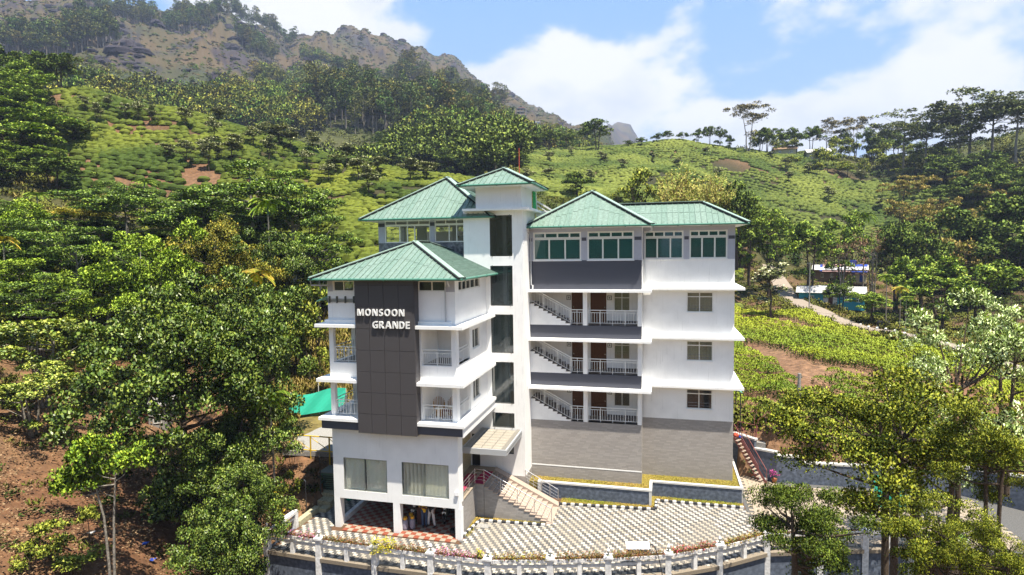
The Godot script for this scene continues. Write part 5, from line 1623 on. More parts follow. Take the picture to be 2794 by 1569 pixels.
func make_left_side() -> void:
	# concrete pad on a rubble wall with a yellow railing
	var pad := Shape.new()
	pad.poly([V(-13.6, 2.36, -4.4), V(-10.0, 2.36, -4.7), V(-7.9, 2.36, -5.2), V(-7.6, 2.36, -14.0), V(-16.5, 2.36, -14.0)], 0.3)
	struct("yard_slab", pad, M.concrete, "pale concrete yard slab left of the hotel")
	var w := thing("rubble_wall", "rough brown rubble stone wall holding the yard left of the hotel", "stone wall")
	var r := RandomNumberGenerator.new()
	r.seed = 8
	part(w, "core", _box(V(-13.4, -1.5, -5.2), V(-8.0, 2.1, -4.75)), M.stone_wall)
	for j in 8:
		for i in 17:
			var s := Shape.new()
			var sz := V(r.randf_range(0.22, 0.34), r.randf_range(0.16, 0.26), 0.2)
			s.box(V(-13.3 + i * 0.32 + (0.16 if j % 2 else 0.0), 0.15 + j * 0.25, -4.72 + r.randf_range(-0.03, 0.05)), sz, Basis(Vector3.BACK, r.randf_range(-0.2, 0.2)))
			part(w, "stone", s, M.stone_wall if (i + j) % 3 else M.mud_wall)
	var y := thing("yard_railing", "yellow tubular railing along the edge of the concrete yard slab", "railing")
	var xs := [-13.2, -11.65, -10.3, -9.3]
	for x in xs:
		var p := Shape.new()
		p.tube(V(x, 0.6, -4.6), V(x, 3.4, -4.6), 0.05)
		part(y, "post", p, M.yellow_steel)
	var rl := Shape.new()
	rl.tube(V(-14.2, 3.38, -4.6), V(-8.2, 3.38, -4.6), 0.04)
	rl.tube(V(-14.2, 2.45, -4.6), V(-8.2, 2.45, -4.6), 0.035)
	rl.tube(V(-13.2, 3.3, -4.6), V(-11.65, 2.5, -4.6), 0.022)
	rl.tube(V(-11.65, 3.3, -4.6), V(-10.3, 2.5, -4.6), 0.022)
	rl.tube(V(-10.3, 3.3, -4.6), V(-9.3, 2.5, -4.6), 0.022)
	part(y, "rail", rl, M.yellow_steel)
	var g := thing("generator", "dark green louvred generator box beside the hotel's left side", "generator", V(-9.9, 0.4, -3.6))
	part(g, "body", _box(V(-0.2, 0, -0.6), V(1.5, 1.25, 0.5)), M.generator_green)
	for k in 8: part(g, "louvre", _box(V(0.0, 0.15 + k * 0.13, 0.5), V(1.3, 0.2 + k * 0.13, 0.53)), M.black_steel)
	part(g, "lid", _box(V(-0.25, 1.25, -0.65), V(1.55, 1.31, 0.55)), M.tarnished)
	var drum := thing("water_can", "teal plastic can beside the green generator box", "water can", V(-8.3, 0.0, -3.4))
	var dm := Shape.new()
	dm.lathe(Vector3.ZERO, [[0, 0], [0.17, 0.0], [0.19, 0.1], [0.19, 0.42], [0.1, 0.52], [0.06, 0.6], [0, 0.6]], 12)
	part(drum, "body", dm, M.net_teal)
	var hd := Shape.new()
	hd.path([V(-0.08, 0.52, 0), V(-0.08, 0.68, 0), V(0.08, 0.68, 0), V(0.08, 0.52, 0)], [0.02, 0.02, 0.02, 0.02], 5)
	part(drum, "handle", hd, M.net_teal)
	for k in 3:
		var at: Vector3 = [V(-9.75, 0.2, -2.6), V(-9.65, 0.1, -0.9), V(-9.7, -0.1, 0.3)][k]
		var o := thing("fence_post", ["tall black fence post beside the green generator box", "slim black fence post above the cream edge wall", "short black fence post behind the balustrade's left corner"][k], "fence post", at)
		var s := Shape.new()
		s.tube(Vector3.ZERO, V(0, [2.6, 1.9, 1.0][k], 0), 0.03)
		part(o, "post", s, M.black_steel)
		var c := Shape.new()
		c.tube(V(0, [2.6, 1.9, 1.0][k], 0), V(-0.08, [2.72, 2.0, 1.08][k], 0.02), 0.02)
		part(o, "bent_top", c, M.steel)
	var net := thing("green_net", "green shade netting stretched over poles on the slope left of the hotel", "shade net")
	var nm := Shape.new()
	var f := func(u: int, v: int) -> Vector3:
		var p := V(-17.2, 4.4, -10.7).lerp(V(-13.6, 4.5, -12.6), u / 12.0)
		return p + V(0.02 * v, -v * 0.3 - 0.35 * sin(u * 0.5) * (0.5 if v == 0 else 0.2), 0.07 * sin(u * 1.4 + v * 0.8) + v * 0.12)
	for i in 12:
		for j in 5: nm.quad(f.call(i, j + 1), f.call(i + 1, j + 1), f.call(i + 1, j), f.call(i, j))
	part(net, "net", nm, M.net_teal)
	for k in 3:
		var p := V(-17.2, 2.2, -10.7).lerp(V(-13.6, 2.2, -12.6), k / 2.0)
		var q := Shape.new()
		q.tube(p, p + V(0, 2.9 if k == 1 else 2.3, 0), 0.035)
		part(net, "pole", q, M.kerb_white)
	var hut := thing("stone_hut", "small grey flat roofed hut half hidden by the big dark trees", "hut", V(-24.0, ground(-24.0, -4.5) - 0.6, -4.5), "", 0.5)
	hut.scale = V(0.6, 0.75, 0.6)
	part(hut, "wall", _box(V(-2.2, -1.0, -2), V(2.2, 2.2, 2)), M.concrete)
	part(hut, "roof", _box(V(-2.5, 2.2, -2.3), V(2.5, 2.35, 2.3)), M.concrete)
	var hd2 := part(hut, "door", _box(V(-0.5, -0.2, 2.0), V(0.4, 1.8, 2.04)), M.door_dark)
	part(hd2, "handle", _box(V(0.25, 0.8, 2.04), V(0.3, 0.9, 2.08)), M.steel)
	var win := window(hut, FRONT, V(0.9, 0.6, 2.1), 0.8, 0.8, [0.5], [], 0.05)
	win.position.z = 0.0
	# dry stone terracing on the slope at the lower left
	var sw := thing("slope_stones", "patch of flat brown stones set into the red slope at lower left", "stone pitching")
	for k in 40:
		var x := -18.5 + (k % 8) * 0.42 + r.randf_range(-0.06, 0.06)
		var z := -1.2 - (k / 8) * 0.45 + r.randf_range(-0.06, 0.06)
		var s := Shape.new()
		s.bevel_box(Vector3.ZERO, V(0.38, 0.18, 0.4), 0.06)
		var o := part(sw, "stone", s, M.stone_wall, V(x, ground(x, z) + 0.05, z))
		o.rotation = V(0.35, r.randf() * 0.4, 0)
	for k in 4:
		var x: float = [-14.5, -13.6, -19.5, -16.0][k]
		var z: float = [5.5, 6.0, 4.5, 7.0][k]
		var s := Shape.new()
		s.quad(V(-0.2, 0.02, 0.1), V(0.2, 0.05, 0.12), V(0.22, 0.1, -0.1), V(-0.15, 0.03, -0.12))
		var o := part(self, "litter_scrap", s, M.tarp_blue if k < 2 else M.sheet_white, V(x, ground(x, z) + 0.05, z))
		tag(o, ["scrap of blue plastic on the red soil left of the wall", "smaller blue plastic scrap nearer the retaining wall", "white scrap of paper on the bare slope at far lower left", "white scrap on the soil below the thin trunked tree"][k], "litter")

func make_houses() -> void:
	# road
	var s := Shape.new()
	for i in ROAD.size() - 1:
		var n := 6
		for k in n:
			var q := []
			for m in 2:
				var f := (k + m) / float(n)
				var p := Vector2(ROAD[i][0], ROAD[i][1]).lerp(Vector2(ROAD[i + 1][0], ROAD[i + 1][1]), f)
				var d := (Vector2(ROAD[i + 1][0], ROAD[i + 1][1]) - Vector2(ROAD[i][0], ROAD[i][1])).normalized()
				var side := Vector2(-d.y, d.x) * 1.8
				for e in [1, -1]:
					var g: Vector2 = p + side * e
					q.append(V(g.x, maxf(ground(g.x, g.y), ground(p.x, p.y)) + 0.12, g.y))
			s.quad(q[0], q[1], q[3], q[2])
	struct("road", s, M.road_grey, "narrow grey lane winding past the small houses at right")
	var kb := Shape.new()
	for k in 12:
		var a := Vector2(36.2, -66.8).lerp(Vector2(43.5, -49.0), k / 12.0) + Vector2(2.0, 0.4)
		kb.box(V(a.x, ground(a.x, a.y) + 0.2, a.y), V(0.25, 0.35, 1.1), Basis(Vector3.UP, -0.38))
	var o := part(self, "roadside_kerb", kb, M.kerb_white)
	tag(o, "broken line of white kerb stones along the lane's far side", "kerb stones")
	# teal cottage
	var y := ground(40.1, -89.5) + 0.2
	var h := thing("teal_cottage", "low bright teal cottage with pale sheet roof beside the lane", "house", V(40.1, y, -89.5), "", -0.25)
	h.scale = V(0.69, 0.9, 0.8)
	part(h, "wall", _box(V(-7.5, -0.8, -3), V(7.5, 2.5, 2.4)), M.teal_paint)
	part(h, "porch_wall", _box(V(-1.8, 0.0, 2.38), V(1.4, 2.4, 2.44)), M.kerb_white)
	var rf := Shape.new()
	rf.poly([V(-8.2, 2.55, 3.4), V(8.0, 2.55, 3.4), V(8.0, 3.7, -0.3), V(-8.2, 3.7, -0.3)], 0.08)
	rf.poly([V(8.0, 2.55, -3.6), V(-8.2, 2.55, -3.6), V(-8.2, 3.7, -0.302), V(8.0, 3.7, -0.302)], 0.08)
	var roof := part(h, "roof", rf, M.sheet_white)
	for k in 16:
		part(roof, "roof_rib", _box(V(-7.9 + k * 1.0, -0.02, -0.03), V(-7.84 + k * 1.0, 0.02, 3.8)), M.concrete).transform = Transform3D(Basis(Vector3.RIGHT, atan(1.15 / 3.7)), V(0, 3.72, -0.3))
	for x in [-5.0, 3.0, 5.6]:
		window(h, FRONT, V(x, 0.8, 2.42), 1.1, 1.1, [0.5], [0.5], 0.12, M.rail_white, M.glass_dark, -0.03)
	var dr := part(h, "door", _box(V(-0.6, 0.0, 2.44), V(0.4, 2.0, 2.5)), M.door_dark)
	part(dr, "handle", _box(V(0.2, 0.9, 2.5), V(0.28, 1.0, 2.54)), M.steel)
	for k in 3: part(h, "step", _box(V(-2.2, -0.75 + k * 0.25, 2.46), V(1.8, -0.5 + k * 0.25, 4.2 - k * 0.5)), M.concrete)
	# brown house with blue tarpaulins
	y = ground(47.0, -111.0) + 0.2
	var b := thing("brown_cottage", "brown walled cottage with pink and blue tarpaulins over its roof", "house", V(47.7, y, -111.0), "", -0.27)
	b.scale = V(0.68, 0.95, 0.8)
	part(b, "wall", _box(V(-8.0, -0.8, -3), V(6.5, 2.4, 2.2)), M.mud_wall)
	part(b, "front_wall", _box(V(1.5, -0.5, 2.2), V(6.4, 2.3, 2.3)), M.cream_paint)
	var rb := Shape.new()
	rb.poly([V(-8.6, 2.45, 3.0), V(7.0, 2.45, 3.0), V(7.0, 3.5, -0.4), V(-8.6, 3.5, -0.4)], 0.08)
	rb.poly([V(7.0, 2.45, -3.6), V(-8.6, 2.45, -3.6), V(-8.6, 3.5, -0.402), V(7.0, 3.5, -0.402)], 0.08)
	var rr := part(b, "roof", rb, M.sheet_white)
	var t1 := Shape.new()
	t1.poly([V(-5.6, 2.1, 3.3), V(2.0, 2.1, 3.3), V(2.0, 3.6, -0.3), V(-5.6, 3.6, -0.3)], 0.03)
	part(rr, "tarpaulin", t1, M.tarp_pink)
	var t2 := Shape.new()
	t2.poly([V(2.1, 2.0, 3.35), V(6.6, 2.0, 3.35), V(6.6, 3.62, -0.3), V(2.1, 3.62, -0.3)], 0.03)
	t2.poly([V(-6.3, 2.2, 3.32), V(-5.62, 2.2, 3.32), V(-5.62, 3.6, -0.3), V(-6.3, 3.6, -0.3)], 0.03)
	part(rr, "tarpaulin", t2, M.tarp_blue)
	for x in [-6.0, -3.4]:
		window(b, FRONT, V(x, 0.7, 2.22), 0.8, 0.9, [0.5], [], 0.1, M.frame_cream, M.glass_dark, -0.03)
	for x in [2.3, 4.5]: part(b, "door", _box(V(x, -0.2, 2.31), V(x + 0.9, 1.9, 2.36)), M.tarp_blue)
	part(b, "water_tank", _box(V(1.8, 3.5, -2.0), V(3.6, 4.5, -0.5)), M.tarp_blue)
	var sh := thing("grey_shed", "small shed with pale rusty sheet roof between the two cottages", "shed", V(42.5, ground(42.5, -101.0), -101.0), "", -0.5)
	part(sh, "wall", _box(V(-2, -0.5, -1.4), V(2, 1.7, 1.4)), M.mud_wall)
	part(sh, "roof", _box(V(-2.4, 1.7, -1.8), V(2.4, 1.8, 1.8)), M.sheet_white)
	part(sh, "door", _box(V(-0.4, -0.2, 1.4), V(0.4, 1.5, 1.44)), M.black_steel)
	var wt := thing("water_barrel", "dark roadside water barrel stand beyond the lane", "barrel", V(41.0, ground(41.0, -66.0), -66.0))
	for k in 2:
		var q := Shape.new()
		q.lathe(V(k * 0.9 - 0.45, 0, 0), [[0, 0], [0.4, 0], [0.42, 0.5], [0.4, 1.0], [0, 1.0]], 12)
		part(wt, "barrel", q, M.black_steel)
	# far buildings on the mountain's foot
	var wx := -107.0
	var wz := -548.0
	var fb := thing("white_block", "distant white block of flats at the foot of the mountain", "building", V(wx, ground(wx, wz) - 2.0, wz), "", 0.25)
	part(fb, "wall", _box(V(-4.6, 0, -4), V(4.6, 11.0, 4)), M.far_white)
	part(fb, "roof", _box(V(-5, 11.0, -4.4), V(5, 11.6, 4.4)), M.sheet_white)
	for j in 4:
		for i in 5: part(fb, "window", _box(V(-4.0 + i * 1.7, 1.2 + j * 2.5, 3.9), V(-3.0 + i * 1.7, 2.5 + j * 2.5, 4.04)), M.tarnished)
	wx = -123.0
	wz = -552.0
	var ub := thing("unfinished_block", "distant unfinished concrete frame building beside the white block", "building", V(wx, ground(wx, wz) - 2.0, wz), "", 0.25)
	for j in 5: part(ub, "floor_slab", _box(V(-5, 3.0 + j * 3.4, -4), V(5 - (j / 3) * 2, 3.5 + j * 3.4, 4)), M.old_concrete)
	for i in 4:
		for k in 2: part(ub, "column", _box(V(-4.8 + i * 3.0, 0, -3.6 + k * 6.8), V(-4.2 + i * 3.0, 17.0, -3.0 + k * 6.8)), M.old_concrete)
	part(ub, "red_roof", _box(V(-3, 17.1, -3), V(3, 17.8, 3)), M.tile_red)
	for k in 2:
		wx = [71.0, 60.0][k]
		wz = [-236.0, -243.0][k]
		var c := thing("hill_cottage", ["tiny white roofed cottage on the right hilltop", "tiny tan roofed cottage on the hilltop beside bushes"][k], "house", V(wx, ground(wx, wz), wz))
		part(c, "wall", _box(V(-4, -1, -2.5), V(4, 2.2, 2.5)), M.cream_paint)
		var cr := Shape.new()
		cr.poly([V(-4.6, 2.2, 3.1), V(4.6, 2.2, 3.1), V(4.6, 3.8, 0), V(-4.6, 3.8, 0)], 0.1)
		cr.poly([V(4.6, 2.2, -3.1), V(-4.6, 2.2, -3.1), V(-4.6, 3.8, -0.002), V(4.6, 3.8, -0.002)], 0.1)
		part(c, "roof", cr, M.sheet_white if k == 0 else M.mud_wall)
		window(c, FRONT, V(-2.8, 0.6, 2.52), 1.2, 1.0, [0.5], [], 0.1, null, null, -0.02)
		window(c, FRONT, V(1.6, 0.6, 2.52), 1.2, 1.0, [0.5], [], 0.1, null, null, -0.02)

func make_poles() -> void:
	for k in 3:
		var x: float = [19.0, 33.5, 52.0][k]
		var z: float = [-13.0, -76.0, -95.0][k]
		var h: float = [3.3, 7.6, 8.5][k]
		var o := thing("utility_pole", ["weathered grey concrete pole standing among the tea bushes behind the drive", "thin grey utility pole in front of the teal cottage", "pale utility pole among the valley trees far right"][k], "utility pole", V(x, ground(x, z), z))
		var s := Shape.new()
		s.tube(V(0, -0.5, 0), V(0, h, 0), 0.14 if k == 0 else 0.1, 0.1 if k == 0 else 0.07, 8)
		part(o, "shaft", s, M.concrete)
		var c := Shape.new()
		c.box(V(0, h - 0.25, 0), V(0.9 if k else 0.35, 0.09, 0.09))
		c.tube(V(-0.35 if k else 0.1, h - 0.22, 0), V(-0.35 if k else 0.1, h - 0.05, 0), 0.04)
		part(o, "cross_arm", c, M.tarnished)

# ---------- plants
class Leaves:
	var v := PackedVector3Array()
	var n := PackedVector3Array()
	var c := PackedColorArray()
	func add(p: Vector3, d: Vector3, w: Vector3, size: float, width: float, lump: Vector3, col: Color) -> void:
		# a leaf folded along its midrib
		var up := d.cross(w).normalized()
		if up.dot(lump) < 0.0: up = -up
		var tip := p + d * size
		var a := p + d * size * 0.45 + w * width + up * width * 0.35
		var b := p + d * size * 0.45 - w * width + up * width * 0.35
		var nn := (up * 0.5 + lump * 0.85).normalized()
		v.append_array([p, tip, a, p, b, tip])
		n.append_array([nn, nn, nn, nn, nn, nn])
		c.append_array([col, col, col, col, col, col])
	func mesh() -> ArrayMesh:
		var arr := []
		arr.resize(Mesh.ARRAY_MAX)
		arr[Mesh.ARRAY_VERTEX] = v; arr[Mesh.ARRAY_NORMAL] = n; arr[Mesh.ARRAY_COLOR] = c
		var m := ArrayMesh.new()
		m.add_surface_from_arrays(Mesh.PRIMITIVE_TRIANGLES, arr)
		return m

var protos := {}

func rnd_dir(r: RandomNumberGenerator) -> Vector3:
	var y := r.randf_range(-1, 1)
	var a := r.randf() * TAU
	var q := sqrt(1.0 - y * y)
	return Vector3(cos(a) * q, y, sin(a) * q)

func clump(L: Leaves, r: RandomNumberGenerator, at: Vector3, rad: Vector3, n: int, size: float, slim: float, pal: Array, droop: float, tip_light: float) -> void:
	var tone := r.randf_range(0.78, 1.22)
	for k in n:
		var d := rnd_dir(r)
		if d.y < -0.35: d.y = -d.y * 0.6
		d = d.normalized()
		var p := at + d * rad * pow(r.randf(), 0.33)
		var g := (d * 0.8 + rnd_dir(r) * 0.7 + Vector3(0, -0.05 - droop, 0)).normalized()
		var w := g.cross(Vector3.UP + rnd_dir(r) * 0.9)
		if w.length() < 0.1: continue
		var c: Color = pal[r.randi() % pal.size()]
		c = c * tone * r.randf_range(0.86, 1.14)
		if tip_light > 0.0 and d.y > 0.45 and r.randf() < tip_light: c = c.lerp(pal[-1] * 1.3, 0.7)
		var s := size * r.randf_range(0.65, 1.3)
		L.add(p, g, w.normalized(), s, s * slim, d, c)

# how a kind of tree grows: height, crown half width, crown floor (fraction), clumps, leaves each, clump radius, its flatness, leaf, slimness, droop, colours, pale tips, leaf material, bark, stems
func recipe(kind: String) -> Dictionary:
	var dark := [Color(0.062, 0.108, 0.018), Color(0.096, 0.158, 0.025), Color(0.14, 0.205, 0.032)]
	match kind:
		"great": return {h = 12.0, w = 6.6, lo = 0.03, k = 38, per = 7, n = 251, r = 0.8, f = 0.8, leaf = 0.178, slim = 0.42, droop = 0.05, pal = dark + [Color(0.207, 0.254, 0.0434)], tip = 0.1, m = "leaf_gloss", bark = "bark_brown", stems = 2}
		"jack": return {h = 11.0, w = 5.0, lo = 0.12, k = 17, per = 6, n = 251, r = 0.8, f = 0.8, leaf = 0.178, slim = 0.42, droop = 0.05, pal = dark + [Color(0.23, 0.282, 0.0482)], tip = 0.1, m = "leaf_gloss", bark = "bark_brown", stems = 2}
		"broad": return {h = 10.0, w = 4.6, lo = 0.2, k = 16, per = 6, n = 240, r = 0.75, f = 0.85, leaf = 0.166, slim = 0.42, droop = 0.0, pal = [Color(0.154, 0.24, 0.0254), Color(0.23, 0.342, 0.0339), Color(0.33, 0.428, 0.0424)], tip = 0.25, m = "leaf_matt", bark = "bark_pale", stems = 2}
		"layer": return {h = 14.0, w = 5.2, lo = 0.25, k = 18, per = 5, n = 240, r = 0.95, f = 0.45, leaf = 0.201, slim = 0.4, droop = 0.12, pal = [Color(0.0691, 0.121, 0.0193), Color(0.116, 0.201, 0.027), Color(0.23, 0.322, 0.0385)], tip = 0.3, m = "leaf_gloss", bark = "bark_pale", stems = 1}
		"dull": return {h = 9.0, w = 4.2, lo = 0.15, k = 15, per = 6, n = 227, r = 0.7, f = 0.8, leaf = 0.154, slim = 0.4, droop = 0.1, pal = [Color(0.162, 0.171, 0.0288), Color(0.23, 0.241, 0.0385), Color(0.393, 0.322, 0.0482)], tip = 0.15, m = "leaf_matt", bark = "bark_brown", stems = 2}
		"loose": return {h = 9.0, w = 4.6, lo = 0.1, k = 13, per = 5, n = 192, r = 0.75, f = 0.75, leaf = 0.214, slim = 0.42, droop = 0.0, pal = [Color(0.116, 0.182, 0.027), Color(0.208, 0.282, 0.0385), Color(0.393, 0.422, 0.077)], tip = 0.3, m = "leaf_gloss", bark = "bark_pale", stems = 3}
		"slim": return {h = 8.0, w = 2.6, lo = 0.42, k = 14, per = 5, n = 135, r = 0.5, f = 0.6, leaf = 0.172, slim = 0.36, droop = 0.05, pal = [Color(0.107, 0.193, 0.021), Color(0.193, 0.298, 0.028), Color(0.299, 0.385, 0.035)], tip = 0.2, m = "leaf_matt", bark = "bark_pale", stems = 2}
		"bush": return {h = 2.4, w = 1.6, lo = 0.0, k = 6, per = 4, n = 75, r = 0.38, f = 0.8, leaf = 0.15, slim = 0.4, droop = 0.0, pal = [Color(0.128, 0.175, 0.0245), Color(0.213, 0.263, 0.035), Color(0.342, 0.35, 0.0525)], tip = 0.2, m = "leaf_matt", bark = "bark_brown", stems = 3}
		"shrub": return {h = 2.2, w = 1.6, lo = 0.0, k = 6, per = 4, n = 80, r = 0.36, f = 0.8, leaf = 0.15, slim = 0.25, droop = 0.0, pal = [Color(0.299, 0.263, 0.123), Color(0.427, 0.35, 0.175), Color(0.555, 0.438, 0.245)], tip = 0.2, m = "leaf_matt", bark = "bark_brown", stems = 3}
		"droop": return {h = 16.0, w = 4.4, lo = 0.68, k = 30, per = 7, n = 190, r = 0.72, f = 0.5, leaf = 0.115, slim = 0.36, droop = 0.12, pal = [Color(0.0708, 0.0992, 0.0118), Color(0.128, 0.166, 0.0147), Color(0.212, 0.238, 0.0206), Color(0.283, 0.291, 0.0294)], tip = 0.2, m = "leaf_matt", bark = "bark_brown", stems = 2}
		"darkf": return {h = 16.0, w = 4.4, lo = 0.68, k = 30, per = 7, n = 190, r = 0.72, f = 0.5, leaf = 0.115, slim = 0.36, droop = 0.12, pal = [Color(0.0354, 0.0615, 0.00944), Color(0.064, 0.103, 0.0118), Color(0.106, 0.148, 0.0165), Color(0.141, 0.18, 0.0235)], tip = 0.2, m = "leaf_matt", bark = "bark_brown", stems = 2}
		"oakf": return {h = 12.0, w = 3.6, lo = 0.15, k = 22, per = 4, n = 90, r = 0.6, f = 0.6, leaf = 0.203, slim = 0.22, droop = 0.0, pal = [Color(0.162, 0.241, 0.0525), Color(0.264, 0.358, 0.105), Color(0.731, 0.84, 0.438)], tip = 0.2, m = "leaf_matt", bark = "bark_brown", stems = 2}
		"oak": return {h = 10.0, w = 1.35, lo = 0.2, k = 16, per = 3, n = 46, r = 0.5, f = 0.9, leaf = 0.34, slim = 0.3, droop = 0.0, pal = [Color(0.12, 0.15, 0.045), Color(0.2, 0.23, 0.08), Color(0.5, 0.5, 0.3)], tip = 0.3, m = "leaf_far", bark = "bark_brown", stems = 1}
		"gum": return {h = 28.0, w = 9.5, lo = 0.3, k = 22, per = 4, n = 60, r = 1.3, f = 0.45, leaf = 0.62, slim = 0.32, droop = 0.3, pal = [Color(0.0823, 0.116, 0.0424), Color(0.129, 0.157, 0.0578), Color(0.234, 0.252, 0.0963)], tip = 0.2, m = "leaf_far", bark = "bark_pale", stems = 1}
		"airy": return {h = 16.0, w = 6.0, lo = 0.2, k = 14, per = 3, n = 70, r = 1, f = 0.5, leaf = 0.55, slim = 0.22, droop = -0.25, pal = [Color(0.107, 0.105, 0.0525), Color(0.193, 0.175, 0.0875), Color(0.342, 0.298, 0.175)], tip = 0.2, m = "leaf_far", bark = "bark_pale", stems = 2}
		"round": return {h = 11.0, w = 4.8, lo = 0.12, k = 14, per = 4, n = 105, r = 0.95, f = 0.75, leaf = 0.368, slim = 0.42, droop = 0.05, pal = [Color(0.0747, 0.118, 0.0294), Color(0.12, 0.183, 0.0392), Color(0.2, 0.258, 0.049)], tip = 0.15, m = "leaf_far", bark = "bark_brown", stems = 2}
		"valley": return {h = 12.0, w = 4.6, lo = 0.2, k = 15, per = 4, n = 112, r = 0.9, f = 0.65, leaf = 0.336, slim = 0.42, droop = 0.05, pal = [Color(0.106, 0.182, 0.0273), Color(0.176, 0.273, 0.0364), Color(0.306, 0.387, 0.0501)], tip = 0.25, m = "leaf_matt", bark = "bark_brown", stems = 2}
		"gold": return {h = 7.0, w = 4.4, lo = 0.05, k = 11, per = 4, n = 84, r = 0.75, f = 0.7, leaf = 0.304, slim = 0.4, droop = 0.05, pal = [Color(0.188, 0.193, 0.035), Color(0.274, 0.251, 0.0525), Color(0.342, 0.231, 0.07)], tip = 0.2, m = "leaf_matt", bark = "bark_brown", stems = 3}
		"dry": return {h = 9.0, w = 4.0, lo = 0.1, k = 12, per = 4, n = 26, r = 0.8, f = 0.8, leaf = 0.36, slim = 0.12, droop = -0.1, pal = [Color(0.342, 0.193, 0.123), Color(0.427, 0.263, 0.175), Color(0.213, 0.14, 0.0875)], tip = 0.0, m = "leaf_far", bark = "bark_pale", stems = 4}
	return {}

func grow(kind: String, sd: int) -> Node3D:
	var q := recipe(kind)
	var r := RandomNumberGenerator.new()
	r.seed = sd
	var o := Node3D.new()
	var L := Leaves.new()
	var t := Shape.new()
	var h: float = q.h
	var w: float = q.w
	var lo: float = q.lo * h
	var cy := (lo + h) * 0.5
	var ch := (h - lo) * 0.5
	var trunk_r := h * (0.011 if kind in ["gum", "airy", "slim", "oak", "droop"] else 0.017)
	var root := -9.0 if kind in ["droop", "darkf", "jack", "great", "broad", "slim", "layer"] else -1.5
	var heads := []
	for s in q.stems:
		var a: float = TAU * s / q.stems + r.randf()
		var lean: float = 0.0 if q.stems == 1 else 0.22 * w
		var base := Vector3(cos(a), 0, sin(a)) * (0.0 if q.stems == 1 else trunk_r * 1.2)
		var fork := Vector3(cos(a) * lean * 0.5, lo + ch * 0.35, sin(a) * lean * 0.5)
		var top := Vector3(cos(a) * lean + r.randf_range(-0.3, 0.3), lo + ch * 1.35, sin(a) * lean + r.randf_range(-0.3, 0.3))
		t.path([base + Vector3(0, root, 0), base + Vector3(0, h * 0.02, 0), base.lerp(fork, 0.5) + Vector3(r.randf_range(-1, 1), 0, r.randf_range(-1, 1)) * trunk_r, fork, top], [trunk_r * 1.5, trunk_r * 1.15, trunk_r, trunk_r * 0.8, trunk_r * 0.35], 7, false)
		heads.append([fork, top])
	for i in q.k:
		# limbs end in lobes, lobes are made of leafy sprays
		var d := rnd_dir(r)
		if i % 4 != 0: d.y = absf(d.y) * 1.1 - 0.1
		d = d.normalized()
		var e := pow(r.randf(), 0.3)
		var c := Vector3(d.x * w * e, cy + d.y * ch * e, d.z * w * e) * r.randf_range(0.86, 1.04)
		var k := clampf((c.y - lo) / (h - lo), 0, 1)
		var taper := lerpf(0.72, 1.0, smoothstep(0.0, 0.4, k)) * (1.0 + 0.22 * sin(atan2(c.z, c.x) * 3.0 + sd) * k)
		c.x *= taper; c.z *= taper
		var lobe: float = minf(w, ch) * r.randf_range(0.3, 0.48)
		for m in q.per:
			var f := rnd_dir(r)
			f.y = absf(f.y) * 0.9 - 0.2
			var cc := c + f.normalized() * Vector3(lobe, lobe * q.f, lobe) * r.randf_range(0.55, 1.0)
			var cr: float = q.r * r.randf_range(0.7, 1.25)
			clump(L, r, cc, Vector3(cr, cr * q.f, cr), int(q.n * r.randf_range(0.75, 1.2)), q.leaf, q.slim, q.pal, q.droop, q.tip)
		if i % (1 if h > 6.0 else 3) == 0:
			var hd: Array = heads[r.randi() % heads.size()]
			var from: Vector3 = hd[0].lerp(hd[1], clampf((c.y - hd[0].y) / maxf(hd[1].y - hd[0].y, 0.1) - 0.25, 0.0, 0.9))
			var mid := from.lerp(c, 0.5) + Vector3(0, -0.04 * h, 0) * r.randf()
			t.path([from, mid, c], [trunk_r * 0.42, trunk_r * 0.26, trunk_r * 0.1], 5, false)
	part(o, "trunk", t, M[q.bark])
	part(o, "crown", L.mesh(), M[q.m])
	o.set_meta("size", Vector2(w * 1.98, h * 0.98))
	return o

func grow_palm(sd: int, yellow: bool) -> Node3D:
	var r := RandomNumberGenerator.new()
	r.seed = sd
	var o := Node3D.new()
	var t := Shape.new()
	t.path([V(0, -0.5, 0), V(0.05, 4, 0), V(0.0, 8.6, 0.1)], [0.13, 0.1, 0.085], 7, false)
	part(o, "trunk", t, M.bark_pale)
	var g := Shape.new()
	g.path([V(0, 8.5, 0.1), V(0, 9.3, 0.1)], [0.12, 0.06], 7, false)
	var L := Leaves.new()
	var pal := [Color(0.081, 0.149, 0.0162), Color(0.135, 0.216, 0.0216), Color(0.243, 0.297, 0.0405)]
	if yellow: pal = [Color(0.176, 0.216, 0.027), Color(0.378, 0.338, 0.0405), Color(0.459, 0.297, 0.054)]
	for i in 15:
		var a := TAU * i / 15.0 * 2.4 + r.randf() * 0.4
		var rise := r.randf_range(0.1, 1.5)
		var prev := V(0, 9.2, 0.1)
		var dir := V(cos(a), rise, sin(a)).normalized()
		for s in 11:
			var p := prev + dir * 0.2
			dir = (dir + V(cos(a) * 0.04, -0.17, sin(a) * 0.04)).normalized()
			var side := dir.cross(Vector3.UP).normalized()
			for e in [-1, 1]:
				var d: Vector3 = (side * e * 0.9 + dir * 0.6 + V(0, -0.25, 0)).normalized()
				for z in 2:
					L.add(prev.lerp(p, z * 0.5), d, dir.cross(d).normalized(), (0.75 - absf(s - 5) * 0.07) * r.randf_range(0.85, 1.1), 0.05, Vector3.UP, pal[r.randi() % 3] * r.randf_range(0.8, 1.2))
			prev = p
	part(o, "crown_shaft", g, M.generator_green)
	part(o, "crown", L.mesh(), M.leaf_matt)
	o.set_meta("size", Vector2(4.4, 10.6))
	return o

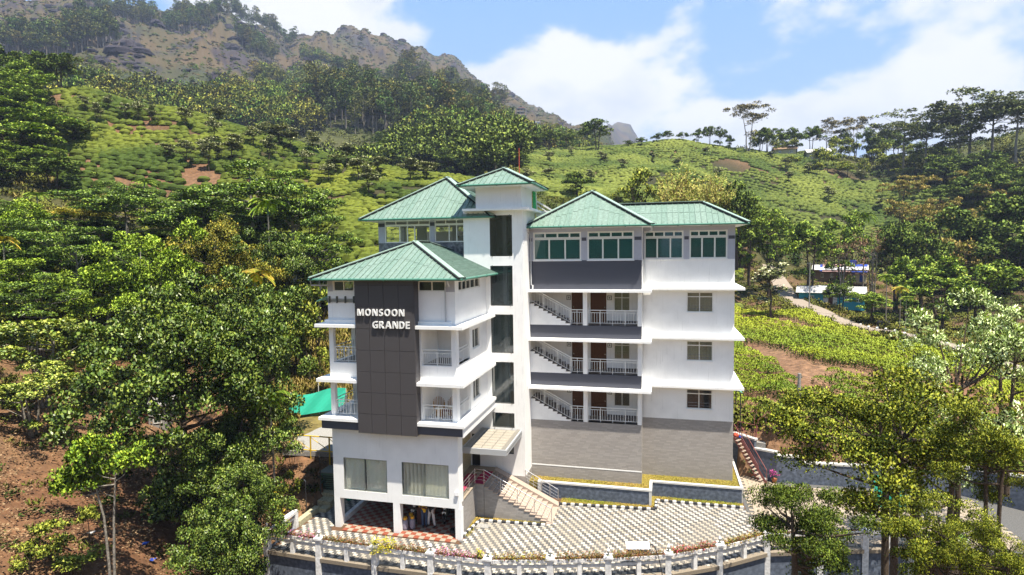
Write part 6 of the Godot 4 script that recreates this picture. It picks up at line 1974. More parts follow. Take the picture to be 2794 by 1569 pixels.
func grow_bamboo(sd: int) -> Node3D:
	var r := RandomNumberGenerator.new()
	r.seed = sd
	var o := Node3D.new()
	var t := Shape.new()
	var L := Leaves.new()
	var pal := [Color(0.328, 0.335, 0.0648), Color(0.437, 0.419, 0.0972), Color(0.255, 0.315, 0.0486), Color(0.474, 0.419, 0.13)]
	for i in 60:
		var a := r.randf() * TAU
		var e := r.randf_range(0.1, 1.0)
		var p0 := V(cos(a) * e * 0.9, -0.3, sin(a) * e * 0.9)
		var top := V(cos(a) * (0.6 + e * 3.4), r.randf_range(5.5, 8.0) * (1.0 - 0.25 * e), sin(a) * (0.6 + e * 3.4))
		var mid := p0.lerp(top, 0.55) + V(0, 1.0, 0)
		t.path([p0, mid, top], [0.05, 0.04, 0.015], 4, false)
		for k in 70:
			var f := r.randf_range(0.3, 1.0)
			var p := (p0.lerp(mid, f * 2.0) if f < 0.5 else mid.lerp(top, f * 2.0 - 1.0)) + rnd_dir(r) * 0.55
			var d := (V(cos(a), 0.2, sin(a)) + rnd_dir(r)).normalized()
			L.add(p, d, d.cross(rnd_dir(r)).normalized(), r.randf_range(0.3, 0.6), 0.05, (Vector3.UP + d * 0.3).normalized(), pal[r.randi() % 4] * r.randf_range(0.7, 1.2))
	part(o, "culms", t, M.cane)
	part(o, "foliage", L.mesh(), M.leaf_matt)
	o.set_meta("size", Vector2(7.6, 7.6))
	return o

func sow(kind: String, at: Vector3, top: float, width: float, label: String, group: String, i: int) -> void:
	var called: String = {"great": "dark_tree", "jack": "dark_tree", "broad": "green_tree", "layer": "tiered_tree", "dull": "olive_tree", "loose": "leafy_tree", "slim": "slender_tree", "bush": "bush", "shrub": "grey_shrub", "droop": "foreground_tree", "darkf": "foreground_tree", "oakf": "silver_oak", "oak": "silver_oak", "gum": "gum_tree", "airy": "windblown_tree", "round": "round_tree", "valley": "valley_tree", "gold": "brown_scrub", "dry": "bare_tree", "palm": "areca_palm", "palmy": "areca_palm", "bamboo": "bamboo_clump"}[kind]
	var kinds: int = {"jack": 3, "broad": 2, "layer": 3, "gum": 3, "droop": 3, "darkf": 1, "round": 3, "valley": 3, "bush": 2, "oak": 3, "oakf": 2}.get(kind, 1)
	var key := "%s%d" % [kind, i % kinds]
	var o: Node3D
	if not protos.has(key):
		o = grow_palm(300 + i, kind == "palmy") if kind.begins_with("palm") else (grow_bamboo(40 + i) if kind == "bamboo" else grow(kind, 100 + i * 7 + kind.length()))
		protos[key] = o
	else:
		o = protos[key].duplicate()
	o.name = numbered(self, called)
	add_child(o, true)
	var sz: Vector2 = protos[key].get_meta("size")
	var sy := maxf((top - at.y) / sz.y, 0.15)
	var sx := width / sz.x
	if kind.begins_with("palm"): sx = clampf(sx, 0.7 * sy, 1.4)
	if sy > sx * 1.5:
		# a taller stem under a crown of the same proportions
		sy = sx * 1.5
		at.y = maxf(at.y, top - sz.y * sy)
	o.position = at
	o.rotation.y = i * 2.39996
	o.scale = V(sx, sy, sx)
	var cat: String = "bush" if kind in ["bush", "shrub", "gold"] else ("palm" if kind.begins_with("palm") else ("bamboo" if kind == "bamboo" else "tree"))
	tag(o, label, cat, group)

func make_plants() -> void:
	var i := 0
	for p in PLANTED:
		sow(p[0], V(p[1], ground(p[1], p[2]) - 0.1, p[2]), p[3], p[4], p[5], "", i)
		i += 1
	for g in PLANTED_ALIKE:
		var a: Array = g[3]
		for k in range(0, a.size(), 4):
			sow(g[0], V(a[k], ground(a[k], a[k + 1]) - 0.1, a[k + 1]), a[k + 2], a[k + 3], g[1], g[2], i)
			i += 1
	make_tea()
	make_forest()
	make_ground_cover()

func scatter(called: String, mesh: Mesh, m: Material, buf: PackedFloat32Array, label: String, category: String) -> void:
	if buf.is_empty(): return
	var mm := MultiMesh.new()
	mm.transform_format = MultiMesh.TRANSFORM_3D
	mm.use_colors = true
	mm.mesh = mesh
	mm.instance_count = buf.size() / 16
	mm.buffer = buf
	var o := MultiMeshInstance3D.new()
	o.multimesh = mm
	o.material_override = m
	hang(o, called, self)
	tag(o, label, category, "", "stuff")

func place(buf: PackedFloat32Array, p: Vector3, turn: float, sx: float, sy: float, sz: float, c: Color) -> void:
	var cs := cos(turn)
	var sn := sin(turn)
	buf.append_array([cs * sx, 0.0, sn * sz, p.x, 0.0, sy, 0.0, p.y, -sn * sx, 0.0, cs * sz, p.z, c.r, c.g, c.b, 1.0])

func tea_bush(sd: int, leaves: int, size: float) -> ArrayMesh:
	# a flat topped dome of short upright leaves, unit half width
	var r := RandomNumberGenerator.new()
	r.seed = sd
	var L := Leaves.new()
	for k in leaves:
		var a := r.randf() * TAU
		var e := sqrt(r.randf())
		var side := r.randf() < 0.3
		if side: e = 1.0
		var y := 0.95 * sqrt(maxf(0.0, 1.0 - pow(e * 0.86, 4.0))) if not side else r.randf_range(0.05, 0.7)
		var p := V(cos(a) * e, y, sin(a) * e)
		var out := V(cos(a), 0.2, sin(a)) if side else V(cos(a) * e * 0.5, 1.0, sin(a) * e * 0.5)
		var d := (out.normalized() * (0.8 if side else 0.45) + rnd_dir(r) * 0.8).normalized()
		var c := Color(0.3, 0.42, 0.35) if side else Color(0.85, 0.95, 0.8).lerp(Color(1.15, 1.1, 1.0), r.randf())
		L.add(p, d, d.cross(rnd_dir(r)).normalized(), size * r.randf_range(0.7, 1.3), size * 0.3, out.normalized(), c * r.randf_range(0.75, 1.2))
	return L.mesh()

func dome(sd: int) -> ArrayMesh:
	# a far bush: a knobbly low dome of unit half width
	var r := RandomNumberGenerator.new()
	r.seed = sd
	var s := Shape.new()
	var rings := [[1.0, 0.0], [1.02, 0.45], [0.8, 0.82], [0.4, 0.98]]
	var pts := []
	for q in rings:
		var ring := []
		for k in 8:
			var a := TAU * k / 8.0
			var f := r.randf_range(0.82, 1.12)
			ring.append(V(cos(a) * q[0] * f, q[1] * r.randf_range(0.85, 1.1), -sin(a) * q[0] * f))
		pts.append(ring)
	var top := V(0, 1.0, 0)
	for j in 3:
		for k in 8:
			var m := (k + 1) % 8
			s.col = Color.WHITE * r.randf_range(0.7, 1.15)
			s.quad(pts[j][k], pts[j][m], pts[j + 1][m], pts[j + 1][k])
	for k in 8:
		s.col = Color.WHITE * r.randf_range(0.8, 1.2)
		s.tri(pts[3][k], pts[3][(k + 1) % 8], top)
	return s.mesh()

func make_tea() -> void:
	var r := RandomNumberGenerator.new()
	r.seed = 61
	var warp := FastNoiseLite.new()
	warp.seed = 5; warp.frequency = 1.0 / 60.0; warp.fractal_octaves = 3
	var tone := FastNoiseLite.new()
	tone.seed = 6; tone.frequency = 1.0 / 35.0; tone.fractal_octaves = 4
	# the near tea beds right of the hotel
	var near := []
	var along := Vector2(0.86, 0.51)
	var across := Vector2(0.51, -0.86)
	for j in 78:
		for i in 110:
			var q := Vector2(14.0, -8.0) + across * (j * 1.42 - 24.0 + r.randf_range(-0.1, 0.1)) + along * (i * 0.8 - 44.0)
			q += across * warp.get_noise_2d(q.x * 1.5, q.y * 1.5) * 5.0
			var x := q.x
			var z := q.y
			if tea(x, z) < 0.2 or lane(x, z) > -0.4 or road_gap(x, z) < 2.6 or r.randf() < 0.03: continue
			near.append([Vector2(x - EYE.x, z - EYE.z).length(), x, z])
	near.sort_custom(func(a, b): return a[0] < b[0])
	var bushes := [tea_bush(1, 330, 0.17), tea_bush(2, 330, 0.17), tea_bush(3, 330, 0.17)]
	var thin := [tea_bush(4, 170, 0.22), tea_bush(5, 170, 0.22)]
	var mats := []
	for k in 3:
		var m: StandardMaterial3D = M.leaf_matt.duplicate()
		m.albedo_color = [lin(0.19, 0.27, 0.028), lin(0.27, 0.34, 0.03), lin(0.35, 0.4, 0.034)][k]
		mats.append(m)
	var bufs := [PackedFloat32Array(), PackedFloat32Array()]
	for k in near.size():
		var b: Array = near[k]
		var y := ground(b[1], b[2]) - 0.05
		var g := clampf(0.5 + tone.get_noise_2d(b[1], b[2]) * 1.3 + (b[0] - 70.0) * 0.012, 0, 0.999)
		if k < 300:
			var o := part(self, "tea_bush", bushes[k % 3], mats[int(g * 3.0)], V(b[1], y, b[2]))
			o.rotation.y = -0.535 + r.randf_range(-0.15, 0.15) + (PI if r.randf() < 0.5 else 0.0)
			o.scale = V(r.randf_range(0.6, 0.8), r.randf_range(0.85, 1.1), r.randf_range(0.5, 0.6))
			tag(o, "clipped flat topped tea bush in the near beds right of the hotel", "tea bush", "tea bushes of the near beds")
		else:
			place(bufs[k % 2], V(b[1], y, b[2]), 0.535 + r.randf_range(-0.15, 0.15), r.randf_range(0.6, 0.8), r.randf_range(0.85, 1.1), r.randf_range(0.5, 0.6), Color(0.2, 0.28, 0.026).lerp(Color(0.4, 0.45, 0.034), g))
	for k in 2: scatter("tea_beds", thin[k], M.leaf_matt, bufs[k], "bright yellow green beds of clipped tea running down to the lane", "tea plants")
	# the hills
	var hill := [PackedFloat32Array(), PackedFloat32Array(), PackedFloat32Array()]
	var dm := [dome(11), dome(12), dome(13)]
	for zone in [[-52.0, -15.5, 72.0, 178.0], [-14.5, 7.0, 122.0, 268.0], [3.0, 27.5, 135.0, 294.0]]:
		var mid := deg_to_rad((zone[0] + zone[1]) * 0.5)
		var f := Vector2(sin(mid), -cos(mid))
		var s := Vector2(-f.y, f.x)
		var half: float = zone[3] * tan(deg_to_rad((zone[1] - zone[0]) * 0.5)) + 10.0
		var step := 2.0 if zone[0] < -20 else 2.3
		for j in int((zone[3] - zone[2] + 20.0) / step):
			var gap := -1.0
			for i in int(2.0 * half / 1.15):
				var q: Vector2 = Vector2(EYE.x, EYE.z) + f * (zone[2] - 15.0 + j * step) + s * (-half + i * 1.15 + fposmod(j * 0.43, 1.15))
				q += f * (warp.get_noise_2d(q.x, q.y) * 9.0 + r.randf_range(-0.15, 0.15)) + s * r.randf_range(-0.3, 0.3)
				var t := bearing(q.x, q.y)
				if t < zone[0] or t > zone[1]: continue
				if zone[0] > 2.0 and t < 7.0 and span_of(q.x, q.y) < 268.0 and t < 6.9: continue
				if tea(q.x, q.y) < 0.0 or r.randf() < 0.07: continue
				var v := tone.get_noise_2d(q.x, q.y)
				if crags.get_noise_2d(q.x * 1.6, q.y * 1.6) > 0.4 or lumps.get_noise_2d(q.dot(s) * 0.9, q.dot(f) * 2.5) > 0.42: continue
				var shade := clampf(0.45 + v * 1.3 + r.randf_range(-0.12, 0.12), 0, 1)
				var c := Color(0.055, 0.085, 0.014).lerp(Color(0.165, 0.19, 0.025), shade)
				if zone[0] > -20.0: c = Color(0.075, 0.11, 0.024).lerp(Color(0.19, 0.22, 0.045), shade)
				place(hill[r.randi() % 3], V(q.x, ground(q.x, q.y) - 0.05, q.y), atan2(-s.y, s.x) + r.randf_range(-0.2, 0.2), r.randf_range(0.8, 1.05), r.randf_range(0.85, 1.15), r.randf_range(0.6, 0.8), c)
	for k in 3: scatter("tea_rows", dm[k], M.leaf_far, hill[k], "contour rows of clipped tea covering the hillsides", "tea plants")

const WOODS := [[-43.8, 800, 5.0, 40, 300, 1], [-50.2, 600, 3.8, 35, 240, 1], [-36.4, 745, 1.6, 35, 70, 1], [-36.4, 900, 3.2, 25, 90, 1], [-46.0, 300, 6.0, 40, 190, 0], [-31.0, 800, 1.8, 40, 110, 0], [-31.5, 560, 5.5, 40, 150, 0], [-22.3, 610, 8.0, 30, 300, 1], [-31.0, 430, 8.5, 60, 330, 0], [-24.0, 365, 9.0, 45, 260, 1], [-36.0, 340, 4.5, 40, 200, 0], [-51.5, 300, 4.5, 45, 170, 0], [-18.0, 300, 6.0, 35, 200, 0], [-14.0, 460, 5.0, 80, 180, 2], [-12.0, 330, 6.0, 40, 170, 0], [-9.0, 420, 4.0, 60, 110, 2], [-29.0, 500, 3.0, 40, 110, 1], [-41.0, 330, 4.0, 30, 90, 0], [-44.0, 250, 8.0, 20, 90, 0], [-27.0, 215, 9.0, 22, 150, 0], [-16.0, 205, 3.0, 40, 140, 0]]

func far_tree(sd: int, gum: bool) -> Node3D:
	var r := RandomNumberGenerator.new()
	r.seed = sd
	var o := Node3D.new()
	var t := Shape.new()
	var L := Leaves.new()
	var h := 20.0 if gum else 11.0
	t.tube(V(0, -1, 0), V(0, h * (0.8 if gum else 0.5), 0), h * 0.014, h * 0.006, 5, false)
	var pal := [Color(0.0739, 0.113, 0.0418), Color(0.111, 0.153, 0.0522), Color(0.185, 0.217, 0.061)] if gum else [Color(0.0864, 0.131, 0.0348), Color(0.136, 0.184, 0.0418), Color(0.223, 0.271, 0.0522)]
	for k in 16:
		var d := rnd_dir(r)
		var c := V(d.x * 2.6, h * 0.74 + d.y * h * 0.24, d.z * 2.6) if gum else V(d.x * 3.4, h * 0.58 + d.y * h * 0.36, d.z * 3.4)
		clump(L, r, c, V(1.5, 1.0, 1.5) if gum else V(1.7, 1.4, 1.7), 44, 0.8, 0.36, pal, 0.1, 0.15)
	part(o, "trunk", t, M.bark_pale)
	part(o, "crown", L.mesh(), M.leaf_far)
	return o

func make_forest() -> void:
	var r := RandomNumberGenerator.new()
	r.seed = 88
	var kinds := [far_tree(1, true), far_tree(2, true), far_tree(3, false), far_tree(4, false), far_tree(5, false)]
	var all := []
	for w in WOODS:
		for k in w[4]:
			var a := r.randf() * TAU
			var e := sqrt(r.randf())
			var t: float = w[0] + cos(a) * e * w[2]
			var d: float = w[1] + sin(a) * e * w[3]
			var x := EYE.x + sin(deg_to_rad(t)) * d
			var z := EYE.z - cos(deg_to_rad(t)) * d
			if tea(x, z) > -0.3: continue
			var kind := r.randi() % 2 if w[5] == 1 else 2 + r.randi() % 3
			var sc := r.randf_range(0.7, 1.25) * (0.55 if w[5] == 2 else 1.0)
			all.append([d, x, z, kind, sc])
	# lone shrubs and trees over the mountain
	for k in 900:
		var t := r.randf_range(-54.0, -4.0)
		var d := r.randf_range(360.0, 1100.0)
		var x := EYE.x + sin(deg_to_rad(t)) * d
		var z := EYE.z - cos(deg_to_rad(t)) * d
		if crags.get_noise_2d(x, z) > 0.05 and r.randf() < 0.7: continue
		all.append([d + 300.0, x, z, 2 + r.randi() % 3, r.randf_range(0.2, 0.5)])
	all.sort_custom(func(a, b): return a[0] < b[0])
	var tb := []
	var cb := []
	for k in 5:
		tb.append(PackedFloat32Array()); cb.append(PackedFloat32Array())
	for k in all.size():
		var q: Array = all[k]
		var y := ground(q[1], q[2])
		if k < 260:
			var o: Node3D = kinds[q[3]].duplicate()
			o.name = numbered(self, "forest_gum_tree" if q[3] < 2 else "forest_tree")
			add_child(o, true)
			o.position = V(q[1], y, q[2])
			o.rotation.y = r.randf() * TAU
			o.scale = V(q[4], q[4], q[4])
			tag(o, "gum tree of the wood below the mountain" if q[3] < 2 else "leafy tree of the wood between the tea hill and the mountain", "tree", "gum trees below the mountain" if q[3] < 2 else "trees below the mountain")
		else:
			var g := r.randf_range(0.75, 1.2)
			var turn := r.randf() * TAU
			place(cb[q[3]], V(q[1], y, q[2]), turn, q[4], q[4] * r.randf_range(0.75, 1.25), q[4], Color(g * r.randf_range(0.85, 1.5), g * r.randf_range(0.95, 1.2), g * 0.95))
			if q[0] < 900: place(tb[q[3]], V(q[1], y, q[2]), turn, q[4], q[4], q[4], Color.WHITE)
	for k in 5:
		scatter("forest_crowns", kinds[k].get_node("crown").mesh, M.leaf_far, cb[k], "dark woods spread over the mountain slopes", "forest")
		scatter("forest_trunks", kinds[k].get_node("trunk").mesh, M.bark_pale, tb[k], "pale trunks of the woods on the mountain slopes", "forest")
		kinds[k].free()
	# rocks on the mountain
	var rock := [dome(71), dome(72)]
	var rb := [PackedFloat32Array(), PackedFloat32Array()]
	for k in 1700:
		var t := r.randf_range(-56.0, -3.0)
		var d := r.randf_range(430.0, 1500.0)
		var x := EYE.x + sin(deg_to_rad(t)) * d
		var z := EYE.z - cos(deg_to_rad(t)) * d
		if crags.get_noise_2d(x * 0.9 + 500.0, z * 0.9) < 0.02: continue
		var sz := pow(r.randf(), 2.5) * 7.0 + 1.2
		var g := r.randf_range(0.7, 1.3)
		place(rb[k % 2], V(x, ground(x, z) - sz * 0.25, z), r.randf() * TAU, sz * r.randf_range(0.7, 1.5), sz * r.randf_range(0.5, 1.0), sz, Color(0.05 * g, 0.042 * g, 0.054 * g))
	var scrub := [PackedFloat32Array(), PackedFloat32Array()]
	for k in 12000:
		var t := r.randf_range(-58.0, -4.0)
		var d := 330.0 + pow(r.randf(), 0.8) * 900.0
		var x := EYE.x + sin(deg_to_rad(t)) * d
		var z := EYE.z - cos(deg_to_rad(t)) * d
		var sz := r.randf_range(0.5, 1.6) * (0.6 + d * 0.0012)
		var g := r.randf_range(0.6, 1.3)
		var wet := crags.get_noise_2d(x, z) + r.randf_range(-0.3, 0.3)
		place(scrub[k % 2], V(x, ground(x, z) - 0.3, z), r.randf() * TAU, sz, sz * r.randf_range(0.4, 0.9), sz * r.randf_range(0.7, 1.4), (Color(0.08, 0.095, 0.026) if wet > -0.05 else Color(0.125, 0.09, 0.042)) * g)
	for k in 2: scatter("mountain_scrub", rock[k], M.leaf_far, scrub[k], "olive and straw coloured scrub on the mountain", "scrub")
	var rm: StandardMaterial3D = M.terrain.duplicate()
	rm.resource_name = "rock"
	for k in 2: scatter("mountain_rocks", rock[k], rm, rb[k], "purplish boulders and outcrops on the mountain", "rocks")

func make_ground_cover() -> void:
	var r := RandomNumberGenerator.new()
	r.seed = 17
	# weeds and fallen leaves on the near slopes
	var tuft := Leaves.new()
	for k in 40:
		var d := (rnd_dir(r) * 0.6 + Vector3.UP).normalized()
		tuft.add(rnd_dir(r) * V(0.35, 0.02, 0.35), d, d.cross(rnd_dir(r)).normalized(), r.randf_range(0.2, 0.55), 0.035, Vector3.UP, Color.WHITE * r.randf_range(0.6, 1.2))
	var low := Leaves.new()
	for k in 70:
		var d := (rnd_dir(r) + Vector3.UP * 0.3).normalized()
		low.add(V(r.randf_range(-0.5, 0.5), r.randf_range(0, 0.45), r.randf_range(-0.5, 0.5)), d, d.cross(rnd_dir(r)).normalized(), r.randf_range(0.14, 0.26), 0.06, Vector3.UP, Color.WHITE * r.randf_range(0.6, 1.2))
	var litter := Leaves.new()
	for k in 24:
		var d := (rnd_dir(r) * V(1, 0.15, 1)).normalized()
		litter.add(rnd_dir(r) * V(0.9, 0.02, 0.9) + V(0, 0.04, 0), d, d.cross(Vector3.UP).normalized(), r.randf_range(0.1, 0.2), 0.04, Vector3.UP, Color.WHITE * r.randf_range(0.5, 1.3))
	var b1 := PackedFloat32Array()
	var b2 := PackedFloat32Array()
	var b3 := PackedFloat32Array()
	for k in 19000:
		var t := r.randf_range(-58.0, 33.0)
		var d := 20.0 + pow(r.randf(), 1.3) * 140.0
		var x := EYE.x + sin(deg_to_rad(t)) * d
		var z := EYE.z - cos(deg_to_rad(t)) * d
		if x > -9.6 and x < 15.3 and z > -14.3 and z < terrace_edge(x) + 0.5: continue
		if x >= 15.0 and x < 31.0 and z > -13.5 and z < terrace_edge(x) + 0.5: continue
		if x > -16.6 and x < -7.4 and z < -4.3 and z > -14.2: continue
		var tt := tea(x, z)
		if tt > 0.3 or road_gap(x, z) < 2.0: continue
		var n := crags.get_noise_2d(x * 0.9, z * 0.9) + lumps.get_noise_2d(x, z) * 0.5
		var p := V(x, ground(x, z), z)
		if d < 60.0 and n < 0.12 and t < 0.0:
			place(b3, p, r.randf() * TAU, r.randf_range(0.6, 1.2), 1.0, r.randf_range(0.6, 1.2), Color(0.36, 0.25, 0.14).lerp(Color(0.14, 0.075, 0.035), r.randf()))
			if r.randf() < 0.85: continue
		var g := clampf(0.5 + n * 1.2, 0, 1)
		if r.randf() < 0.55:
			var big := 1.0 if t > 0.0 or d > 62.0 else 0.5
			place(b2, p, r.randf() * TAU, r.randf_range(0.8, 2.2) * big, r.randf_range(0.6, 2.0) * big, r.randf_range(0.8, 2.2) * big, Color(0.045, 0.075, 0.014).lerp(Color(0.15, 0.16, 0.03), g))
		else:
			var big := 1.0 if t > 0.0 or d > 62.0 else 0.5
			place(b1, p, r.randf() * TAU, r.randf_range(0.8, 2.0) * big, r.randf_range(0.7, 1.8) * big, r.randf_range(0.8, 2.0) * big, Color(0.11, 0.13, 0.02).lerp(Color(0.27, 0.22, 0.07), g))
	for k in 5200:
		var t := r.randf_range(-54.0, 30.0)
		var d := r.randf_range(150.0, 420.0)
		var x := EYE.x + sin(deg_to_rad(t)) * d
		var z := EYE.z - cos(deg_to_rad(t)) * d
		if tea(x, z) > -0.2: continue
		var g := clampf(0.5 + crags.get_noise_2d(x, z) * 1.2, 0, 1)
		place(b2, V(x, ground(x, z), z), r.randf() * TAU, r.randf_range(2.0, 5.0), r.randf_range(1.5, 4.5), r.randf_range(2.0, 5.0), Color(0.05, 0.08, 0.02).lerp(Color(0.14, 0.15, 0.04), g))
	for k in 2600:
		var t := r.randf_range(-36.0, -29.5)
		var d := r.randf_range(43.0, 66.0)
		var x := EYE.x + sin(deg_to_rad(t)) * d
		var z := EYE.z - cos(deg_to_rad(t)) * d
		if x > -7.6 or (z > -14.2 and x > -16.6 and z < -4.3): continue
		place(b1, V(x, ground(x, z), z), r.randf() * TAU, r.randf_range(0.8, 1.6), r.randf_range(0.7, 1.7), r.randf_range(0.8, 1.6), Color(0.2, 0.2, 0.03).lerp(Color(0.42, 0.3, 0.11), r.randf()))
	scatter("grass_tufts", tuft.mesh(), M.leaf_far, b1, "dry grass tufts on the slopes", "grass")
	scatter("undergrowth", low.mesh(), M.leaf_far, b2, "low weedy undergrowth between the trees", "undergrowth")
	scatter("leaf_litter", litter.mesh(), M.leaf_far, b3, "fallen leaves and debris on the red soil", "leaf litter")
	# dead grass and cut sticks in the lanes of the near tea field
	var b4 := PackedFloat32Array()
	for k in 1500:
		var x := r.randf_range(15.5, 40.0)
		var z := r.randf_range(-70.0, -14.0)
		if lane(x, z) < 0.0: continue
		place(b4, V(x, ground(x, z), z), r.randf() * TAU, r.randf_range(0.4, 0.9), r.randf_range(0.2, 0.5), r.randf_range(0.4, 0.9), Color(0.3, 0.2, 0.11).lerp(Color(0.18, 0.09, 0.05), r.randf()))
	scatter("lane_straw", litter.mesh(), M.leaf_far, b4, "dry straw on the bare lanes of the near tea field", "straw")
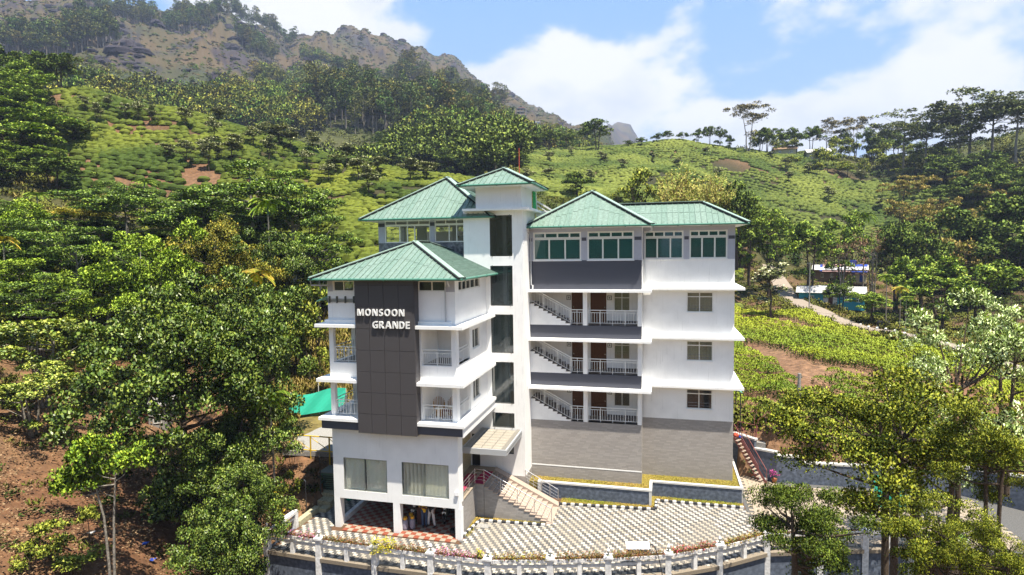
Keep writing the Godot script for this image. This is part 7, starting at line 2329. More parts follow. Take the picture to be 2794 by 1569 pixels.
const PLANTED := [
	["jack", -16.0, -5.2, 13.4, 7.3, "tall dark glossy leaved tree behind the others left of the hotel"],
	["great", -15.5, 1.6, 13.1, 10.6, "very large rounded dark glossy tree left of the hotel"],
	["jack", -12.1, 0.6, 7.7, 5.4, "dark glossy tree between the great dark tree and the hotel's yellow railing"],
	["jack", -12.0, 3.8, 6.0, 4.7, "low dark leafy tree at the foot of the great dark tree"],
	["jack", -9.8, 5.1, 4.1, 4.1, "dark leafy young tree left of the retaining wall's first pier"],
	["jack", -9.1, 4.2, 4.3, 3.3, "leafy young tree touching the terrace's left corner"],
	["jack", -9.1, 7.2, 3.1, 3.9, "dark leafy tree at the bottom edge left of the retaining wall"],
	["slim", -12.0, 9.5, 7.8, 3.3, "slender two stemmed tree with pale trunk on the red slope at lower left"],
	["bush", -15.2, 7.8, 3.6, 1.4, "round bright green bush on the red soil slope"],
	["bush", -14.8, 9.7, 3.9, 2.3, "spreading olive bush on the red slope at far lower left"],
	["bush", -13.6, 9.8, 2.7, 2.2, "low green bush at the bottom edge of the red slope"],
	["bush", -14.5, 10.9, 3.5, 1.6, "green bush at the lower left corner of the view"],
	["loose", -27.1, 0.3, 11.4, 7.5, "pale leaved spreading tree at the left edge above the red slope"],
	["loose", -24.3, 3.2, 9.0, 5.3, "leafy tree low at the left edge beside the grey hut"],
	["loose", -26.9, -3.2, 10.7, 4.7, "pale green big leaved tree behind the grey hut"],
	["broad", -31.0, -12.0, 17.3, 8.2, "brightest lime green round tree in the middle of the left grove"],
	["broad", -25.1, -7.9, 12.3, 6.8, "bright green tree just below the lime green round tree"],
	["layer", -47.3, -25.4, 23.0, 11.0, "tall dark tree with tiered branches near the red earth path"],
	["layer", -39.0, -27.7, 22.1, 11.1, "dark tiered tree left of the grove's tallest tree"],
	["layer", -36.5, -32.4, 25.7, 14.3, "tallest dark tiered tree of the left grove"],
	["layer", -29.5, -30.0, 23.8, 10.2, "dark tiered tree at the grove's right, with pale stem"],
	["layer", -23.1, -24.6, 18.9, 7.0, "dark tree with bare pale trunks beside the hotel's upper storeys"],
	["dull", -30.4, -19.3, 18.3, 8.3, "dull olive tree in the middle of the left grove"],
	["dull", -26.1, -17.1, 16.2, 6.9, "yellowish olive tree beside the small palm"],
	["jack", -23.6, -18.3, 16.5, 6.3, "dark tree between the palm and the hotel roof"],
	["broad", -48.5, -14.6, 19.9, 7.6, "fresh green tree at the left edge under the tea slope"],
	["layer", -42.3, -12.8, 18.6, 7.8, "dark leafy tree beside the two left palms"],
	["broad", -39.2, -6.9, 15.2, 7.2, "sunlit green tree at the left edge, mid height"],
	["layer", -38.1, -11.6, 17.4, 7.8, "dark green tree right of the two left palms"],
	["dull", -52.7, -25.3, 21.6, 5.4, "pale olive tree at the foot of the red earth path"],
	["bush", -19.7, -12.5, 11.1, 4.4, "dark round tree behind the dry grass slope by the hotel"],
	["layer", -33.4, -4.7, 13.6, 6.4, "shaded tree with forked pale trunk at the left"],
	["broad", -32.7, -8.7, 13.8, 6.3, "mid green tree left of the lime green one"],
	["palm", -56.2, -22.6, 22.6, 3.0, "green areca palm at the foot of the tea slope, left"],
	["palmy", -53.2, -23.2, 20.6, 3.4, "yellowing areca palm right of the green one"],
	["palm", -58.1, -38.6, 25.9, 3.6, "areca palm at the lower edge of the tea slope"],
	["palm", -28.6, -24.6, 21.8, 2.8, "slender tall areca palm among dark tiered trees"],
	["palmy", -21.3, -12.5, 14.7, 3.4, "yellow green palm crown near the hotel roof"],
	["palmy", -40.2, -7.3, 17.4, 2.5, "yellowing palm cut by the left edge"],
	["palm", -10.9, 0.2, 8.3, 0.8, "thin pale stemmed palm in front of the great dark tree"],
	["valley", -92.0, -51.5, 39.9, 12.6, "large pale branched tree left of the tea slope"],
	["valley", -87.9, -43.7, 36.2, 11.6, "broad leaning tree with white branches at the left edge"],
	["valley", -111.2, -59.3, 45.3, 9.2, "dark round tree high at the left edge"],
	["round", -118.6, -77.4, 59.6, 10.3, "lone brown green tree on the crest of the left tea hill"],
	["round", -121.5, -72.2, 58.1, 9.2, "dark green tree left of the lone crest tree"],
	["round", -130.8, -73.1, 62.4, 11.4, "tall dark tree on the crest at the left edge"],
	["valley", -106.4, -59.0, 44.2, 8.4, "dark tree on the shaded slope below the crest"],
	["round", -91.4, -57.0, 39.1, 8.0, "bushy dark tree at the left border of the tea rows"],
	["round", -80.7, -36.6, 29.4, 7.4, "dark bushy tree at the left edge above the grove"],
	["round", -74.0, -38.8, 29.1, 9.0, "low dark tree in front of the pale branched tree"],
	["shrub", -12.1, -3.2, 3.7, 2.1, "grey green shrub beside the yellow railing"],
	["bush", -11.0, -1.5, 2.2, 1.6, "small green bush on the red bank below the yellow railing"],
	["bush", -10.6, 0.1, 2.0, 1.2, "leafy small bush lower on the red bank"],
	["bush", -20.2, -19.4, 11.8, 4.7, "light green bushes on the dry slope beside the hotel"],
	["bush", -18.7, -15.6, 9.3, 3.4, "yellow green bush on the dry slope by the hotel's balcony"],
	["bush", -16.2, -13.6, 7.2, 2.6, "small bush above the green netting"],
	["bush", -20.2, -15.8, 8.6, 4.0, "dry grassy bush next to the dark round tree"],
	["droop", 18.6, 4.2, 9.8, 7.5, "large spreading yellow green tree in the right foreground"],
	["darkf", 14.3, 9.8, 8.0, 3.5, "dark bushy tree at the terrace's right end in the foreground"],
	["droop", 20.1, 8.0, 10.1, 3.3, "yellow green tree at the right edge in the foreground"],
	["droop", 17.2, 11.7, 8.4, 2.8, "low yellow green tree at the bottom right"],
	["droop", 17.7, 13.6, 8.9, 1.8, "leafy treetop in the bottom right corner"],
	["oakf", 24.0, -3.3, 12.5, 5.6, "feathery pale tipped silver oak in front of the near tea field"],
	["oakf", 27.3, -6.2, 13.4, 4.0, "feathery silver oak at the right edge"],
	["oakf", 21.8, -2.1, 10.8, 3.0, "small feathery silver oak left of the larger one"],
	["bush", 6.4, -75.1, 27.9, 7.5, "bright yellow green bush behind the right wing's roof"],
	["bamboo", 13.1, -79.1, 29.0, 8.9, "left clump of straw yellow bamboo behind the right wing's roof"],
	["bamboo", 18.9, -76.8, 27.5, 7.4, "right clump of straw yellow bamboo behind the right wing's roof"],
	["round", 22.1, -74.5, 25.3, 7.2, "dull green tree right of the bamboo"],
	["valley", 25.1, -82.2, 22.2, 6.4, "dark tree just right of the right wing's roof corner"],
	["valley", 29.3, -87.6, 21.5, 7.3, "leafy tree beside the lane's upper end"],
	["valley", 37.3, -92.2, 19.5, 9.5, "big tree with thick brown trunk above the teal cottage"],
	["valley", 44.2, -98.7, 19.9, 8.5, "tall tree left of the coconut palm"],
	["palm", 49.9, -105.4, 22.9, 4.4, "coconut palm rising from the valley trees"],
	["dry", 48.0, -93.5, 17.0, 7.4, "bare brown twiggy tree below the coconut palm"],
	["dry", 43.2, -94.9, 16.4, 6.9, "bare brown twiggy tree by the brown cottage"],
	["round", 52.1, -94.2, 19.6, 8.7, "dark round tree right of the coconut palm"],
	["round", 55.0, -91.1, 18.7, 7.8, "dark green tree in the middle of the right valley"],
	["oak", 26.4, -67.8, 12.7, 4.1, "silver oak standing alone in the tea beside the lane"],
	["round", 39.1, -79.4, 9.0, 4.8, "leafy tree hiding part of the teal cottage"],
	["palm", 41.4, -66.2, 11.6, 2.6, "slim areca palm with two pale stems right of the teal cottage"],
	["palmy", 42.3, -63.8, 9.9, 2.3, "yellowing areca palm beyond the lane"],
	["palm", 42.3, -61.7, 8.6, 2.1, "third areca palm in the row beyond the lane"],
	["valley", 40.6, -69.6, 8.0, 6.0, "dark leafy tree beside the areca palms"],
	["valley", 50.1, -71.6, 10.8, 10.2, "bright domed tree in the right valley"],
	["valley", 56.0, -73.4, 13.2, 9.7, "wide green tree on the right valley side"],
	["oakf", 41.0, -53.6, 6.5, 4.0, "pale silver oak beyond the lane"],
	["round", 69.4, -109.0, 22.7, 12.5, "dark tree under the right hand gum trees"],
	["round", 74.6, -106.7, 25.2, 12.8, "dark shaded tree at the right edge, upper slope"],
	["round", 71.7, -97.0, 17.9, 11.2, "dark mass of tree at the right edge, mid slope"],
	["gold", 65.5, -99.8, 16.8, 9.6, "yellow brown tree on the right slope"],
	["gold", 70.5, -124.8, 23.7, 7.4, "yellow green tree at the border of the right tea slope"],
	["valley", 49.7, -82.4, 13.1, 6.6, "green tree behind the areca palms"],
	["gum", 98.2, -226.0, 65.7, 20.8, "leftmost tall gum tree of the right skyline group"],
	["gum", 102.0, -216.7, 61.1, 19.9, "gum tree with bare white trunk in the right skyline group"],
	["gum", 106.9, -210.4, 62.9, 16.7, "gum tree in the gap of the right skyline group"],
	["gum", 113.7, -212.0, 68.4, 28.2, "tallest airy gum tree on the right skyline"],
	["gum", 118.7, -208.7, 66.0, 23.8, "gum tree right of the tallest one on the skyline"],
	["gum", 122.1, -201.3, 63.9, 22.9, "rightmost gum tree of the skyline group"],
	["gum", 108.9, -208.5, 56.8, 13.9, "shorter gum tree with pale trunk before the tallest one"],
	["round", -13.9, -206.2, 65.1, 12.9, "large bright green tree on the central hill crest"],
	["airy", 43.3, -222.9, 70.5, 16.7, "wind blown airy tree on the crest right of centre"],
	["airy", 80.2, -258.3, 69.0, 12.9, "thin wind blown tree on the right crest"],
	["airy", 90.6, -256.8, 69.5, 14.2, "second wind blown tree on the right crest"],
	["gum", -38.6, -158.4, 50.2, 7.1, "gum tree with white trunk above the stair tower's roof"],
	["round", -6.8, -98.9, 31.6, 8.6, "yellow green rounded tree on the central tea slope"],
	["bush", -3.5, -85.1, 25.4, 5.6, "pale flowering bush right of the stair tower roof"],
	["bush", 2.0, -95.2, 27.1, 6.0, "low scrub on the bare patch of the central slope"],
]
const PLANTED_ALIKE := [
	["gold", "brownish yellow scrub on the right tea slope's edge", "brown scrub on the right slope", [101.1, -179.2, 37.6, 12.0, 87.6, -139.4, 24.0, 8.7, 90.6, -143.9, 26.4, 7.0, 71.6, -149.9, 27.4, 7.9, 95.4, -156.3, 31.4, 10.1, 83.2, -157.2, 28.0, 9.0, 81.7, -178.2, 34.7, 12.0, 76.3, -153.9, 25.7, 10.8, 89.1, -186.0, 37.3, 12.5]],
	["bush", "scrubby bush along the top of the right tea slope", "bushes above the right tea slope", [74.0, -215.9, 45.2, 10.2, 62.2, -241.2, 58.4, 8.2, 82.1, -216.8, 45.6, 5.5, 68.3, -223.6, 50.5, 9.7, 88.5, -253.6, 59.0, 11.6, 69.2, -214.0, 48.3, 8.8, 98.1, -238.8, 49.9, 11.2, 76.0, -212.3, 43.9, 10.0, 103.8, -233.3, 49.3, 6.5, 111.0, -256.6, 56.3, 7.0, 54.0, -235.0, 59.0, 7.1, 115.1, -242.4, 53.4, 7.9, 99.4, -255.4, 59.1, 12.1, 56.4, -209.8, 47.3, 7.0, 48.7, -229.4, 60.3, 10.8, 100.2, -220.7, 47.2, 6.3, 94.8, -249.4, 54.0, 11.9, 95.2, -213.7, 42.0, 8.7, 94.9, -229.3, 48.2, 10.3, 63.1, -203.4, 43.5, 8.3, 107.1, -222.8, 46.1, 6.7, 68.6, -220.3, 50.8, 10.6, 78.6, -239.8, 55.4, 7.7, 82.2, -250.6, 59.4, 9.6, 99.2, -238.5, 50.0, 11.4, 99.2, -254.2, 56.9, 12.3]],
	["bush", "leafy bush of the undergrowth in the left grove", "bushes in the left grove", [-26.4, -14.1, 7.7, 3.4, -40.4, -17.3, 13.9, 3.9, -37.8, -13.6, 12.0, 5.3, -32.7, -3.8, 9.2, 3.9, -34.8, -4.4, 9.9, 3.0, -46.9, -13.5, 14.7, 5.7, -41.0, -28.3, 15.0, 4.7, -36.7, -44.2, 20.7, 7.5, -27.2, -15.1, 7.5, 3.6, -41.4, -12.1, 13.0, 4.4, -33.4, -11.5, 10.3, 4.7, -53.0, -18.2, 17.0, 4.4, -46.7, -33.0, 17.2, 5.6, -34.2, -12.4, 10.8, 3.5, -52.6, -35.5, 19.5, 7.2, -49.8, -28.0, 17.6, 5.7, -40.6, -18.0, 12.4, 3.6, -26.3, -18.5, 9.1, 3.6, -38.0, -13.7, 12.5, 4.4, -26.0, -27.4, 10.7, 5.6, -34.6, -20.9, 11.1, 3.7, -46.8, -17.8, 15.3, 4.4, -45.4, -34.6, 17.0, 6.8, -27.2, -10.9, 8.0, 3.5, -38.3, -15.3, 12.1, 4.2, -36.9, -36.7, 16.7, 5.0, -27.3, -24.4, 11.4, 4.1, -31.4, -21.9, 9.9, 5.7, -40.1, -41.9, 20.3, 7.7, -35.8, -22.4, 11.0, 3.9, -35.0, -10.8, 11.2, 4.9, -41.7, -16.8, 12.7, 4.8, -23.0, -17.0, 7.2, 4.2, -43.4, -12.1, 14.3, 3.9, -21.3, -14.4, 7.5, 3.5, -20.6, -16.5, 7.9, 3.2, -48.2, -13.6, 15.4, 4.4, -37.6, -8.0, 11.6, 4.2, -36.7, -19.7, 11.9, 3.8, -49.8, -29.9, 17.1, 6.7, -43.9, -19.9, 14.2, 5.2, -37.5, -8.5, 10.6, 4.9, -43.3, -18.7, 14.8, 5.0, -45.6, -30.0, 16.2, 4.9, -34.6, -16.6, 10.5, 4.7, -46.8, -32.9, 18.0, 6.7, -23.8, -13.0, 7.1, 3.7, -44.7, -19.9, 14.6, 4.5, -40.6, -13.5, 12.5, 4.1, -40.2, -30.1, 15.5, 6.6, -36.3, -44.8, 18.9, 8.2, -37.6, -5.9, 11.4, 3.2]],
	["bush", "leafy lime green bush on top of the dark blue wall behind the drive", "bushes on the drive's back wall", [17.6, -13.0, 4.6, 2.2, 19.0, -12.9, 5.0, 2.4, 20.6, -13.1, 4.4, 2.2, 17.4, -14.6, 4.7, 2.4, 19.2, -14.8, 5.2, 2.6, 22.4, -13.2, 3.5, 2.4, 24.4, -13.4, 3.1, 2.4, 21.2, -15.0, 4.5, 2.4]],
	["round", "dark round tree of the wooded band behind the stair tower", "dark trees behind the stair tower", [-106.6, -215.2, 67.8, 13.0, -87.7, -190.4, 59.9, 11.6, -80.0, -188.6, 63.3, 12.9, -74.4, -191.8, 64.3, 11.5, -65.5, -190.1, 63.4, 11.3, -53.0, -173.6, 56.2, 10.4, -41.3, -151.5, 48.0, 9.2, -54.5, -151.1, 47.6, 9.3, -44.7, -143.4, 43.7, 7.8, -29.8, -142.5, 43.3, 6.5, -63.0, -157.1, 49.0, 9.7, -45.7, -197.9, 60.2, 8.6, -37.6, -197.8, 59.7, 8.5, -62.5, -231.8, 72.2, 11.6, -33.8, -212.1, 62.8, 9.0, -26.9, -216.3, 63.2, 9.1]],
	["layer", "leafy tree filling the grove left of the hotel", "filling trees of the left grove", [-47.3, -32.9, 18.9, 5.2, -49.9, -34.7, 18.9, 8.3, -40.1, -33.5, 16.6, 7.4, -47.3, -37.5, 21.2, 8.0, -47.6, -29.4, 17.2, 4.5, -49.2, -41.0, 22.6, 5.7, -54.6, -17.7, 19.6, 4.4, -45.2, -11.1, 14.9, 4.7, -51.8, -36.2, 20.5, 5.2, -39.5, -32.3, 17.5, 7.5, -50.3, -25.2, 18.6, 5.7, -54.7, -29.2, 22.3, 6.7, -42.6, -29.2, 16.4, 7.4, -55.4, -21.0, 19.3, 5.4, -35.3, -27.3, 14.9, 5.2, -48.4, -29.9, 18.9, 5.3, -47.5, -12.6, 16.3, 5.7, -40.8, -16.9, 14.6, 5.2]],
	["layer", "green tree among the others in the left grove", "green trees of the left grove", [-40.9, -13.1, 14.8, 5.2, -43.8, -20.9, 16.5, 5.5, -51.6, -42.9, 24.0, 7.3, -38.6, -37.0, 21.1, 8.6, -40.5, -38.6, 21.2, 9.3, -54.7, -17.6, 21.0, 6.9, -39.9, -18.7, 15.0, 7.1, -57.3, -31.6, 24.2, 7.2, -56.7, -19.7, 20.5, 6.9, -41.3, -28.8, 17.8, 6.9, -39.8, -24.5, 15.3, 8.4, -42.7, -11.2, 16.1, 6.9, -39.1, -30.0, 17.1, 8.4, -39.5, -32.7, 19.1, 9.4, -52.6, -23.9, 19.9, 8.6, -44.2, -27.7, 17.1, 6.5, -40.9, -19.3, 15.4, 6.3, -41.8, -18.4, 15.2, 7.5, -47.3, -12.5, 17.7, 5.9, -49.4, -38.0, 21.6, 8.2, -45.1, -17.1, 17.2, 6.9, -34.1, -30.1, 17.3, 9.1]],
	["dull", "olive tree of the mixed wood in the right valley", "olive trees of the right valley", [72.7, -108.8, 14.1, 4.6, 67.6, -122.4, 16.7, 7.0, 27.0, -106.3, 19.3, 5.8, 71.7, -107.9, 11.1, 5.0, 70.5, -116.5, 11.4, 6.9, 77.2, -124.8, 18.1, 5.7, 73.3, -120.8, 14.4, 5.9, 80.0, -114.9, 16.2, 6.0, 73.3, -109.2, 13.0, 6.5, 76.2, -129.0, 19.7, 5.3]],
	["oak", "small silver oak dotted on the tea slopes behind the right wing", "silver oaks on the central and right tea slopes", [-26.4, -171.7, 48.1, 2.7, -21.1, -187.1, 51.8, 2.7, -7.8, -171.0, 45.9, 2.4, -0.8, -153.1, 41.8, 2.6, -9.9, -179.8, 48.3, 2.3, 15.0, -153.4, 41.1, 2.8, 7.4, -180.0, 47.4, 2.2, 53.0, -202.7, 46.3, 2.9, 61.0, -203.9, 44.2, 3.1, 77.7, -204.6, 41.5, 3.1, 50.6, -183.8, 39.1, 2.7, -19.1, -104.2, 33.2, 3.0, 50.6, -217.8, 51.3, 2.5, 25.9, -200.4, 51.2, 2.4, 58.2, -166.0, 32.2, 3.3, 72.4, -167.9, 29.1, 2.8, -17.7, -124.1, 36.0, 2.9, -8.3, -133.1, 36.0, 2.2, 4.3, -120.4, 32.5, 2.2, 26.9, -160.9, 38.8, 2.9]],
	["oak", "slim silver oak standing among the tea rows of the left hill", "silver oaks on the left tea hill", [-97.3, -67.0, 44.7, 2.0, -95.3, -71.8, 46.2, 2.0, -92.5, -72.1, 46.0, 2.1, -89.7, -72.5, 45.0, 2.0, -84.2, -75.4, 45.4, 2.3, -74.4, -71.7, 41.6, 2.5, -91.9, -58.0, 39.6, 1.9, -74.3, -60.3, 34.9, 2.4, -71.0, -60.6, 35.1, 2.4, -67.1, -61.5, 35.5, 2.4, -68.2, -65.1, 35.6, 2.0, -66.4, -66.5, 36.1, 3.1, -69.6, -77.0, 40.5, 3.0, -68.7, -84.2, 42.6, 4.0, -65.9, -84.1, 41.3, 3.1, -63.6, -89.0, 41.3, 2.9, -52.3, -78.6, 34.8, 3.1, -45.7, -75.5, 33.3, 3.2, -40.2, -68.7, 30.1, 3.4, -44.6, -81.6, 34.5, 3.8, -50.7, -73.3, 31.8, 2.8, -37.9, -82.0, 33.1, 3.7, -35.9, -85.5, 33.6, 3.6, -57.7, -77.1, 35.3, 2.6, -64.5, -74.9, 37.9, 2.6, -69.1, -71.4, 38.4, 2.3, -71.7, -65.3, 36.1, 2.0, -100.7, -72.9, 48.0, 1.9, -103.3, -69.9, 47.6, 1.8, -183.1, -224.7, 81.3, 5.4, -74.1, -87.3, 43.8, 2.5, -85.8, -87.1, 48.0, 2.8, -54.2, -86.3, 37.9, 3.4]],
	["round", "bushy tree along the hill crest right of centre", "trees along the right hill crest", [-2.2, -211.0, 56.9, 4.3, 2.7, -213.1, 58.1, 4.9, 8.3, -218.1, 60.3, 5.0, 12.8, -221.1, 61.6, 5.0, 18.3, -222.0, 60.8, 5.0, 24.5, -224.7, 62.5, 5.1, 28.8, -222.4, 62.9, 5.0, 32.7, -223.1, 62.2, 5.0, 36.5, -222.7, 58.9, 4.4, 51.2, -230.1, 62.4, 8.9, 59.5, -246.2, 63.8, 9.4, 65.1, -245.1, 64.5, 9.3, 72.4, -252.9, 65.8, 9.5, 85.0, -257.1, 64.3, 9.6, 94.8, -251.8, 63.4, 9.3, 111.2, -285.8, 68.8, 12.1, 109.6, -267.5, 62.3, 12.9, 107.4, -237.9, 54.3, 10.1, 110.5, -229.6, 52.1, 9.7]],
	["valley", "leafy tree of the mixed wood in the right valley", "trees of the right valley", [69.7, -98.0, 11.5, 4.3, 60.3, -123.6, 14.8, 4.9, 68.8, -105.3, 11.3, 4.5, 65.9, -109.7, 11.0, 4.3, 60.8, -113.6, 11.6, 4.8, 68.8, -94.8, 10.3, 4.4, 72.7, -105.5, 13.9, 6.3, 57.5, -119.8, 14.8, 5.9, 35.1, -109.1, 17.0, 4.5, 79.0, -109.8, 16.1, 4.6, 66.1, -124.3, 15.4, 7.0, 78.8, -119.1, 16.0, 5.0, 69.4, -114.2, 11.2, 5.2, 67.2, -94.9, 10.1, 6.1, 25.9, -101.6, 17.8, 6.5, 60.2, -109.9, 9.5, 4.7, 49.0, -126.8, 17.7, 5.4, 72.7, -119.7, 14.0, 4.7, 75.5, -104.1, 13.2, 4.0, 28.4, -105.0, 18.1, 4.7, 71.9, -119.2, 16.0, 5.9, 72.3, -113.0, 11.8, 4.9, 34.7, -113.7, 20.4, 6.3, 76.1, -104.5, 15.6, 5.7, 68.6, -109.2, 10.9, 4.3, 67.8, -95.8, 9.2, 5.3, 69.9, -111.3, 12.9, 5.7, 63.3, -113.3, 10.6, 7.1, 80.2, -116.3, 19.3, 7.1, 70.7, -131.1, 20.2, 5.2, 72.0, -98.2, 10.6, 4.1, 63.2, -115.9, 13.5, 7.2, 41.0, -122.2, 21.1, 4.7, 77.9, -120.3, 18.5, 6.8]],
	["valley", "dark tree of the shaded wood at the upper left", "trees of the upper left wood", [-84.7, -42.0, 31.9, 5.6, -94.5, -47.0, 37.0, 5.2, -81.4, -41.7, 30.5, 4.0, -106.8, -61.0, 47.0, 7.3, -83.1, -40.2, 30.4, 4.8, -81.0, -43.0, 31.4, 6.4, -88.6, -47.3, 34.7, 5.8, -100.5, -59.8, 42.3, 7.3, -95.0, -50.7, 38.2, 5.2, -118.3, -65.1, 52.2, 8.7, -112.7, -66.3, 51.7, 8.3, -119.2, -69.2, 55.0, 7.9, -117.6, -69.2, 54.1, 5.6, -112.8, -64.0, 48.8, 8.4, -84.0, -44.5, 31.5, 5.2]],
	["round", "dark tree of the wood under the right hand gum trees", "trees under the right gum trees", [100.0, -151.5, 31.4, 8.7, 100.6, -195.7, 41.7, 14.1, 101.4, -158.1, 31.8, 8.8, 91.9, -163.3, 31.2, 11.4, 103.4, -171.3, 38.2, 9.5, 110.2, -193.8, 41.5, 9.6, 107.6, -199.2, 42.7, 14.5, 92.7, -165.7, 33.9, 11.3, 96.2, -156.9, 32.8, 10.6, 99.2, -167.6, 35.7, 10.6, 109.8, -194.0, 44.6, 11.7, 102.3, -201.4, 46.2, 11.1, 97.2, -171.3, 36.9, 9.9, 102.1, -182.8, 37.5, 12.9, 87.5, -167.0, 31.6, 9.1, 100.3, -157.7, 31.7, 10.0, 97.7, -168.2, 33.7, 11.8, 103.7, -158.8, 35.0, 11.5]],
]

# ---------- people and what stands in the car port
func make_people() -> void:
	var a := thing("person", "person in yellow shirt and dark jeans standing beside the gas cylinders", "person", V(-2.38, 0.04, -1.0), "", 0.5)
	body(a, M.yellow_shirt, M.denim, true)
	var b := thing("person", "person in black shirt and pale trousers standing feet apart in the car port", "person", V(-2.0, 0.04, -1.1), "", -0.15)
	body(b, M.dark_shirt, M.pale_trousers, false)
	part(b, "shirt_print", _box(V(-0.07, 1.2, 0.135), V(0.08, 1.36, 0.145)), M.kerb_white)
	var spots := [V(-3.26, 0.04, -0.42), V(-2.93, 0.04, -0.62), V(-3.15, 0.04, -0.95)]
	for k in 3:
		var g := thing("gas_cylinder", ["grey gas cylinder with yellow collar nearest the car port's middle column", "grey gas cylinder with yellow collar beside the person in yellow", "grey gas cylinder with yellow collar behind the other two"][k], "gas cylinder", spots[k], "gas cylinders in the car port")
		var s := Shape.new()
		s.lathe(Vector3.ZERO, [[0.0, 0.0], [0.12, 0.0], [0.12, 0.04], [0.155, 0.07], [0.16, 0.12], [0.16, 0.44], [0.14, 0.52], [0.07, 0.56], [0.0, 0.57]], 14)
		part(g, "body", s, M.gas_grey)
		var c := Shape.new()
		c.lathe(V(0, 0.55, 0), [[0.1, 0.0], [0.11, 0.02], [0.11, 0.13], [0.095, 0.14], [0.09, 0.02], [0.0, 0.01]], 12)
		part(g, "collar", c, M.gas_yellow)
		var v := Shape.new()
		v.tube(V(0, 0.55, 0), V(0, 0.65, 0), 0.025)
		part(g, "valve", v, M.steel)
	motorbike("black motorcycle with a white number plate parked at the right of the car port", V(-1.5, 0.04, -2.1), 0.15, M.black_steel)
	motorbike("pale motorcycle parked behind the gas cylinders", V(-3.05, 0.04, -2.0), -0.3, M.kerb_white)
	var ch := thing("folding_stack", "stack of dark red folding chairs behind the person in yellow", "chairs", V(-2.72, 0.04, -1.35), "", 0.3)
	for k in 5:
		var s := Shape.new()
		s.box(V(0, 0.42, k * 0.045), V(0.42, 0.84, 0.02), Basis(Vector3.RIGHT, -0.12))
		s.box(V(0, 0.86, k * 0.045 - 0.05), V(0.42, 0.08, 0.03), Basis(Vector3.RIGHT, -0.12))
		for x in [-0.2, 0.2]: s.tube(V(x, 0, k * 0.045 + 0.05), V(x, 0.95, k * 0.045 - 0.06), 0.012)
		part(ch, "chair", s, M.door_dark)
	var ty := thing("spare_tyre", "dark tyre lying by the right car port column", "tyre", V(-0.52, 0.04, -0.75))
	var tp := []
	var tr := []
	for k in 17:
		var an := TAU * k / 16.0
		tp.append(V(cos(an) * 0.22, 0.08, sin(an) * 0.22))
		tr.append(0.075)
	var ts := Shape.new()
	ts.path(tp, tr, 8, false)
	part(ty, "tread", ts, M.rubber)
	# balcony furniture
	for k in 2:
		var o := thing("wicker_chair", ["tan wicker armchair with pale cushion on the lower right balcony", "second tan wicker armchair beside the balcony's corner column"][k], "armchair", V(-1.35 + k * 0.62, 6.28, -0.95 - k * 0.35), "wicker chairs on the lower balcony", 0.5 - k * 0.7)
		var s := Shape.new()
		s.lathe(Vector3.ZERO, [[0.2, 0.0], [0.24, 0.06], [0.2, 0.2], [0.27, 0.38], [0.27, 0.42], [0.0, 0.42]], 12)
		part(o, "seat", s, M.cane)
		var bk := Shape.new()
		for i in 11:
			var an := -1.5 + 3.0 * i / 10.0
			var p := V(sin(an) * 0.28, 0.4, -cos(an) * 0.26)
			bk.tube(p, p * V(1.15, 1, 1.15) + V(0, 0.25 + 0.35 * cos(an * 0.9), -0.06), 0.022, 0.018, 5)
		part(o, "backrest", bk, M.cane)
		var cu := Shape.new()
		cu.bevel_box(V(0, 0.45, 0.02), V(0.4, 0.08, 0.38), 0.03)
		part(o, "cushion", cu, M.cushion)
	var tb := thing("balcony_table", "low dark wooden table on the lower right balcony", "table", V(-0.75, 6.28, -0.6))
	part(tb, "top", _box(V(-0.25, 0.42, -0.2), V(0.25, 0.46, 0.2)), M.cane_dark)
	for x in [-0.22, 0.22]:
		for z in [-0.17, 0.17]:
			part(tb, "leg", _box(V(x - 0.02, 0, z - 0.02), V(x + 0.02, 0.42, z + 0.02)), M.cane_dark)

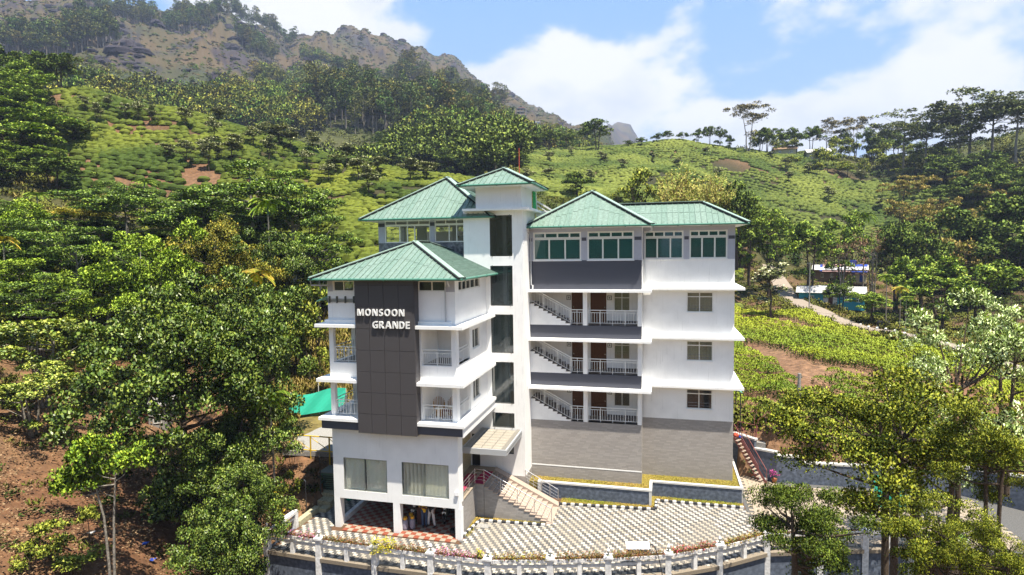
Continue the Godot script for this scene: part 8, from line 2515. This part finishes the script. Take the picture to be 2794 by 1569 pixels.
func motorbike(label: String, at: Vector3, turn: float, m: Material) -> void:
	# seen from the front: two wheels, fork, lamp, handlebar, tank, seat
	var o := thing("motorcycle", label, "motorcycle", at, "", turn)
	for k in 2:
		var c := V(0, 0.3, 0.6 - k * 1.25)
		var ps := []
		var rs := []
		for i in 17:
			ps.append(c + V(0, cos(TAU * i / 16.0) * 0.26, sin(TAU * i / 16.0) * 0.26))
			rs.append(0.045)
		var s := Shape.new()
		s.path(ps, rs, 7, false)
		var w := part(o, "wheel", s, M.rubber)
		var q := Shape.new()
		q.tube(c + V(-0.06, 0, 0), c + V(0.06, 0, 0), 0.05)
		for i in 6: q.tube(c, c + V(0, cos(TAU * i / 6.0) * 0.24, sin(TAU * i / 6.0) * 0.24), 0.008, -1, 4)
		part(w, "spokes", q, M.steel)
	var f := Shape.new()
	for x in [-0.08, 0.08]: f.tube(V(x, 0.3, 0.6), V(x, 0.85, 0.38), 0.022)
	f.tube(V(0, 0.7, 0.4), V(0, 0.42, -0.1), 0.04)
	f.tube(V(0, 0.42, -0.1), V(0, 0.3, -0.65), 0.03)
	f.span(V(-0.13, 0.25, -0.2), V(0.13, 0.5, 0.15))
	part(o, "frame", f, M.tarnished)
	var t := Shape.new()
	t.path([V(0, 0.72, 0.3), V(0, 0.8, 0.1), V(0, 0.74, -0.15)], [0.06, 0.15, 0.1], 10)
	part(o, "tank", t, m)
	var st := Shape.new()
	st.bevel_box(V(0, 0.74, -0.42), V(0.22, 0.1, 0.6), 0.03)
	part(o, "saddle", st, M.black_steel)
	var md := Shape.new()
	md.path([V(0, 0.5, 0.9), V(0, 0.62, 0.62), V(0, 0.55, 0.36)], [0.04, 0.06, 0.05], 6)
	part(o, "mudguard", md, m)
	var hb := Shape.new()
	hb.path([V(-0.36, 0.98, 0.25), V(-0.12, 0.95, 0.36), V(0.12, 0.95, 0.36), V(0.36, 0.98, 0.25)], [0.018, 0.015, 0.015, 0.018], 6)
	for x in [-0.3, 0.3]:
		hb.tube(V(x, 0.97, 0.28), V(x * 1.2, 1.14, 0.26), 0.007)
		hb.lathe(V(x * 1.2, 1.14, 0.26), [[0.0, -0.03], [0.05, 0.0], [0.0, 0.03]], 8)
	part(o, "handlebar", hb, M.steel)
	var hl := Shape.new()
	hl.tube(V(0, 0.86, 0.4), V(0, 0.86, 0.52), 0.07, 0.09, 10)
	part(o, "headlight", hl, M.globe)
	part(o, "number_plate", _box(V(-0.11, 0.58, 0.66), V(0.11, 0.7, 0.67)), M.plate_white)

func blob(bones: Array, at: Vector3, d: float) -> float:
	# distance to tapered bones joined smoothly
	var k := 0.035
	var r := 9.0
	for b in bones:
		var pa: Vector3 = at - b[0]
		var ba: Vector3 = b[1] - b[0]
		var h := clampf(pa.dot(ba) / ba.length_squared(), 0.0, 1.0)
		var e: float = (pa - ba * h).length() - lerpf(b[2], b[3], h)
		var m := clampf(0.5 + 0.5 * (r - e) / k, 0.0, 1.0)
		r = lerpf(r, e, m) - k * m * (1.0 - m)
	return r

func skin_of(bones: Array, cell: float) -> ArrayMesh:
	# surface nets over the cells near the bones
	var field := {}
	var pad := 0.08
	for b in bones:
		var r: float = maxf(b[2], b[3]) + pad
		var lo: Vector3 = (b[0].min(b[1]) - Vector3.ONE * r) / cell
		var hi: Vector3 = (b[0].max(b[1]) + Vector3.ONE * r) / cell
		for x in range(int(floor(lo.x)), int(ceil(hi.x)) + 1):
			for y in range(int(floor(lo.y)), int(ceil(hi.y)) + 1):
				for z in range(int(floor(lo.z)), int(ceil(hi.z)) + 1):
					var c := Vector3i(x, y, z)
					if not field.has(c): field[c] = blob(bones, Vector3(c) * cell, cell)
	var corners := [Vector3i(0, 0, 0), Vector3i(1, 0, 0), Vector3i(0, 1, 0), Vector3i(1, 1, 0), Vector3i(0, 0, 1), Vector3i(1, 0, 1), Vector3i(0, 1, 1), Vector3i(1, 1, 1)]
	var edges := [[0, 1], [2, 3], [4, 5], [6, 7], [0, 2], [1, 3], [4, 6], [5, 7], [0, 4], [1, 5], [2, 6], [3, 7]]
	var at := {}
	for c in field:
		var vals := []
		var ok := true
		for q in corners:
			if not field.has(c + q):
				ok = false
				break
			vals.append(field[c + q])
		if not ok: continue
		var sum := Vector3.ZERO
		var n := 0
		for e in edges:
			var a: float = vals[e[0]]
			var b: float = vals[e[1]]
			if (a < 0.0) != (b < 0.0):
				sum += Vector3(corners[e[0]]).lerp(Vector3(corners[e[1]]), a / (a - b))
				n += 1
		if n: at[c] = (Vector3(c) + sum / n) * cell
	var s := Shape.new()
	var nrm := {}
	for c in at:
		var p: Vector3 = at[c]
		var h := cell * 0.5
		nrm[c] = Vector3(blob(bones, p + Vector3(h, 0, 0), h) - blob(bones, p - Vector3(h, 0, 0), h), blob(bones, p + Vector3(0, h, 0), h) - blob(bones, p - Vector3(0, h, 0), h), blob(bones, p + Vector3(0, 0, h), h) - blob(bones, p - Vector3(0, 0, h), h)).normalized()
	var ax := [Vector3i(1, 0, 0), Vector3i(0, 1, 0), Vector3i(0, 0, 1)]
	for c in field:
		for i in 3:
			var o: Vector3i = c + ax[i]
			if not field.has(o) or (field[c] < 0.0) == (field[o] < 0.0): continue
			var u: Vector3i = ax[(i + 1) % 3]
			var w: Vector3i = ax[(i + 2) % 3]
			var q := [c - u - w, c - w, c, c - u]
			if not q.all(func(k): return at.has(k)): continue
			if field[c] >= 0.0: q.reverse()
			s.tri(at[q[0]], at[q[1]], at[q[2]], nrm[q[0]], nrm[q[1]], nrm[q[2]])
			s.tri(at[q[0]], at[q[2]], at[q[3]], nrm[q[0]], nrm[q[2]], nrm[q[3]])
	return s.mesh()

func body(o: Node3D, shirt: Material, legs: Material, crossed: bool) -> void:
	var sp := 0.09 if crossed else 0.2
	var kn := 0.1 if crossed else 0.16
	# skin: one figure from head to hands and feet
	var arm := []
	for s in [-1.0, 1.0]:
		var sh := V(0.19 * s, 1.4, 0)
		var el := V(0.27 * s, 1.13, 0.04) if crossed else V(0.26 * s, 1.12, -0.02)
		var wr := V(-0.02 * s, 1.12 + 0.04 * s, 0.2) if crossed else V(0.25 * s, 0.9, 0.1)
		arm.append([sh, el, wr, s])
	var bones := [[V(0, 0.95, 0), V(0, 1.38, 0), 0.12, 0.13], [V(0, 1.42, 0), V(0, 1.52, 0.01), 0.055, 0.05], [V(0, 1.58, 0.02), V(0, 1.65, 0.0), 0.078, 0.09], [V(0, 1.55, 0.06), V(0, 1.53, 0.05), 0.04, 0.035], [V(0, 1.59, 0.1), V(0, 1.575, 0.115), 0.012, 0.014], [V(-0.09, 1.6, 0), V(-0.095, 1.58, 0), 0.018, 0.014], [V(0.09, 1.6, 0), V(0.095, 1.58, 0), 0.018, 0.014]]
	for a in arm:
		bones.append([a[0], a[1], 0.052, 0.042])
		bones.append([a[1], a[2], 0.04, 0.028])
		var d: Vector3 = (a[2] - a[1]).normalized()
		bones.append([a[2], a[2] + d * 0.08, 0.03, 0.034])
	for s in [-1.0, 1.0]:
		bones.append([V(0.08 * s, 0.9, 0), V(kn * s, 0.48, 0.03), 0.08, 0.055])
		bones.append([V(kn * s, 0.48, 0.03), V(sp * s, 0.08, 0), 0.052, 0.04])
		bones.append([V(sp * s, 0.05, -0.03), V(sp * 1.15 * s, 0.035, 0.16), 0.045, 0.035])
	part(o, "body", skin_of(bones, 0.016), M.skin)
	# fingers, each bent, with the thumb off the palm's side
	var hand := Shape.new()
	for a in arm:
		var d: Vector3 = (a[2] - a[1]).normalized()
		var p: Vector3 = a[2] + d * 0.085
		var side := d.cross(V(0, 1, 0) if absf(d.y) < 0.8 else V(0, 0, 1)).normalized()
		var down := side.cross(d)
		for k in 4:
			var b := p + side * (k - 1.5) * 0.019
			var l: float = [0.06, 0.072, 0.068, 0.052][k]
			hand.path([b - d * 0.01, b + d * l * 0.5 - down * 0.006, b + d * l * 0.85 - down * 0.028], [0.0095, 0.0085, 0.007], 6)
		var th: Vector3 = a[2] + d * 0.03 + side * 0.03
		hand.path([th, th + side * 0.025 + d * 0.025, th + side * 0.022 + d * 0.05 - down * 0.01], [0.012, 0.01, 0.008], 6)
	part(o, "hand", hand, M.skin)
	var cloth := [[V(0, 0.93, 0), V(0, 1.2, 0), 0.155, 0.15], [V(0, 1.2, 0), V(0, 1.38, -0.005), 0.15, 0.14], [V(-0.16, 1.4, 0), V(0.16, 1.4, 0), 0.075, 0.075]]
	for a in arm: cloth.append([a[0], a[0].lerp(a[1], 0.75), 0.07, 0.064])
	part(o, "shirt", skin_of(cloth, 0.02), shirt)
	var tr := [[V(-0.06, 0.92, 0), V(0.06, 0.92, 0), 0.135, 0.135]]
	for s in [-1.0, 1.0]:
		tr.append([V(0.085 * s, 0.88, 0), V(kn * s, 0.48, 0.03), 0.1, 0.075])
		tr.append([V(kn * s, 0.48, 0.03), V(sp * s, 0.1, 0), 0.073, 0.066])
	part(o, "trousers", skin_of(tr, 0.02), legs)
	var hr := [[V(0, 1.66, -0.015), V(0, 1.69, -0.01), 0.088, 0.082], [V(0, 1.6, -0.05), V(0, 1.64, -0.04), 0.06, 0.07]]
	part(o, "hair", skin_of(hr, 0.016), M.hair)
	var shoes := Shape.new()
	for s in [-1.0, 1.0]:
		shoes.path([V(sp * s, 0.04, -0.08), V(sp * s * 1.05, 0.05, 0.02), V(sp * 1.17 * s, 0.035, 0.2)], [0.045, 0.056, 0.036], 8)
	part(o, "shoes", shoes, M.black_steel)
